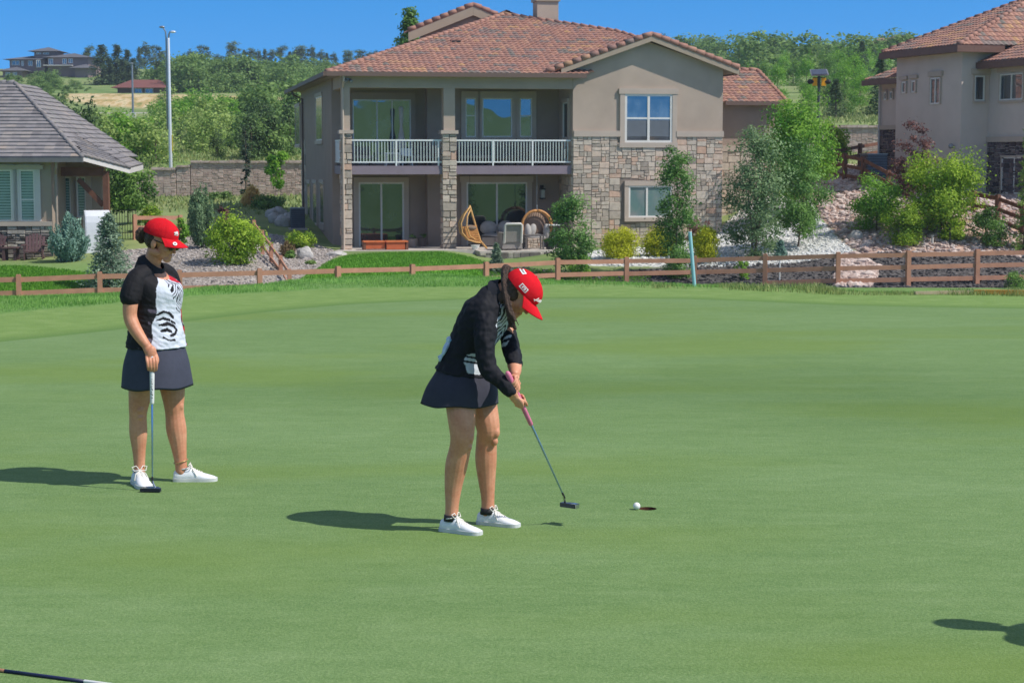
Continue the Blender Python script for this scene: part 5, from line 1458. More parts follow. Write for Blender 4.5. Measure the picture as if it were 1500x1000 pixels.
# stool-like side table
t_ = thing('side_table', 'small grey metal table in front of the round hanging chair', 'table', hp(781.5, -.8), HA)
mb = MB(); w_ = 28*PXM/2; mb.box((-w_, -.3, .52), (w_, .3, .57)); mb.build('tabletop', wickd, t_)
for sx in (-1, 1):
    for sy in (-1, 1):
        mb = MB(); mb.box((sx*(w_-.03)-.03, sy*.26-.03, 0), (sx*(w_-.03)+.03, sy*.26+.03, .52)); mb.build('leg', wickd, t_)
t_ = thing('fire_pit', 'low stone fire pit block under the round hanging chair', 'fire pit', hp(782, .1), HA)
mb = MB(); mb.box((-.3, -.2, 0), (.3, .25, .4)); mb.build('core', M['mortar'], t_)
mb = MB(); stonework(mb, -.3, .3, 0, .4, lambda u, v, d: (u, -.2-d, v), .15, .01, .03); mb.build('stone_facing', M['stone'], t_)
t_ = thing('sofa', 'pale cushioned outdoor sofa in front of the right sliding door', 'sofa', hp(730, 1.6), HA)
mb = MB(); mb.box((-.75, -.4, .05), (.75, .45, .4)); mb.build('base', wickd, t_)
for i in range(2):
    mb = MB(); mb.ell((-.36+.72*i, .3, .75), (.36, .14, .3)); mb.build('back_cushion', cush, t_, smooth=True)
mb = MB(); mb.ell((0, 0, .45), (.72, .42, .1)); mb.build('seat_cushion', cush, t_, smooth=True)
def pot(label, px, ly, hgt, rad, mat, flower=None):
    t2 = thing('plant_pot', label, 'plant pot', hp(px, ly))
    mb = MB(); mb.tube([(0, 0, 0.0), (0, 0, hgt*.9), (0, 0, hgt)], [rad*.75, rad, rad*1.06], n=16, cap=False); mb.build('pot', mat, t2, smooth=False)
    r = np.random.RandomState(int(px)); V, T, cs = crown_broad(hgt*1.5, rad*2, hgt*.98, 120, .06, 6, .25, r); cards('foliage', V, T, LM['mid'], t2)
potm = plain('pot_taupe', srgb(150, 136, 128), .7)
pot('taupe round planter right of the orange box, nearer one', 604, 1.2, .36, .19, potm); pot('taupe planter against the wall by the stone column', 618, 2.2, .34, .18, plain('pot_brown', srgb(122, 106, 98), .7))
pot('dark round pot at the foot of the small aspen', 806, -1.0, .3, .2, M['dark'])
t_ = thing('white_bowl', 'small white bowl on the patio edge under the slim hanging chair', 'bowl', hp(696, -.7))
mb = MB(); mb.tube([(0, 0, 0), (0, 0, .1), (0, 0, .16)], [.1, .16, .17], n=14, cap=False); mb.build('bowl', M['white_metal'], t_); mb = MB(); mb.tube([(0, 0, .16), (0, 0, .175)], .19, n=14, cap=False); mb.build('rim', M['white_metal'], t_)
t_ = thing('serving_table', 'small white table between the round chair and the small aspen', 'table', hp(812, .2), HA)
mb = MB(); mb.box((-.25, -.2, .9), (.25, .2, .94)); mb.build('tabletop', M['white_metal'], t_); mb = MB(); mb.tube([(0, 0, 0), (0, 0, .9)], .03, n=8); mb.build('leg', M['metal_grey'], t_)
t_ = thing('planter_box', 'low orange wooden box on the patio in front of the left sliding door', 'box', hp(564, -.1), HA)
w_ = 64*PXM/2
mb = MB(); mb.box((-w_, -.25, .04), (-.06, .25, .3)); mb.box((0, -.32, .02), (w_*.85, .2, .3)); mb.build('panel', terr, t_)
mb = MB(); mb.box((-w_-.04, -.3, .3), (-.06, .3, .35)); mb.box((-.02, -.36, .3), (w_, .25, .35)); mb.build('lid', plain('terracotta_lid', srgb(204, 112, 66), .7), t_)
for sx in (-w_, w_*.95):
    mb = MB(); mb.box((sx-.05, -.27, 0), (sx+.05, .22, .3)); mb.build('end_board', M['wood_dark'], t_)
# deck furniture (deck floor at zD-.03)
zf = zD-.03
t_ = thing('deck_table', 'small white table on the left part of the deck behind the railing', 'table', hp(574, 1.3, zf), HA)
mb = MB(); mb.box((-.3, -.3, .48), (.3, .3, .53)); mb.build('tabletop', M['white_metal'], t_)
for sx in (-1, 1):
    for sy in (-1, 1):
        mb = MB(); mb.box((sx*.25-.02, sy*.25-.02, 0), (sx*.25+.02, sy*.25+.02, .48)); mb.build('leg', M['white_metal'], t_)
t_ = thing('deck_chair', 'white chair right of the small white table on the deck', 'chair', hp(596, 1.4, zf), HA)
mb = MB(); mb.box((-.22, -.25, .38), (.22, .25, .42)); mb.build('seat', M['white_metal'], t_)
mb = MB(); mb.box((-.22, .22, .42), (.22, .26, .7)); mb.build('backrest', M['white_metal'], t_)
for sx in (-1, 1):
    for sy in (-1, 1):
        mb = MB(); mb.box((sx*.2-.02, sy*.22-.02, 0), (sx*.2+.02, sy*.22+.02, .38)); mb.build('leg', M['white_metal'], t_)
for i, (px, lb) in enumerate(((532, 'dark chair at the left end of the deck'), (620, 'dark chair left of the middle column on the deck'), (695, 'dark deck bench right of the middle column'), (735, 'dark cushioned deck sofa in front of the triple window'), (795, 'dark deck chair under the right small window'))):
    t_ = thing('bench' if i in (2, 3) else 'outdoor_chair', lb, 'bench' if i in (2, 3) else 'chair', hp(px, 1.5, zf), HA)
    w_ = .65 if i in (2, 3) else .33
    mb = MB(); mb.box((-w_, -.3, .3), (w_, .3, .42)); mb.build('seat', wick if i != 3 else wickd, t_)
    mb = MB(); mb.box((-w_, .24, .42), (w_, .34, .78)); mb.build('backrest', wickd, t_)
    for sx in (-1, 1):
        mb = MB(); mb.box((sx*(w_-.05)-.03, -.28, 0), (sx*(w_-.05)+.03, .3, .3)); mb.build('leg', wickd, t_)
t_ = thing('patio_umbrella', 'closed pale patio umbrella on the deck in front of the left sliding door', 'umbrella', hp(588, 1.8, zf), HA)
mb = MB(); mb.tube([(0, 0, 0), (0, 0, 2.35)], .02, n=8); mb.build('pole', M['metal_grey'], t_)
mb = MB(); mb.tube([(0, 0, .75), (0, 0, 1.0), (0, 0, 1.45), (0, 0, 1.6), (0, 0, 2.3)], [.2, .16, .08, .06, .1], n=10); mb.build('canopy', plain('umbrella_cloth', srgb(176, 170, 166), .9), t_)
mb = MB(); mb.tube([(0, 0, 0), (0, 0, .08)], .25, n=14, cap=False); mb.build('base', M['dark'], t_)

# grill cover and chairs at the grey house
p = at(143, 66.6); p.z = -1.62
t_ = thing('grill', 'barbecue grill under a white cover beside the grey house', 'grill', p, .35)
w_ = 42*66.6/F/2; hh = topz(308, 66.6)-p.z
mb = MB()
prof = [(-.3, 0), (.32, 0), (.32, hh*.62), (.3, hh*.75), (.24, hh*.88), (.13, hh*.97), (0, hh), (-.13, hh*.97), (-.24, hh*.88), (-.29, hh*.75), (-.3, hh*.6)]
mb.prism([(-w_*.85, a, b) for a, b in prof], (2*w_*.85, 0, 0)); mb.build('cover', plain('cover_white', srgb(214, 216, 222), .7, 0, .06, 3, .4, 8), t_)
mb = MB(); mb.prism([(-w_*.85-.012, a*1.03, b*.995+.012) for a, b in prof], (.05, 0, 0)); mb.build('seam', plain('cover_seam', srgb(190, 194, 202), .7), t_)
adw = plain('plum_plastic', srgb(92, 68, 70), .6, 0, .12, 4)
def adirondack(label, px, Y, rz):
    p = at(px, Y); p.z = -1.64
    t2 = thing('garden_chair', label, 'chair', p, rz, None)
    mb = MB()
    for i in range(6):
        x = -.27+.108*i; mb.prism([(x-.046, .28, .3), (x+.046, .28, .3), (x+.05+.05*(i-2.5)*.2, .58, .98-.05*abs(i-2.5)), (x-.04+.05*(i-2.5)*.2, .58, .98-.05*abs(i-2.5))], (0, .025, 0))
    mb.build('backrest', adw, t2)
    mb = MB()
    for i in range(5): mb.box((-.28, -.25+.11*i, .34-.012*i), (.28, -.155+.11*i, .36-.012*i))
    mb.build('seat', adw, t2)
    for sx in (-1, 1):
        mb = MB(); mb.box((sx*.36-.07, -.32, .56), (sx*.36+.07, .42, .585)); mb.build('armrest', adw, t2)
        mb = MB(); mb.box((sx*.31-.02, -.28, 0), (sx*.31+.02, -.18, .56)); mb.build('leg', adw, t2)
        mb = MB(); mb.bar((sx*.31, -.25, .3), (sx*.31, .6, .04), .03, .12); mb.build('leg', adw, t2)
    return t2
adirondack('plum brown slatted garden chair in front of the ledge stone wall', 50, 65.0, .15)
adirondack('plum brown slatted garden chair cut by the left edge of the picture', -14, 65.0, -.2)
t_ = thing('garden_table', 'small plum brown side table between the garden chairs', 'table', Vector((at(16, 65).x, 65, -1.64)))
mb = MB(); mb.box((-.3, -.25, .46), (.3, .25, .5)); mb.build('tabletop', adw, t_)
for sx in (-1, 1):
    for sy in (-1, 1):
        mb = MB(); mb.box((sx*.2-.05, sy*.2-.03, 0), (sx*.2+.05, sy*.2+.03, .46)); mb.build('leg', adw, t_)

# leaning post, stakes, boulders, edging
p = Gp(1018, 417); tp_ = P(1010.5, 339, p.y+.05)
t_ = thing('marker_post', 'pale blue marker post leaning left in the rough behind the green', 'post', p)
mb = MB(); mb.tube([(0, 0, -.1), (tp_-p)*.985], .029, n=14, cap=False); mb.build('post', plain('post_blue', srgb(150, 200, 206), .45, 0, .06, 3), t_, smooth=False)
mb = MB(); mb.tube([(tp_-p)*.985, tp_-p], .031, n=14, cap=False); mb.build('cap', M['white_metal'], t_)
def stake(label, px, Y, y0, y1, r_, mat):
    a = P(px, y1, Y); b = P(px, y0, Y)
    o = Vector((a.x, a.y, min(a.z, TZ(a.x, a.y))))
    t2 = thing('garden_stake', label, 'stake', o)
    mb = MB(); mb.tube([(0, 0, -.1), (0, 0, b.z-o.z)], r_, n=8, cap=False); mb.build('shaft', mat, t2)
    mb = MB(); mb.tube([(0, 0, b.z-o.z), (0, 0, b.z-o.z+.04)], r_*1.3, n=8, cap=False); mb.build('cap', mat, t2)
stake('thin white garden stake behind the fence right of the multi stemmed tree', 1142, 64.6, 381, 404, .025, M['white_metal'])
stake('black stake left of the maple', 1338, 67.5, 341, 371, .03, M['dark']); stake('black stake right of the maple', 1391, 67.5, 336, 371, .03, M['dark']); stake('white wrapped stake at the maple trunk', 1365.5, 67.7, 346, 366, .045, M['trim_lt'])
def boulder(label, px, Y, w_, hgt, mat, seed):
    bm = bmesh.new(); bmesh.ops.create_icosphere(bm, subdivisions=3, radius=1)
    for v in bm.verts:
        k = 1+.28*mnoise.noise(v.co*1.1+Vector((seed, 0, 0)))+.1*mnoise.noise(v.co*3+Vector((0, seed, 0)))
        v.co = Vector((v.co.x*w_/2, v.co.y*w_*.4, v.co.z*hgt*.62+hgt*.3))*k
    m = bpy.data.meshes.new('boulder'); bm.to_mesh(m); bm.free()
    a = m.attributes.new('tint', 'FLOAT', 'FACE'); a.data.foreach_set('value', np.random.RandomState(seed).uniform(.5, .9, len(m.polygons)).astype(np.float32))
    m.materials.append(mat); o = link('boulder', m); o.location = at(px, Y)
    tag(o, label, 'boulder')
rk = plain('boulder_grey', srgb(178, 174, 170), .9, 0, .2, 3, .6, 12)
boulder('pale grey boulder on the gravel left of the stone house', 447, 68.5, .62, .5, rk, 3)
boulder('flat pale rock at the foot of the corner column', 492, 69.6, .75, .16, rk, 5)
boulder('pale rock at the foot of the red leaved tree', 1253, 69.2, .5, .35, rk, 8)
boulder('round tan boulder beside the fence on the right slope', 1390, 70.5, .6, .4, M['rock_pink'], 9)
for px, Y, s in ((404, 83, .5), (416, 82, .55), (425, 84, .5), (398, 86, .45), (410, 87, .5)):
    boulder('pale rock in the shaded rock pile beside the air conditioner', px, Y, s*1.4, s, rk, int(px))
    bpy.context.scene.collection.objects[-1]['group'] = 'rocks beside the air conditioner'
p0 = Gp(1340, 432); p1 = Gp(1424, 430.5); p2 = Gp(1570, 432.5)
t_ = thing('edging_board', 'weathered orange edging board lying behind the green at the right', 'board', p0)
mb = MB(); mb.bar((0, 0, .03), p1-p0+Vector((0, 0, .03)), .05, .045); mb.build('grey_board', plain('board_grey', srgb(176, 160, 130), .8), t_)
mb = MB(); mb.bar(p1-p0+Vector((.03, 0, .035)), p2-p0+Vector((0, 0, .035)), .06, .06); mb.build('orange_board', plain('board_orange', srgb(196, 140, 64), .7, 0, .2, 3), t_)

# ------------------------------------------------------------------ poles, sign, beacon
steel_lt = plain('pole_white', srgb(222, 226, 232), .35, .2, .03)
p = at(250.5, 109); zt_ = topz(42, 109)
t_ = thing('street_lamp', 'tall white double street lamp pole rising above the block wall', 'street lamp', p)
hgt = zt_-p.z
mb = MB(); mb.tube([(0, 0, -.3), (0, 0, hgt-.6)], [.11, .075], n=12); mb.build('pole', steel_lt, t_, smooth=True)
mb = MB(); mb.tube([(-.17, .1, hgt*.35), (-.15, .1, hgt-.7), (-.16, .05, hgt-.2), (-.3, 0, hgt+.05)], [.05, .045, .04, .035], n=8); mb.tube([(0, 0, hgt-.7), (.03, 0, hgt-.35), (.1, 0, hgt-.2), (.2, 0, hgt-.18)], [.06, .05, .04, .035], n=8); mb.build('arm', M['metal_grey'], t_, smooth=True)
for x, z, m2 in ((-.36, hgt+.08, M['metal_grey']), (.28, hgt-.2, steel_lt)):
    mb = MB(); mb.ell((x, 0, z), (.17, .11, .07)); mb.build('lamp_head', m2, t_, smooth=True)
mb = MB(); mb.box((.1, -.05, topz(222, 109)-p.z), (.16, -.02, topz(198, 109)-p.z)); mb.build('marker_strip', plain('strip_yellow', srgb(206, 190, 60), .5), t_)
p = at(195, 205); hgt = topz(94, 205)-p.z
t_ = thing('street_lamp', 'thin grey lamp pole beside the road below the bungalow', 'street lamp', p)
mb = MB(); mb.tube([(0, 0, 0), (0, 0, hgt)], [.13, .09], n=10); mb.build('pole', M['metal_grey'], t_); mb = MB(); mb.box((-.12, -.9, hgt), (.12, .15, hgt+.15)); mb.build('lamp_head', M['metal_grey'], t_)
for px, w_, yt, lb in ((187, 2.5, 171, 'small white utility box left of the thin lamp pole'), (196.5, 3.4, 179, 'white utility box at the foot of the thin lamp pole')):
    p = at(px, 203); t_ = thing('utility_box', lb, 'utility box', p); w2 = w_*203/F/2*1.4; hh = max(.5, topz(yt, 203)-p.z)
    mb = MB(); mb.box((-w2, -w2, 0), (w2, w2, hh*.9)); mb.build('cabinet', M['trim_lt'], t_); mb = MB(); mb.box((-w2*1.08, -w2*1.08, hh*.9), (w2*1.08, w2*1.08, hh)); mb.build('lid', M['white_metal'], t_)
p = at(350, 224); t_ = thing('road_sign', 'small yellow road sign beside the far road', 'sign', p)
zc_ = topz(146, 224)-p.z; s_ = .42
mb = MB(); mb.tube([(0, .05, 0), (0, .05, zc_)], .04, n=6); mb.build('post', M['metal_grey'], t_)
mb = MB(); mb.prism([(-s_, 0, zc_), (0, 0, zc_-s_), (s_, 0, zc_), (0, 0, zc_+s_)], (0, .02, 0)); mb.build('sign_face', plain('sign_yellow', srgb(226, 168, 30), .5), t_)
mb = MB(); mb.tube([(-.06, -.01, zc_-.2), (-.06, -.01, zc_+.05), (.1, -.01, zc_+.2)], .04, n=6); mb.build('arrow', M['dark'], t_)
for px, yt, Y, lb in ((1146, 66, 425, 'thin utility pole with a crossarm on the ridge behind the annex roof'), (1201, 55, 380, 'thin bare utility pole rising above the trees behind the beacon')):
    p = at(px, Y); hh = topz(yt, Y)-p.z; t_ = thing('utility_pole', lb, 'utility pole', p)
    mb = MB(); mb.tube([(0, 0, 0), (0, 0, hh)], .17, n=6); mb.build('pole', M['wood_dark'], t_)
    if px < 1180:
        mb = MB(); mb.box((-1.3, -.1, hh-.7), (1.3, .1, hh-.5)); mb.build('crossarm', M['wood_dark'], t_)
# solar beacon
Yb_ = 92; p = at(1197.5, Yb_); s = Yb_/F
t_ = thing('beacon', 'solar powered warning beacon with two yellow lamps and a tilted panel', 'beacon', p)
Z_ = lambda py: topz(py, Yb_)-p.z
mb = MB(); mb.tube([(0, 0, 0), (0, 0, Z_(110))], .065, n=10); mb.build('pole', plain('pole_dark', srgb(60, 74, 72), .5), t_)
mb = MB(); mb.prism([(-.42, -.28, Z_(111)), (.45, -.28, Z_(110)), (.43, .25, Z_(101)), (-.42, .25, Z_(101.5))], (0, .02, -.04)); fr_ = mb.build('solar_panel', M['metal_grey'], t_)
mb = MB(); mb.prism([(-.36, -.262, Z_(110)), (.38, -.262, Z_(109.3)), (.37, .21, Z_(101.7)), (-.36, .21, Z_(102.2))], (0, -.012, .014)); mb.build('solar_cells', plain('cells', srgb(72, 80, 98), .3), fr_)
yel = plain('lamp_yellow', srgb(236, 166, 20), .4)
for sx in (-1, 1):
    x = sx*.22+.01
    mb = MB(); mb.box((x-.11, -.1, Z_(126)), (x+.11, .06, Z_(114.5))); hd = mb.build('lamp_housing', yel, t_)
    mb = MB(); mb.tube([(x+.12*sx, -.02, Z_(120)), (x+.24*sx, -.02, Z_(120))], [.11, .13], n=12); mb.build('lens_hood', M['dark'], hd)
mb = MB(); mb.box((-.3, -.03, Z_(115)), (.3, .03, Z_(113.5))); mb.build('crossbar', M['dark'], t_)

# ================================================================== GOLF THINGS
b0 = Gp(932.6, 747)
mb_ = bmesh.new(); bmesh.ops.create_uvsphere(mb_, u_segments=40, v_segments=24, radius=.02135)
for f in mb_.faces: f.smooth = True
m = bpy.data.meshes.new('golf_ball'); mb_.to_mesh(m); mb_.free()
t = NT('ball_white'); t.base((.86, .86, .85)); v = t.node('ShaderNodeTexVoronoi'); v.inputs['Scale'].default_value = 260; t.l.new(t.coord(), v.inputs['Vector']); t.bump(v.outputs['Distance'], .4, .002)
m.materials.append(t.fin(.3, 0, .5))
o = link('golf_ball', m); o.location = (b0.x, b0.y, .004+.02135); tag(o, 'white golf ball at the left lip of the hole', 'golf ball')
# flagstick lying in the corner
a = Gp(3, 985.5); b = Gp(124, 1001.5); d = (b-a).normalized(); a.z = b.z = .012
t_ = thing('flagstick', 'dark blue flagstick lying on the green at the bottom left corner', 'flagstick', a)
mb = MB(); mb.tube([d*.012, d*((b-a).length)], .0068, n=10, cap=False); mb.build('dark_shaft', plain('stick_blue', srgb(34, 40, 74), .35), t_, smooth=True)
mb = MB(); mb.tube([d*(b-a).length, d*1.6], .0072, n=10); mb.build('white_shaft', M['white_metal'], t_, smooth=True)
mb = MB(); mb.tube([d*-.012, d*.012], .0072, n=10); mb.build('ferrule', plain('ferrule', srgb(196, 140, 110), .4, .3), t_, smooth=True)
# ================================================================== PEOPLE
V3 = Vector
def spline(pts, k=5):
    """Catmull-Rom through rows of numbers"""
    p = np.array(pts, float); out = []
    n = len(p)
    for i in range(n-1):
        a, b, c, d = p[max(i-1, 0)], p[i], p[i+1], p[min(i+2, n-1)]
        for j in range(k):
            t_ = j/k
            out.append(.5*((2*b)+(-a+c)*t_+(2*a-5*b+4*c-d)*t_*t_+(-a+3*b-3*c+d)*t_**3))
    out.append(p[-1]); return np.array(out)
def limb(mb, rows, n=16, ref=None, k=5):
    """rows: x, y, z, ra[, rb]"""
    q = spline([list(r_)+([r_[3]] if len(r_) == 4 else []) for r_ in rows], k)
    mb.tube([V3(r_[:3]) for r_ in q], list(q[:, 3]), list(q[:, 4]), n, ref)
def fuse(mb, voxel, smooth, name, mat, parent, factor=.5):
    me_ = mb.mesh('tmp', mat); fixn(me_)
    o = bpy.data.objects.new('tmp', me_); COL.objects.link(o)
    m1 = o.modifiers.new('r', 'REMESH'); m1.mode = 'VOXEL'; m1.voxel_size = voxel; m1.adaptivity = 0
    m2 = o.modifiers.new('s', 'SMOOTH'); m2.factor = factor; m2.iterations = smooth
    bpy.context.view_layer.update()
    dg_ = bpy.context.evaluated_depsgraph_get()
    me2 = bpy.data.meshes.new_from_object(o.evaluated_get(dg_))
    bpy.data.objects.remove(o)
    me2.name = name
    if not me2.materials: me2.materials.append(mat)
    me2.polygons.foreach_set('use_smooth', np.ones(len(me2.polygons), bool))
    return link(name, me2, parent)
def verts(o):
    a = np.zeros(len(o.data.vertices)*3, np.float32); o.data.vertices.foreach_get('co', a); return a.reshape(-1, 3)
def norms(o):
    a = np.zeros(len(o.data.vertices)*3, np.float32); o.data.vertices.foreach_get('normal', a); return a.reshape(-1, 3)
def setv(o, v):
    o.data.vertices.foreach_set('co', v.reshape(-1).astype(np.float32)); o.data.update()
def paint(o, cols):
    a = o.data.color_attributes.new('dye', 'FLOAT_COLOR', 'POINT')
    c = np.ones((len(cols), 4), np.float32); c[:, :3] = cols; a.data.foreach_set('color', c.reshape(-1))
def nz(p, s, o=0.): return mnoise.noise(V3((p[0]*s+o, p[1]*s, p[2]*s)))
def dyed(name, rough=.75):
    t_ = NT(name); a = t_.attr('dye').outputs['Color']; t_.base(a); t_.bump(t_.math('ADD', t_.noise(16, 3, .5, t_.coord((1, 1, .6))), t_.math('MULTIPLY', t_.noise(420, 2), .06)), .35, .03)
    return t_.fin(rough, 0, .25)
M['dye'] = dyed('dyed_cloth')
t = NT('skin')
n_ = t.noise(9, 4); n2_ = t.noise(60, 3)
c = t.ramp(n_, [(.3, srgb(196, 128, 96)), (.55, srgb(212, 148, 116)), (.75, srgb(222, 163, 132))]); c = t.mix(.16, c, t.ramp(n2_, [(.35, srgb(170, 106, 80)), (.65, srgb(222, 168, 138))]))
t.base(c); t.b.inputs['Subsurface Weight'].default_value = .06; t.b.inputs['Subsurface Radius'].default_value = (.02, .008, .004); t.bump(n2_, .1, .004)
M['skin'] = t.fin(.5, 0, .4)
M['skirt_navy'] = plain('skirt_navy', srgb(60, 63, 79), .8, 0, .08, 30, .2, 300)
M['skirt_black'] = plain('skirt_black', srgb(52, 52, 66), .8, 0, .08, 30, .2, 300)
M['cap_red'] = plain('cap_red', srgb(212, 30, 42), .95, 0, .1, 14, .35, 260, .12)
M['shoe_white'] = plain('shoe_white', srgb(232, 234, 238), .5, 0, .05, 12, .1, 80)
M['sole'] = plain('sole', srgb(206, 208, 206), .6, 0, .08, 12)
M['lace'] = plain('lace', srgb(226, 222, 214), .8)
M['hair'] = plain('hair_brown', srgb(72, 52, 42), .5, 0, .45, 60, .7, 180)
M['lens'] = plain('lens', (.012, .012, .014), .12)
def basis(fw, up):
    f = V3(fw).normalized(); u = V3(up); u = (u-f*u.dot(f)).normalized(); l = u.cross(f)
    return f, l, u
def head(mb, C, fw, up, s=1.0, ears=True):
    f, l, u = basis(fw, up); B = Matrix((f, l, u)).transposed(); C = V3(C)
    def e(a, b, c_, ra, rb, rc, n=16): mb.ell(C+(f*a+l*b+u*c_)*s, (ra*s, rb*s, rc*s), B, n)
    e(-.008, 0, .03, .096, .076, .088, 22)
    e(.04, 0, -.025, .056, .058, .078, 20)
    e(.02, 0, -.065, .062, .054, .045)
    e(.07, 0, -.098, .026, .03, .022)              # chin
    e(.098, 0, -.03, .014, .012, .02); e(.105, 0, -.042, .012, .015, .01); e(.088, 0, -.01, .014, .01, .02)   # nose
    e(.084, .0, .018, .014, .05, .014)              # brow
    e(.086, 0, -.07, .012, .024, .007); e(.084, 0, -.082, .012, .02, .008)   # lips
    for sg in (-1, 1):
        e(.068, sg*.036, -.035, .024, .022, .024); e(-.008, sg*(.077 if ears else .06), -.02, .02, .008, .032); e(.0, sg*.06, -.07, .04, .016, .025)
    return f, l, u
def cap_build(parent, C, fw, up, s=1.0, marks=(), tilt=0):
    f, l, u = basis(fw, up); C = V3(C)+u*.022*s
    rf, rl, ru = .113*s, .092*s, .094*s
    def dome(th, ph, off=0):
        seam = min(abs(((th/(math.pi/3)+.5) % 1)-.5), 1)*math.pi/3
        k = 1-.018*math.exp(-(seam/.035)**2)
        wr = (.018*mnoise.noise(V3((th*2.2, ph*3, 1)))+.01*mnoise.noise(V3((th*6, ph*5, 4))))*(1-ph/1.6)
        fr_ = 1+.05*max(0, math.cos(th))*math.exp(-((ph-.6)/.4)**2)
        r_ = (k+wr)*fr_
        p = V3((rf*math.cos(th)*math.cos(ph)*r_-.006*s, rl*math.sin(th)*math.cos(ph)*r_, ru*math.sin(ph)*(k+wr*.5)))
        p *= 1+off/.1
        return C+f*p.x+l*p.y+u*p.z
    cp = thing('cap', None, None); cp.parent = parent
    mb = MB(); na, ne = 90, 22
    vs = [dome(2*math.pi*j/na, -.16+(math.pi/2+.15)*i/ne) for i in range(ne+1) for j in range(na)]
    fs = [(i*na+j, i*na+(j+1) % na, (i+1)*na+(j+1) % na, (i+1)*na+j) for i in range(ne) for j in range(na)]
    # opening above the strap at the back
    mb.add(vs, fs); mb.build('crown', M['cap_red'], cp, smooth=True)
    mb = MB(); mb.ell(dome(0, math.pi/2), (.007, .007, .006)); mb.build('button', M['cap_red'], cp, smooth=True)
    mb = MB(); nt, nr = 28, 10
    def br(a, r_, off=0):
        th = -1.15+2.3*a
        b_ = dome(th, -.1)
        lat = math.sin(th)
        out = .082*s*(max(0, math.cos(th*1.05)))**.55
        return b_+f*(out*r_)+l*(lat*.012*r_*s)+u*(-.012*r_*s-.03*s*r_*lat*lat-.008*r_*r_*s+off)
    vs = [br(i/nt, j/nr, 0) for i in range(nt+1) for j in range(nr+1)]+[br(i/nt, j/nr, -.004) for i in range(nt+1) for j in range(nr+1)]
    N0 = (nt+1)*(nr+1)
    fs = []
    for i in range(nt):
        for j in range(nr):
            a = i*(nr+1)+j; fs += [(a, a+nr+1, a+nr+2, a+1), (N0+a, N0+a+1, N0+a+nr+2, N0+a+nr+1)]
        a = i*(nr+1)+nr; fs.append((a, a+nr+1, N0+a+nr+1, N0+a))
    mb.add(vs, fs); mb.build('brim', M['cap_red'], cp, smooth=True)
    for kind, th0, th1, p0, p1 in marks:
        if kind == 'badge':
            c_ = br(th0, p0, .002); n1 = (br(th0+.02, p0)-br(th0-.02, p0)).cross(br(th0, p0+.05)-br(th0, p0-.05)).normalized()
            if n1.dot(u) < 0: n1 = -n1
            mb = MB(); mb.tube([c_, c_+n1*.003], .0135, n=20, cap=False); o_ = mb.build('ball_marker', M['white_metal'], cp)
            mb = MB(); mb.tube([c_+n1*.003, c_+n1*.0045], .005, n=12, cap=False); mb.build('marker_dot', M['dark'], o_)
            continue
        def patch(mb, a0, a1, b0, b1, off):
            n1, n2 = 6, 4
            vs = [dome(a0+(a1-a0)*i/n1, b0+(b1-b0)*j/n2, off) for i in range(n1+1) for j in range(n2+1)]
            mb.add(vs, [(i*(n2+1)+j, (i+1)*(n2+1)+j, (i+1)*(n2+1)+j+1, i*(n2+1)+j+1) for i in range(n1) for j in range(n2)])
        if kind == 'label':                          # white label with a row of small dark letters
            mb = MB(); patch(mb, th0, th1, p0, p1, .0012); o_ = mb.build('label_patch', M['white_metal'], cp)
            mb = MB(); n1 = 7
            for i in range(n1):
                a0 = th0+(th1-th0)*(i+.35)/(n1+.2); a1 = a0+(th1-th0)*.075
                patch(mb, a0, a1, p0+(p1-p0)*.3, p0+(p1-p0)*(.72 if i % 2 else .62), .0019)
                if i % 3 != 1: patch(mb, a0, a1+(th1-th0)*.03, p0+(p1-p0)*.6, p0+(p1-p0)*.72, .0019)
            mb.build('lettering', M['dark'], o_)
        if kind == 'square':                         # white outlined square emblem with two strokes inside
            mb = MB(); dt, dp = (th1-th0), (p1-p0)
            for a0, a1, b0, b1 in ((0, 1, 0, .14), (0, 1, .86, 1), (0, .12, .14, .86), (.88, 1, .14, .86), (.28, .42, .25, .75), (.42, .62, .62, .76), (.62, .76, .25, .76), (.5, .62, .25, .38)):
                patch(mb, th0+dt*a0, th0+dt*a1, p0+dp*b0, p0+dp*b1, .0014)
            mb.build('emblem', M['white_metal'], cp)
        if kind == 'script':                         # slanting white script
            mb = MB(); dt, dp = (th1-th0), (p1-p0)
            pts_ = [(0, .15), (.1, .05), (.18, .5), (.24, .95), (.22, .3), (.34, .3), (.42, .75), (.44, .3), (.56, .35), (.62, .9), (.64, .35), (.78, .35), (.84, .7), (.86, .3), (1, .6)]
            for (a0, b0), (a1, b1) in zip(pts_[:-1], pts_[1:]):
                p = dome(th0+dt*a0, p0+dp*b0, .002); q_ = dome(th0+dt*a1, p0+dp*b1, .002); mb.tube([p, q_], .0028*s, n=6)
            mb.tube([dome(th0+dt*.1, p0-dp*.12, .002), dome(th0+dt*.95, p0-dp*.02, .002)], .002*s, n=6)
            mb.build('script', M['white_metal'], cp)
    return cp
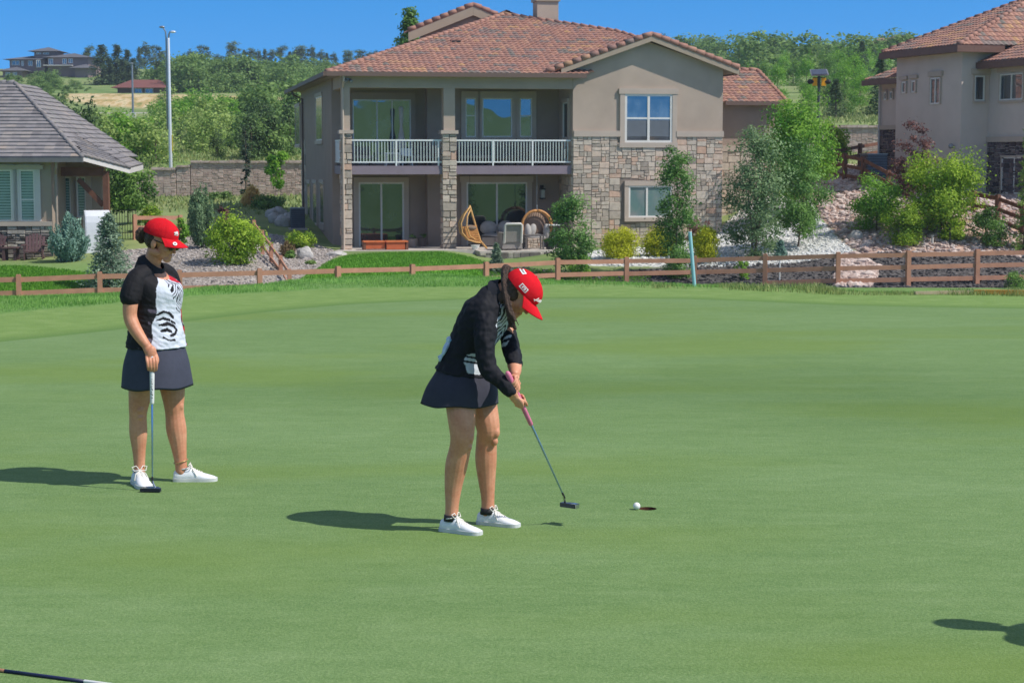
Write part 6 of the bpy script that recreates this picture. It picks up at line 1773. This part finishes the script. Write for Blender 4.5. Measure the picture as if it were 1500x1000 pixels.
def shoe_build(parent, heel, fwd, s=1.0, bow=True):
    f = V3((fwd[0], fwd[1], 0)).normalized(); l = V3((-f.y, f.x, 0)); H = V3(heel)
    sh = thing('shoe', None, None); sh.parent = parent
    T = lambda a, b, c_: H+(f*a+l*b+V3((0, 0, c_)))*s
    rows = spline([(0, .012, .05), (.006, .026, .066), (.03, .035, .078), (.065, .037, .082), (.1, .037, .088), (.13, .039, .076), (.165, .043, .06), (.2, .045, .047), (.235, .042, .037), (.26, .031, .028), (.273, .012, .018)], 3)
    n = 20; mb = MB()
    k0 = 0; vs = []
    for a, w_, hh in rows:
        for j in range(n):
            th = 2*math.pi*j/n
            x = w_*math.copysign(abs(math.cos(th))**.75, math.cos(th)); z = .02+(hh-.02)*max(0, math.sin(th))**.85 if math.sin(th) > 0 else .02-.004*abs(math.sin(th))
            vs.append(T(a, x*(1-.12*max(0, math.sin(th))), z))
    m_ = len(rows)
    fs = [(i*n+j, i*n+(j+1) % n, (i+1)*n+(j+1) % n, (i+1)*n+j) for i in range(m_-1) for j in range(n)]+[tuple(range(n)), tuple((m_-1)*n+j for j in range(n))]
    mb.add(vs, fs); mb.build('upper', M['shoe_white'], sh, smooth=True, fix=True)
    mb = MB(); out = [(a-.004+.008*(i/(m_-1)), w_+.004) for i, (a, w_, hh) in enumerate(rows)]
    poly = [T(a, -w_, 0) for a, w_ in out]+[T(a, w_, 0) for a, w_ in out[::-1]]
    mb.prism(poly, (0, 0, .021*s)); mb.build('sole', M['sole'], sh, fix=True)
    mb = MB()
    top = lambda a: float(np.interp(a, rows[:, 0], rows[:, 2]))
    for i in range(5):
        a = .118+.014*i; z = top(a)+.001
        mb.tube([T(a, -.024, z-.014), T(a+.004, 0, z+.002), T(a+.01, .024, z-.014)], .0032*s, n=6)
        mb.tube([T(a, .024, z-.014), T(a+.004, 0, z+.003), T(a+.01, -.024, z-.014)], .0032*s, n=6)
    if bow:
        for sg in (-1, 1):
            mb.tube([T(.112, 0, top(.112)+.004), T(.105, sg*.02, top(.11)+.03), T(.1, sg*.045, top(.11)+.024), T(.115, sg*.035, top(.11)+.002), T(.114, 0, top(.112)+.006)], .0032*s, n=6)
            mb.tube([T(.114, 0, top(.114)+.004), T(.13, sg*.03, top(.13)-.004), T(.15, sg*.042, top(.15)-.028)], .003*s, n=6)
    mb.build('laces', M['lace'], sh, smooth=True)
    mb = MB()
    mb.tube([T(.035+.034*(1-math.cos(a)), .0345*math.sin(a), .083-.006*math.cos(a)) for a in np.linspace(0, 2*math.pi, 22)], .0045*s, n=6, cap=False)
    mb.build('collar_edge', M['sole'], sh, smooth=True)
    return sh
def skirt_build(parent, rows, L, mat, folds, seed, name='skirt'):
    """rows: x, y, z, w, d  from the waist down; open below"""
    L = V3(L); Fw = V3((L.y, -L.x, 0))
    q = spline(rows, 6); n = 96; mb = MB(); vs = []
    m_ = len(q)
    for i, (x, y, z, w_, d_) in enumerate(q):
        fr_ = i/(m_-1)
        for j in range(n):
            th = 2*math.pi*j/n
            k = 1+folds*fr_**1.3*(math.sin(th*5+seed)*.5+math.sin(th*8+seed*2+fr_)*.35)+.012*mnoise.noise(V3((math.cos(th)*2+seed, math.sin(th)*2, z*9)))
            vs.append(V3((x, y, z))+L*(w_*k*math.cos(th))+Fw*(d_*k*math.sin(th))+V3((0, 0, fr_*.006*math.sin(th*5+seed))))
    fs = [(i*n+j, i*n+(j+1) % n, (i+1)*n+(j+1) % n, (i+1)*n+j) for i in range(m_-1) for j in range(n)]+[tuple(range(n))]
    # turned-in hem
    b0 = (m_-1)*n; k0 = len(vs)
    for j in range(n):
        p = vs[b0+j]; c_ = V3((q[-1][0], q[-1][1], p.z)); vs.append(p+(c_-p)*.03+V3((0, 0, .02)))
    fs += [(b0+j, b0+(j+1) % n, k0+(j+1) % n, k0+j) for j in range(n)]
    mb.add(vs, fs); return mb.build(name, mat, parent, smooth=True)
def finger(mb, pts, r0=.0085, r1=.0068):
    q = spline(pts, 4); n = len(q)
    mb.tube([V3(p) for p in q], [r0+(r1-r0)*i/(n-1) for i in range(n)], n=10)
def grip_hand(mb, p, a, nrm, wrist, sgn=1, rr=.013):
    """hand closed round a rod: p centre on the rod, a down the rod, nrm from the rod to the palm"""
    p = V3(p); a = V3(a).normalized(); nn = V3(nrm); nn = (nn-a*nn.dot(a)).normalized(); tt = a.cross(nn)*sgn
    B = Matrix((a, tt, nn)).transposed()
    pc = p+nn*(rr+.016)
    mb.ell(pc-tt*.008, (.042, .034, .016), B, 14)
    for k, (off, ln) in enumerate(((-.03, 1.0), (-.011, 1.05), (.008, 1.0), (.026, .85))):
        pts = []
        for j in range(7):
            ang = .5+j*.62*ln*.95
            R_ = rr+.0085+(.006 if j == 0 else 0)
            pts.append(list(p+a*(off*1.0+.004*j)+nn*(math.cos(ang)*R_)+tt*(math.sin(ang)*R_)))
        finger(mb, [list(pc+a*off*.9+tt*.02)]+pts)
    th = [list(pc-a*.02-tt*.025), list(p+a*.0-tt*(rr+.014)+nn*.012), list(p+a*.028-tt*(rr+.01)-nn*.004), list(p+a*.05-tt*(rr+.002)-nn*.012)]
    finger(mb, th, .0105, .008)
    mb.tube([V3(wrist), V3(wrist).lerp(pc, .55), pc-a*.01], [.026, .027, .024], [.02, .018, .016], 12)

# ------------------------------------------------------------------ golfer standing at the left
GA = Gp(240, 708); GA.z = .004
PA = thing('person', 'woman in red cap, sunglasses and navy skirt standing with one hand on her putter', 'person', GA, math.atan(510/F))
RA = Matrix.Rotation(math.atan(510/F), 3, 'Z')
FA = V3((.86, -.51, 0)).normalized(); LA = V3((.51, .86, 0)).normalized()
body = MB()
limb(body, [(-.10, -.06, .86, .1), (-.115, -.055, .72, .092), (-.135, -.045, .58, .074), (-.148, -.04, .49, .061), (-.152, -.03, .43, .055), (-.152, -.02, .33, .057), (-.15, -.012, .22, .043), (-.149, -.01, .12, .035), (-.15, -.015, .06, .036)], ref=LA)
limb(body, [(.035, .07, .86, .1), (.05, .06, .72, .095), (.066, .05, .58, .078), (.072, .045, .49, .064), (.076, .05, .43, .06), (.085, .055, .33, .065), (.098, .055, .22, .05), (.108, .052, .12, .039), (.112, .05, .06, .038)], ref=LA)
limb(body, [(-.03, 0, .8, .16, .13), (-.03, 0, .95, .17, .13), (-.025, -.01, 1.15, .165, .125), (-.03, -.005, 1.27, .14, .09), (-.045, .0, 1.34, .08, .06)], ref=LA)
limb(body, [(-.055, .005, 1.33, .062), (-.045, -.01, 1.4, .053), (-.015, -.035, 1.49, .056)])
limb(body, [(-.11, -.1, 1.31, .042), (-.166, -.148, 1.23, .046), (-.182, -.16, 1.15, .047), (-.185, -.165, 1.08, .043), (-.166, -.18, 1.02, .042), (-.128, -.205, .955, .036), (-.088, -.226, .9, .028)], ref=LA)
limb(body, [(.03, .12, 1.31, .04), (.07, .175, 1.22, .042), (.085, .2, 1.1, .042), (.06, .21, 1.0, .038), (.01, .21, .88, .03), (.0, .21, .8, .024)], ref=LA)
for k in range(4):
    finger(body, [[-.01+.012*k, .21+.006*k, .79], [-.01+.013*k, .205+.008*k, .74], [-.012+.013*k, .195+.008*k, .71]])
finger(body, [[-.02, .2, .82], [-.03, .185, .78], [-.025, .175, .75]], .01, .008)
fA, lA, uA = head(body, (.012, -.055, 1.538), (.86, -.42, -.3), (.29, -.12, 1))
# hand over the top of the grip
GT = V3((-.056, -.252, .815)); GD = V3((-.012, .03, -.79)).normalized()
pm = V3((-.062, -.242, .852))
Bp = Matrix((V3((1, .1, -.2)).normalized(), V3((-.1, 1, 0)).normalized(), V3((.2, 0, 1)).normalized())).transposed()
body.ell(pm, (.034, .026, .05), Bp, 14)
limb(body, [(-.088, -.226, .9, .03, .024), (-.075, -.235, .875, .032, .024), (-.064, -.242, .85, .032, .022)], ref=(1, 0, 0))
for k, (ox, ln) in enumerate(((-.03, .9), (-.011, 1.05), (.008, 1.08), (.026, .95))):
    finger(body, [[-.06+ox, -.25, .835], [-.056+ox*1.02, -.275, .808], [-.054+ox*.95, -.277, .808-.036*ln], [-.054+ox*.85, -.266, .808-.06*ln]], .0095, .0075)
finger(body, [[-.034, -.238, .85], [-.022, -.252, .815], [-.03, -.262, .785], [-.038, -.264, .765]], .0105, .008)
for kx_, ky_ in ((-.148, -.04), (.072, .045)):
    kd = V3((.25, -.97, 0)) if kx_ < 0 else V3((.8, -.6, 0)); body.ell(V3((kx_, ky_, .487))+kd*.044, (.026, .026, .034), None, 12); body.ell(V3((kx_, ky_, .438))+kd*.038, (.02, .02, .022), None, 10)
bo = fuse(body, .0036, 4, 'body', M['skin'], PA)
# hair
mb = MB(); C_ = V3((.012, -.055, 1.538)); Bh = Matrix((fA, lA, uA)).transposed()
mb.ell(C_-fA*.035+uA*.005, (.076, .081, .078), Bh, 18)
bun = C_-fA*.135-uA*.008
for i in range(16):
    a = i*.9; mb.ell(bun+V3((.02*math.cos(a), .02*math.sin(a*1.3), .028*math.sin(a))), (.024, .022, .026), None, 8)
ho = fuse(mb, .005, 2, 'hair', M['hair'], PA)
v = verts(ho); nn_ = norms(ho); setv(ho, v+nn_*np.array([[.004*nz(p, 90)] for p in v]))
cap_build(PA, (.012, -.055, 1.562), fA, uA, 1.0, [('badge', .22, .5, .62, 0), ('script', .0, -.42, .26, .5)])
# sunglasses
sg_ = thing('sunglasses', None, None); sg_.parent = PA
mb = MB()
for sg in (-1, 1):
    mb.ell(C_+fA*.098+lA*sg*.034-uA*.014, (.014, .031, .022), Matrix((( fA-lA*sg*(-.35)).normalized(), lA, uA)).transposed(), 14)
mb.build('lens', M['lens'], sg_, smooth=True)
mb = MB()
for sg in (-1, 1): mb.tube([C_+fA*.09+lA*sg*.062+uA*.0, C_+fA*.04+lA*sg*.078+uA*.002, C_-fA*.01+lA*sg*.08+uA*.004], .004, n=6)
mb.tube([C_+fA*.106-lA*.012, C_+fA*.106+lA*.012], .004, n=6); mb.build('frame', M['dark'], sg_)
# shirt
mb = MB()
rows = spline([(-.03, -.005, .87, .216, .182), (-.03, -.005, .96, .202, .168), (-.028, -.008, 1.06, .182, .15), (-.024, -.012, 1.14, .178, .15), (-.018, -.018, 1.22, .18, .155), (-.026, -.01, 1.29, .176, .13), (-.038, -.003, 1.34, .152, .1), (-.05, .004, 1.375, .105, .075), (-.058, .008, 1.405, .06, .052)], 5)
mb.rings([(V3(r_[:3]), LA, FA-V3((0, 0, max(0, min(1, (r_[2]-1.27)/.1))*.75)), r_[3], r_[4]) for r_ in rows], 40)
limb(mb, [(-.09, -.08, 1.34, .056), (-.138, -.122, 1.31, .063), (-.168, -.148, 1.245, .066), (-.182, -.158, 1.19, .065)], ref=LA)
limb(mb, [(.02, .1, 1.34, .056), (.055, .15, 1.305, .06), (.075, .18, 1.24, .06), (.085, .19, 1.19, .058)], ref=LA)
sh = fuse(mb, .0045, 8, 'shirt', M['dye'], PA)
v = verts(sh).astype(float); nn_ = norms(sh)
f_ = (v-np.array([-.025, -.01, 0])) @ np.array(FA); l_c = (v-np.array([-.025, -.01, 0])) @ np.array(LA)
th = np.arctan2(l_c, f_)
wr = np.array([.55*nz((p[0]*.8+p[2]*.5, p[1]*.8, p[2]*1.5), 13)+.45*nz((p[0], p[1], p[2]*2.2+p[0]), 24, 5) for p in v])
lowf = np.clip((1.34-v[:, 2])/.3, .15, 1)
setv(sh, v+nn_*(wr*.011*lowf)[:, None])
STROKES = [[(-58, 1.085), (-44, 1.105), (-28, 1.09), (-16, 1.062)], [(-60, 1.05), (-44, 1.062), (-28, 1.05)], [(-54, 1.02), (-34, 1.028), (-16, 1.012), (-8, .985), (-16, .96), (-30, .952)], [(-50, .985), (-36, .99), (-26, .978)], [(-46, .945), (-36, .925), (-20, .922)], [(-22, 1.04), (-10, 1.025)]]
def sd_(t2, z, st_):
    best = 9.
    for (a0, b0), (a1, b1) in zip(st_[:-1], st_[1:]):
        ax_, ay_, bx_2, by_2 = a0*.0029, b0, a1*.0029, b1; px_, py_ = t2*.0029, z
        ex_, ey_ = bx_2-ax_, by_2-ay_; k_2 = max(0, min(1, ((px_-ax_)*ex_+(py_-ay_)*ey_)/(ex_*ex_+ey_*ey_)))
        best = min(best, math.hypot(px_-ax_-k_2*ex_, py_-ay_-k_2*ey_))
    return best
BLK = np.array(srgb(30, 29, 33)); WHT = np.array(srgb(206, 211, 224)); RED = np.array(srgb(190, 36, 52)); GRY = np.array(srgb(92, 84, 98))
cols = np.tile(BLK, (len(v), 1))
slv = (l_c < -.16-.1*np.clip((1.2-v[:, 2])/.06, 0, 1)) & (v[:, 2] > 1.13)
for i, p in enumerate(v):
    z = p[2]; t2 = math.degrees(th[i]); n1 = nz(p, 9)
    if slv[i] or l_c[i] > .16: continue
    le = -76+26*max(0, min(1, (z-1.04)/.16))+8*math.sin(z*14)+8*n1
    if z > 1.33: le = -46+(z-1.33)*500*.4
    re_ = 30+8*math.sin(z*17)+6*n1
    if le < t2 < re_:
        cols[i] = WHT
        if z > 1.335: cols[i] = GRY if t2 < -15 else BLK
        # striped animal print across the chest
        u_ = math.radians(t2)*.165; dm = math.hypot((u_-.0)/.085, (z-1.245)/.08)+.35*nz(p, 16, 2)
        if dm < 1:
            w1 = z*.55+abs(u_)*.8+.03*nz(p, 13)+.012*nz(p, 34, 4)
            if math.sin(2*math.pi*w1/.027)+.5*nz(p, 40, 9) > .25: cols[i] = BLK
        dm = math.hypot((u_-.035)/.05, (z-1.12)/.04)+.5*nz(p, 26, 7)
        if dm < 1 and math.sin(2*math.pi*(z+u_*.7+.02*nz(p, 20))/.019) > .45: cols[i] = BLK
        # bold black brush strokes low on the side
        if min(sd_(t2, z, st_) for st_ in STROKES) < .0075+.008*nz(p, 18, 3): cols[i] = BLK
    elif re_ <= t2 < 64:
        cols[i] = RED if nz(p, 16, 4)+.25*math.sin(z*55) > -.1 else (BLK if nz(p, 30) > -.2 else WHT)
    elif le-26 < t2 <= le and z < 1.12 and nz(p, 22, 6)+.4*math.sin(z*70+t2*.1) > .45:
        cols[i] = GRY
paint(sh, cols)
# collar
mb = MB(); nc_ = V3((-.045, -.004, 1.385)); cT = (V3((0, 0, 1))+FA*.85).normalized(); cF = LA.cross(cT)*-1
if cF.dot(FA) < 0: cF = -cF
mb.rings([(nc_-cT*.014, LA, cF, .084, .09), (nc_+cT*.006, LA, cF, .072, .08), (nc_+cT*.03, LA, cF, .062, .07)], 28, close=False)
mb.rings([(nc_+cT*.031, LA, cF, .062, .07), (nc_+cT*.006, LA, cF, .082, .09), (nc_-cT*.016, LA, cF, .094, .1)], 28, close=False)
mb.build('collar', plain('collar_black', srgb(28, 28, 34), .8), PA, smooth=True)
skirt_build(PA, [(-.03, -.005, .935, .18, .145), (-.03, -.005, .86, .204, .17), (-.03, -.005, .76, .226, .2), (-.028, -.006, .62, .247, .216)], LA, M['skirt_navy'], .026, 1.3)
shoe_build(PA, (-.176, .06, 0), (.25, -.97), 1.06)
shoe_build(PA, (.062, .055, 0), (1, -.12), 1.0)
mb = MB(); mb.tube([V3((.109+.044*math.cos(a), .051+.044*math.sin(a), .128+.012*math.cos(a))) for a in np.linspace(0, 2*math.pi, 24)], .0035, n=6, cap=False); mb.build('anklet', plain('anklet', srgb(196, 160, 110), .4, .5), PA, smooth=True)
# her putter
def putter(name_label, top, bot, grip_len, grip_mat, marks, head_fn):
    top = V3(top); bot = V3(bot)
    t2 = thing('putter', name_label, 'putter', bot)
    d = (top-bot).normalized(); L = (top-bot).length
    mb = MB(); mb.tube([d*(L-grip_len), d*(L-grip_len*.5), d*(L-.01), d*L], [.0125, .0145, .0165, .014], n=14); g = mb.build('grip', grip_mat, t2, smooth=True)
    if marks:
        mb = MB(); s1 = d.cross(V3((0, 1, 0))).normalized(); fr2 = s1.cross(d)
        if fr2.y > 0: fr2 = -fr2
        r3 = random.Random(4)
        for i in range(marks):
            z = L-grip_len+.03+(grip_len-.09)*i/marks
            c_ = d*z+fr2*.0125
            mb.tube([c_+s1*r3.uniform(-.007, 0)+d*r3.uniform(0, .008), c_+s1*r3.uniform(0, .007)+d*r3.uniform(0, .012)], .0022, n=5)
        mb.build('grip_lettering', M['dark'], g)
    mb = MB(); mb.tube([d*.07, d*(L-grip_len)], [.0046, .0066], n=10); mb.build('shaft', plain('shaft_steel', srgb(150, 176, 204), .25, .85, .03), t2, smooth=True)
    mb = MB(); mb.tube([d*.055, d*.09], .006, n=10); mb.build('ferrule', M['dark'], t2, smooth=True)
    head_fn(t2, d)
    return t2
def mallet(t2, d):
    mb = MB(); dk = plain('putter_black', srgb(34, 36, 50), .35)
    mb.prism([(-.07, -.035, .006), (.055, -.045, .006), (.06, -.025, .006), (.03, .03, .006), (-.045, .035, .006)], (0, 0, .02)); hd = mb.build('head', dk, t2)
    mb = MB(); mb.box((-.05, -.03, .0262), (.035, -.022, .029)); mb.box((-.04, .0, .0262), (.02, .008, .029)); mb.box((-.045, -.02, .0262), (-.038, .0, .0285)); mb.build('alignment_marks', M['steel'], hd)
    mb = MB(); mb.tube([V3((0.02, -.01, .026)), d*.055+V3((.004, 0, 0)), d*.07], .0055, n=8); mb.build('hosel', M['steel'], t2, smooth=True)
bA = Gp(218.5, 720.5); bA.z = .004
putter('putter with a white patterned grip held upright by the woman at the left', GA+RA @ (GT+V3((0, 0, .02))), bA+V3((.02, .0, .0)), .285, plain('grip_white', srgb(222, 222, 222), .7), 12, mallet)

# ------------------------------------------------------------------ golfer putting
GB = Gp(700, 772); GB.z = .004
PB = thing('person', 'woman in red cap and black shirt and skirt bending over her putter', 'person', GB, math.atan(50/F))
FB = V3((.88, -.47, 0)).normalized(); LB_ = V3((.47, .88, 0)).normalized()
body = MB()
limb(body, [(-.1, -.085, .86, .09, .1), (-.094, -.125, .74, .084, .088), (-.088, -.16, .63, .077), (-.086, -.175, .54, .066), (-.096, -.165, .47, .06), (-.118, -.14, .37, .062), (-.134, -.125, .26, .05), (-.142, -.122, .15, .038), (-.146, -.122, .07, .038)], ref=LB_)
limb(body, [(-.01, .08, .86, .09, .095), (.014, .05, .74, .083, .086), (.04, .025, .64, .076), (.058, .015, .55, .066), (.05, .04, .48, .059), (.046, .055, .37, .061), (.05, .066, .26, .05), (.056, .07, .15, .038), (.056, .07, .07, .038)], ref=LB_)
limb(body, [(-.07, 0, .82, .145, .12), (-.06, -.008, .95, .13, .1), (-.02, -.025, 1.08, .13, .095), (.035, -.043, 1.18, .135, .1), (.08, -.055, 1.25, .11, .07), (.115, -.065, 1.3, .06, .05)], ref=LB_)
limb(body, [(.11, -.06, 1.3, .06), (.15, -.078, 1.325, .053), (.195, -.09, 1.34, .055)])
TopB = V3((.168, -.312, .9)); dB = V3((.365, .381, -.849)).normalized()
rod = lambda t_: TopB+dB*t_
wN = rod(.165)+V3((-.045, -.05, .035)); wF = rod(.06)+V3((.012, .055, .04))
limb(body, [(.046, -.185, 1.17, .05), (.04, -.225, 1.05, .046), (.048, -.25, .94, .04), (.085, -.272, .885, .038), (.14, -.29, .84, .034), (wN.x, wN.y, wN.z, .029)], ref=LB_)
limb(body, [(.12, .07, 1.17, .042), (.165, .055, 1.1, .044), (.188, -.01, 1.0, .044), (.2, -.1, .95, .042), (.205, -.18, .9, .035), (wF.x, wF.y, wF.z, .028)], ref=LB_)
grip_hand(body, rod(.175), dB, V3((-.62, -.7, .1)), wN, 1)
grip_hand(body, rod(.07), dB, V3((.3, .75, .3)), wF, 1)
CB = V3((.232, -.098, 1.318)); fB, lB, uB = head(body, CB, (.62, -.26, -.72), (.72, -.1, .66), 1.0, False)
for kx_, ky_ in ((-.086, -.175), (.058, .015)):
    kd = V3((.85, -.52, 0)); body.ell(V3((kx_, ky_, .535))+kd*.047, (.027, .027, .036), None, 12); body.ell(V3((kx_, ky_, .482))+kd*.042, (.021, .021, .024), None, 10)
fuse(body, .0036, 4, 'body', M['skin'], PB)
mb = MB(); Bh = Matrix((fB, lB, uB)).transposed()
mb.ell(CB-fB*.034+uB*.004, (.078, .082, .088), Bh, 18); mb.ell(CB-fB*.03-uB*.06, (.06, .066, .06), Bh, 14)
for sg in (-1, 1): mb.ell(CB-fB*.02+lB*sg*.06-uB*.03, (.048, .022, .05), Bh, 12); mb.ell(CB-fB*.035+lB*sg*.055-uB*.075, (.035, .02, .045), Bh, 12)
def strand(pts, r0, r1): limb(mb, [list(p)+[r0+(r1-r0)*i/(len(pts)-1)] for i, p in enumerate(pts)], 8)
r5 = random.Random(9)
base_ = CB-fB*.098+uB*.03
for i in range(26):
    o_ = V3((r5.uniform(-.014, .014), r5.uniform(-.02, .02), r5.uniform(-.014, .014)))
    strand([base_+o_*.5, base_+V3((-.03, -.005, .045))+o_, base_+V3((-.045, -.03, .0))+o_, base_+V3((-.04, -.07, -.09))+o_*1.0, base_+V3((-.022, -.1, -.17))+o_*1.1, base_+V3((.0+r5.uniform(-.01, .015), -.11, -.25+r5.uniform(-.04, .06)))+o_*1.2], .009, .0035)
ho = fuse(mb, .0045, 1, 'hair', M['hair'], PB)
v = verts(ho); nn_ = norms(ho); setv(ho, v+nn_*np.array([[.003*nz(p, 110)] for p in v]))
mb = MB(); mb.tube([base_+V3((-.006, 0, .008)), base_+V3((-.016, -.003, .022))], .03, n=12); mb.build('hair_tie', M['dark'], PB, smooth=True)
cap_build(PB, CB+uB*.008, fB, uB, 1.04, [('label', -2.05, -2.75, .62, .86), ('square', -1.62, -1.18, .02, .3), ('script', -.62, .25, .1, .36)])
mb = MB()
for sg in (-1, 1): mb.ell(CB+fB*.092+lB*sg*.032-uB*.004, (.008, .013, .008), Matrix((fB, lB, uB)).transposed(), 10)
mb.build('eye', plain('eye', (.25, .22, .2), .2), PB, smooth=True)
mb = MB()
rows = spline([(-.07, -.008, .875, .186, .166), (-.056, -.012, .96, .164, .13), (-.026, -.025, 1.05, .154, .12), (.014, -.037, 1.13, .16, .13), (.053, -.05, 1.2, .166, .132), (.084, -.057, 1.255, .158, .11), (.104, -.06, 1.295, .12, .09), (.128, -.068, 1.325, .07, .068)], 5)
cs_ = rows[:, :3]
rg = []
for i, r_ in enumerate(rows):
    tg = V3(cs_[min(i+1, len(rows)-1)]-cs_[max(i-1, 0)]).normalized(); bb = LB_.cross(tg)*-1; bb = tg.cross(LB_)
    rg.append((V3(r_[:3]), LB_, bb, r_[3], r_[4]))
mb.rings(rg, 40)
limb(mb, [(.03, -.13, 1.2, .066), (.046, -.185, 1.155, .064), (.04, -.225, 1.05, .058), (.048, -.25, .945, .05), (.085, -.272, .888, .047), (.14, -.29, .84, .041), (wN.x-.012, wN.y-.002, wN.z+.008, .037)], ref=LB_)
limb(mb, [(.1, .05, 1.22, .062), (.13, .085, 1.18, .06), (.165, .06, 1.09, .054), (.188, -.01, 1.0, .05), (.2, -.1, .955, .048), (.203, -.135, .93, .044)], ref=LB_)
sh = fuse(mb, .0045, 8, 'shirt', M['dye'], PB)
v = verts(sh).astype(float); nn_ = norms(sh)
wr = np.array([.55*nz((p[0]+p[2]*.6, p[1], p[2]*.6-p[0]), 14)+.45*nz((p[0]+p[2], p[1], p[2]-p[0]), 27, 5) for p in v])
setv(sh, v+nn_*(wr*.011)[:, None])
d2 = ((v[:, None, :]-cs_[None])**2).sum(-1); ci = d2.argmin(1)
bbs = np.array([list(g[2]) for g in rg]); rel = v-cs_[ci]
fb = (rel*bbs[ci]).sum(1); lb = rel @ np.array(LB_)
sg_f = 1 if (bbs[len(bbs)//2] @ np.array(FB)) > 0 else -1
fb *= sg_f
th = np.degrees(np.arctan2(lb, fb)); q = ci/(len(rows)-1)
wid = np.array([g[3] for g in rg])[ci]
BLK2 = np.array(srgb(26, 27, 34)); GW = np.array(srgb(196, 202, 210)); cols = np.tile(BLK2, (len(v), 1))
for i, p in enumerate(v):
    if math.hypot(lb[i], fb[i]) > max(rg[ci[i]][3], rg[ci[i]][4])*1.12: continue
    t2 = th[i]; z = p[2]; n1 = nz(p, 12)
    u_ = math.radians(t2)*.15
    if q[i] > .34 and -44+10*n1 < t2 < 36:
        w1 = z*.6+abs(u_)*.7+.03*nz(p, 14)+.01*nz(p, 36, 4)
        cols[i] = GW if math.sin(2*math.pi*w1/.03)+.6*nz(p, 38, 9) > -.25 else BLK2
    if q[i] > .62 and 12 < t2 < 50 and nz(p, 18, 8) > -.25: cols[i] = np.array(srgb(196, 34, 48))
    dm = math.hypot((t2+34)/34, (z-.945)/.068)+.25*nz(p, 20, 5)
    if dm < 1: cols[i] = BLK2 if (math.sin(2*math.pi*(z+.0005*t2)/.026) > .3 and z > .925) else GW
paint(sh, cols)
mb = MB(); cA, cT = V3((.125, -.066, 1.318)), V3((.06, -.02, .035)).normalized()
bb = cT.cross(LB_)
mb.rings([(cA-cT*.02, LB_, bb, .085, .083), (cA+cT*.01, LB_, bb, .073, .072), (cA+cT*.035, LB_, bb, .068, .066)], 26, close=False); mb.rings([(cA+cT*.036, LB_, bb, .068, .066), (cA+cT*.01, LB_, bb, .078, .076), (cA-cT*.016, LB_, bb, .09, .086)], 26, close=False)
mb.build('collar', plain('collar_navy', srgb(26, 28, 38), .8), PB, smooth=True)
skirt_build(PB, [(-.062, -.01, .955, .145, .12), (-.074, -.011, .88, .17, .15), (-.085, -.012, .79, .205, .196), (-.096, -.014, .7, .222, .214)], LB_, M['skirt_black'], .05, .4)
shoe_build(PB, (-.205, -.1, 0), (.87, -.5), .94)
shoe_build(PB, (0.0, .095, 0), (.9, -.44), .94)
for hx, hy in ((-.146, -.126), (.056, .066)):
    mb = MB(); mb.tube([(hx, hy, .06), (hx, hy, .094)], [.044, .0405], n=18, cap=False); mb.build('sock', M['dark'], PB, smooth=True)
def blade(t2, d):
    ax = V3((.78, -.6, 0)).normalized(); sx = V3((.6, .78, 0))
    mb = MB(); B = Matrix((ax, sx, V3((0, 0, 1)))).transposed().to_4x4()
    mb.box((-.045, -.016, -.012), (.06, .018, .012), B); mb.box((-.03, .018, -.012), (.04, .055, .006), B); hd = mb.build('head', plain('putter_dark', srgb(70, 74, 84), .3, .6), t2)
    mb = MB(); mb.box((.061, -.015, -.011), (.066, .017, .011), B); mb.box((.03, -.0145, .0122), (.058, .016, .0145), B); mb.build('toe_plate', M['steel'], hd)
    mb = MB(); mb.tube([B @ V3((-.02, 0, .01)), d*.05+V3((-.004, 0, 0)), d*.075], .006, n=8); mb.build('hosel', M['steel'], t2, smooth=True)
headB = GB+rod(.925)
putter('putter with a pink grip swung by the bending woman', GB+TopB, headB, .345, plain('grip_pink', srgb(214, 120, 150), .6, 0, .15, 40), 0, blade)
# glove hanging from her back pocket
gp = GB+V3((-.166, -.078, 1.03))
t_ = thing('golf_glove', 'pale blue golf glove hanging from the back waistband of the bending woman', 'glove', gp)
mb = MB(); Bg = Matrix.Rotation(.5, 3, 'Y')
mb.ell((0, 0, -.01), (.02, .038, .045), Bg, 14); mb.ell((.012, 0, .03), (.018, .034, .02), Bg, 12)
for k in range(4):
    y = -.028+.018*k; finger(mb, [[-.012, y, -.035], [-.03, y*1.1, -.06], [-.036-.004*k, y*1.2, -.085+.008*abs(k-1)]], .0095, .0075)
finger(mb, [[.0, -.035, 0], [-.01, -.05, -.02], [-.018, -.055, -.045]], .01, .008)
go = fuse(mb, .004, 2, 'glove', plain('glove_blue', srgb(186, 206, 226), .6, 0, .1, 40), t_)
mb = MB(); mb.box((.0, -.036, .028), (.034, .036, .042), Bg.to_4x4()); mb.build('cuff_strap', plain('glove_strap', srgb(120, 160, 200), .6), t_)
# bystander outside the frame whose shadow reaches the green at the lower right
tipG = Gp(1364, 918)
kx = 1.66/math.tan(SUN_EL)
bx_, by_ = tipG.x+kx*math.cos(SUN_AZ)+.1, tipG.y-kx*math.sin(SUN_AZ)
dup(PA, (bx_, by_, .004), math.pi, 'woman in a red cap beyond the right edge whose shadow falls on the green')

# ------------------------------------------------------------------ thin summer air
hz = MB(); hz.box((-320, -30, -4), (330, 600, 40))
t = NT('haze_air'); t.n.remove(t.b)
pv = t.node('ShaderNodeVolumePrincipled'); pv.inputs['Color'].default_value = (.72, .84, 1, 1); pv.inputs['Density'].default_value = .00032; pv.inputs['Anisotropy'].default_value = .2
t.l.new(pv.outputs[0], t.out.inputs['Volume'])
tag(hz.build('haze', t.m), kind='stuff')
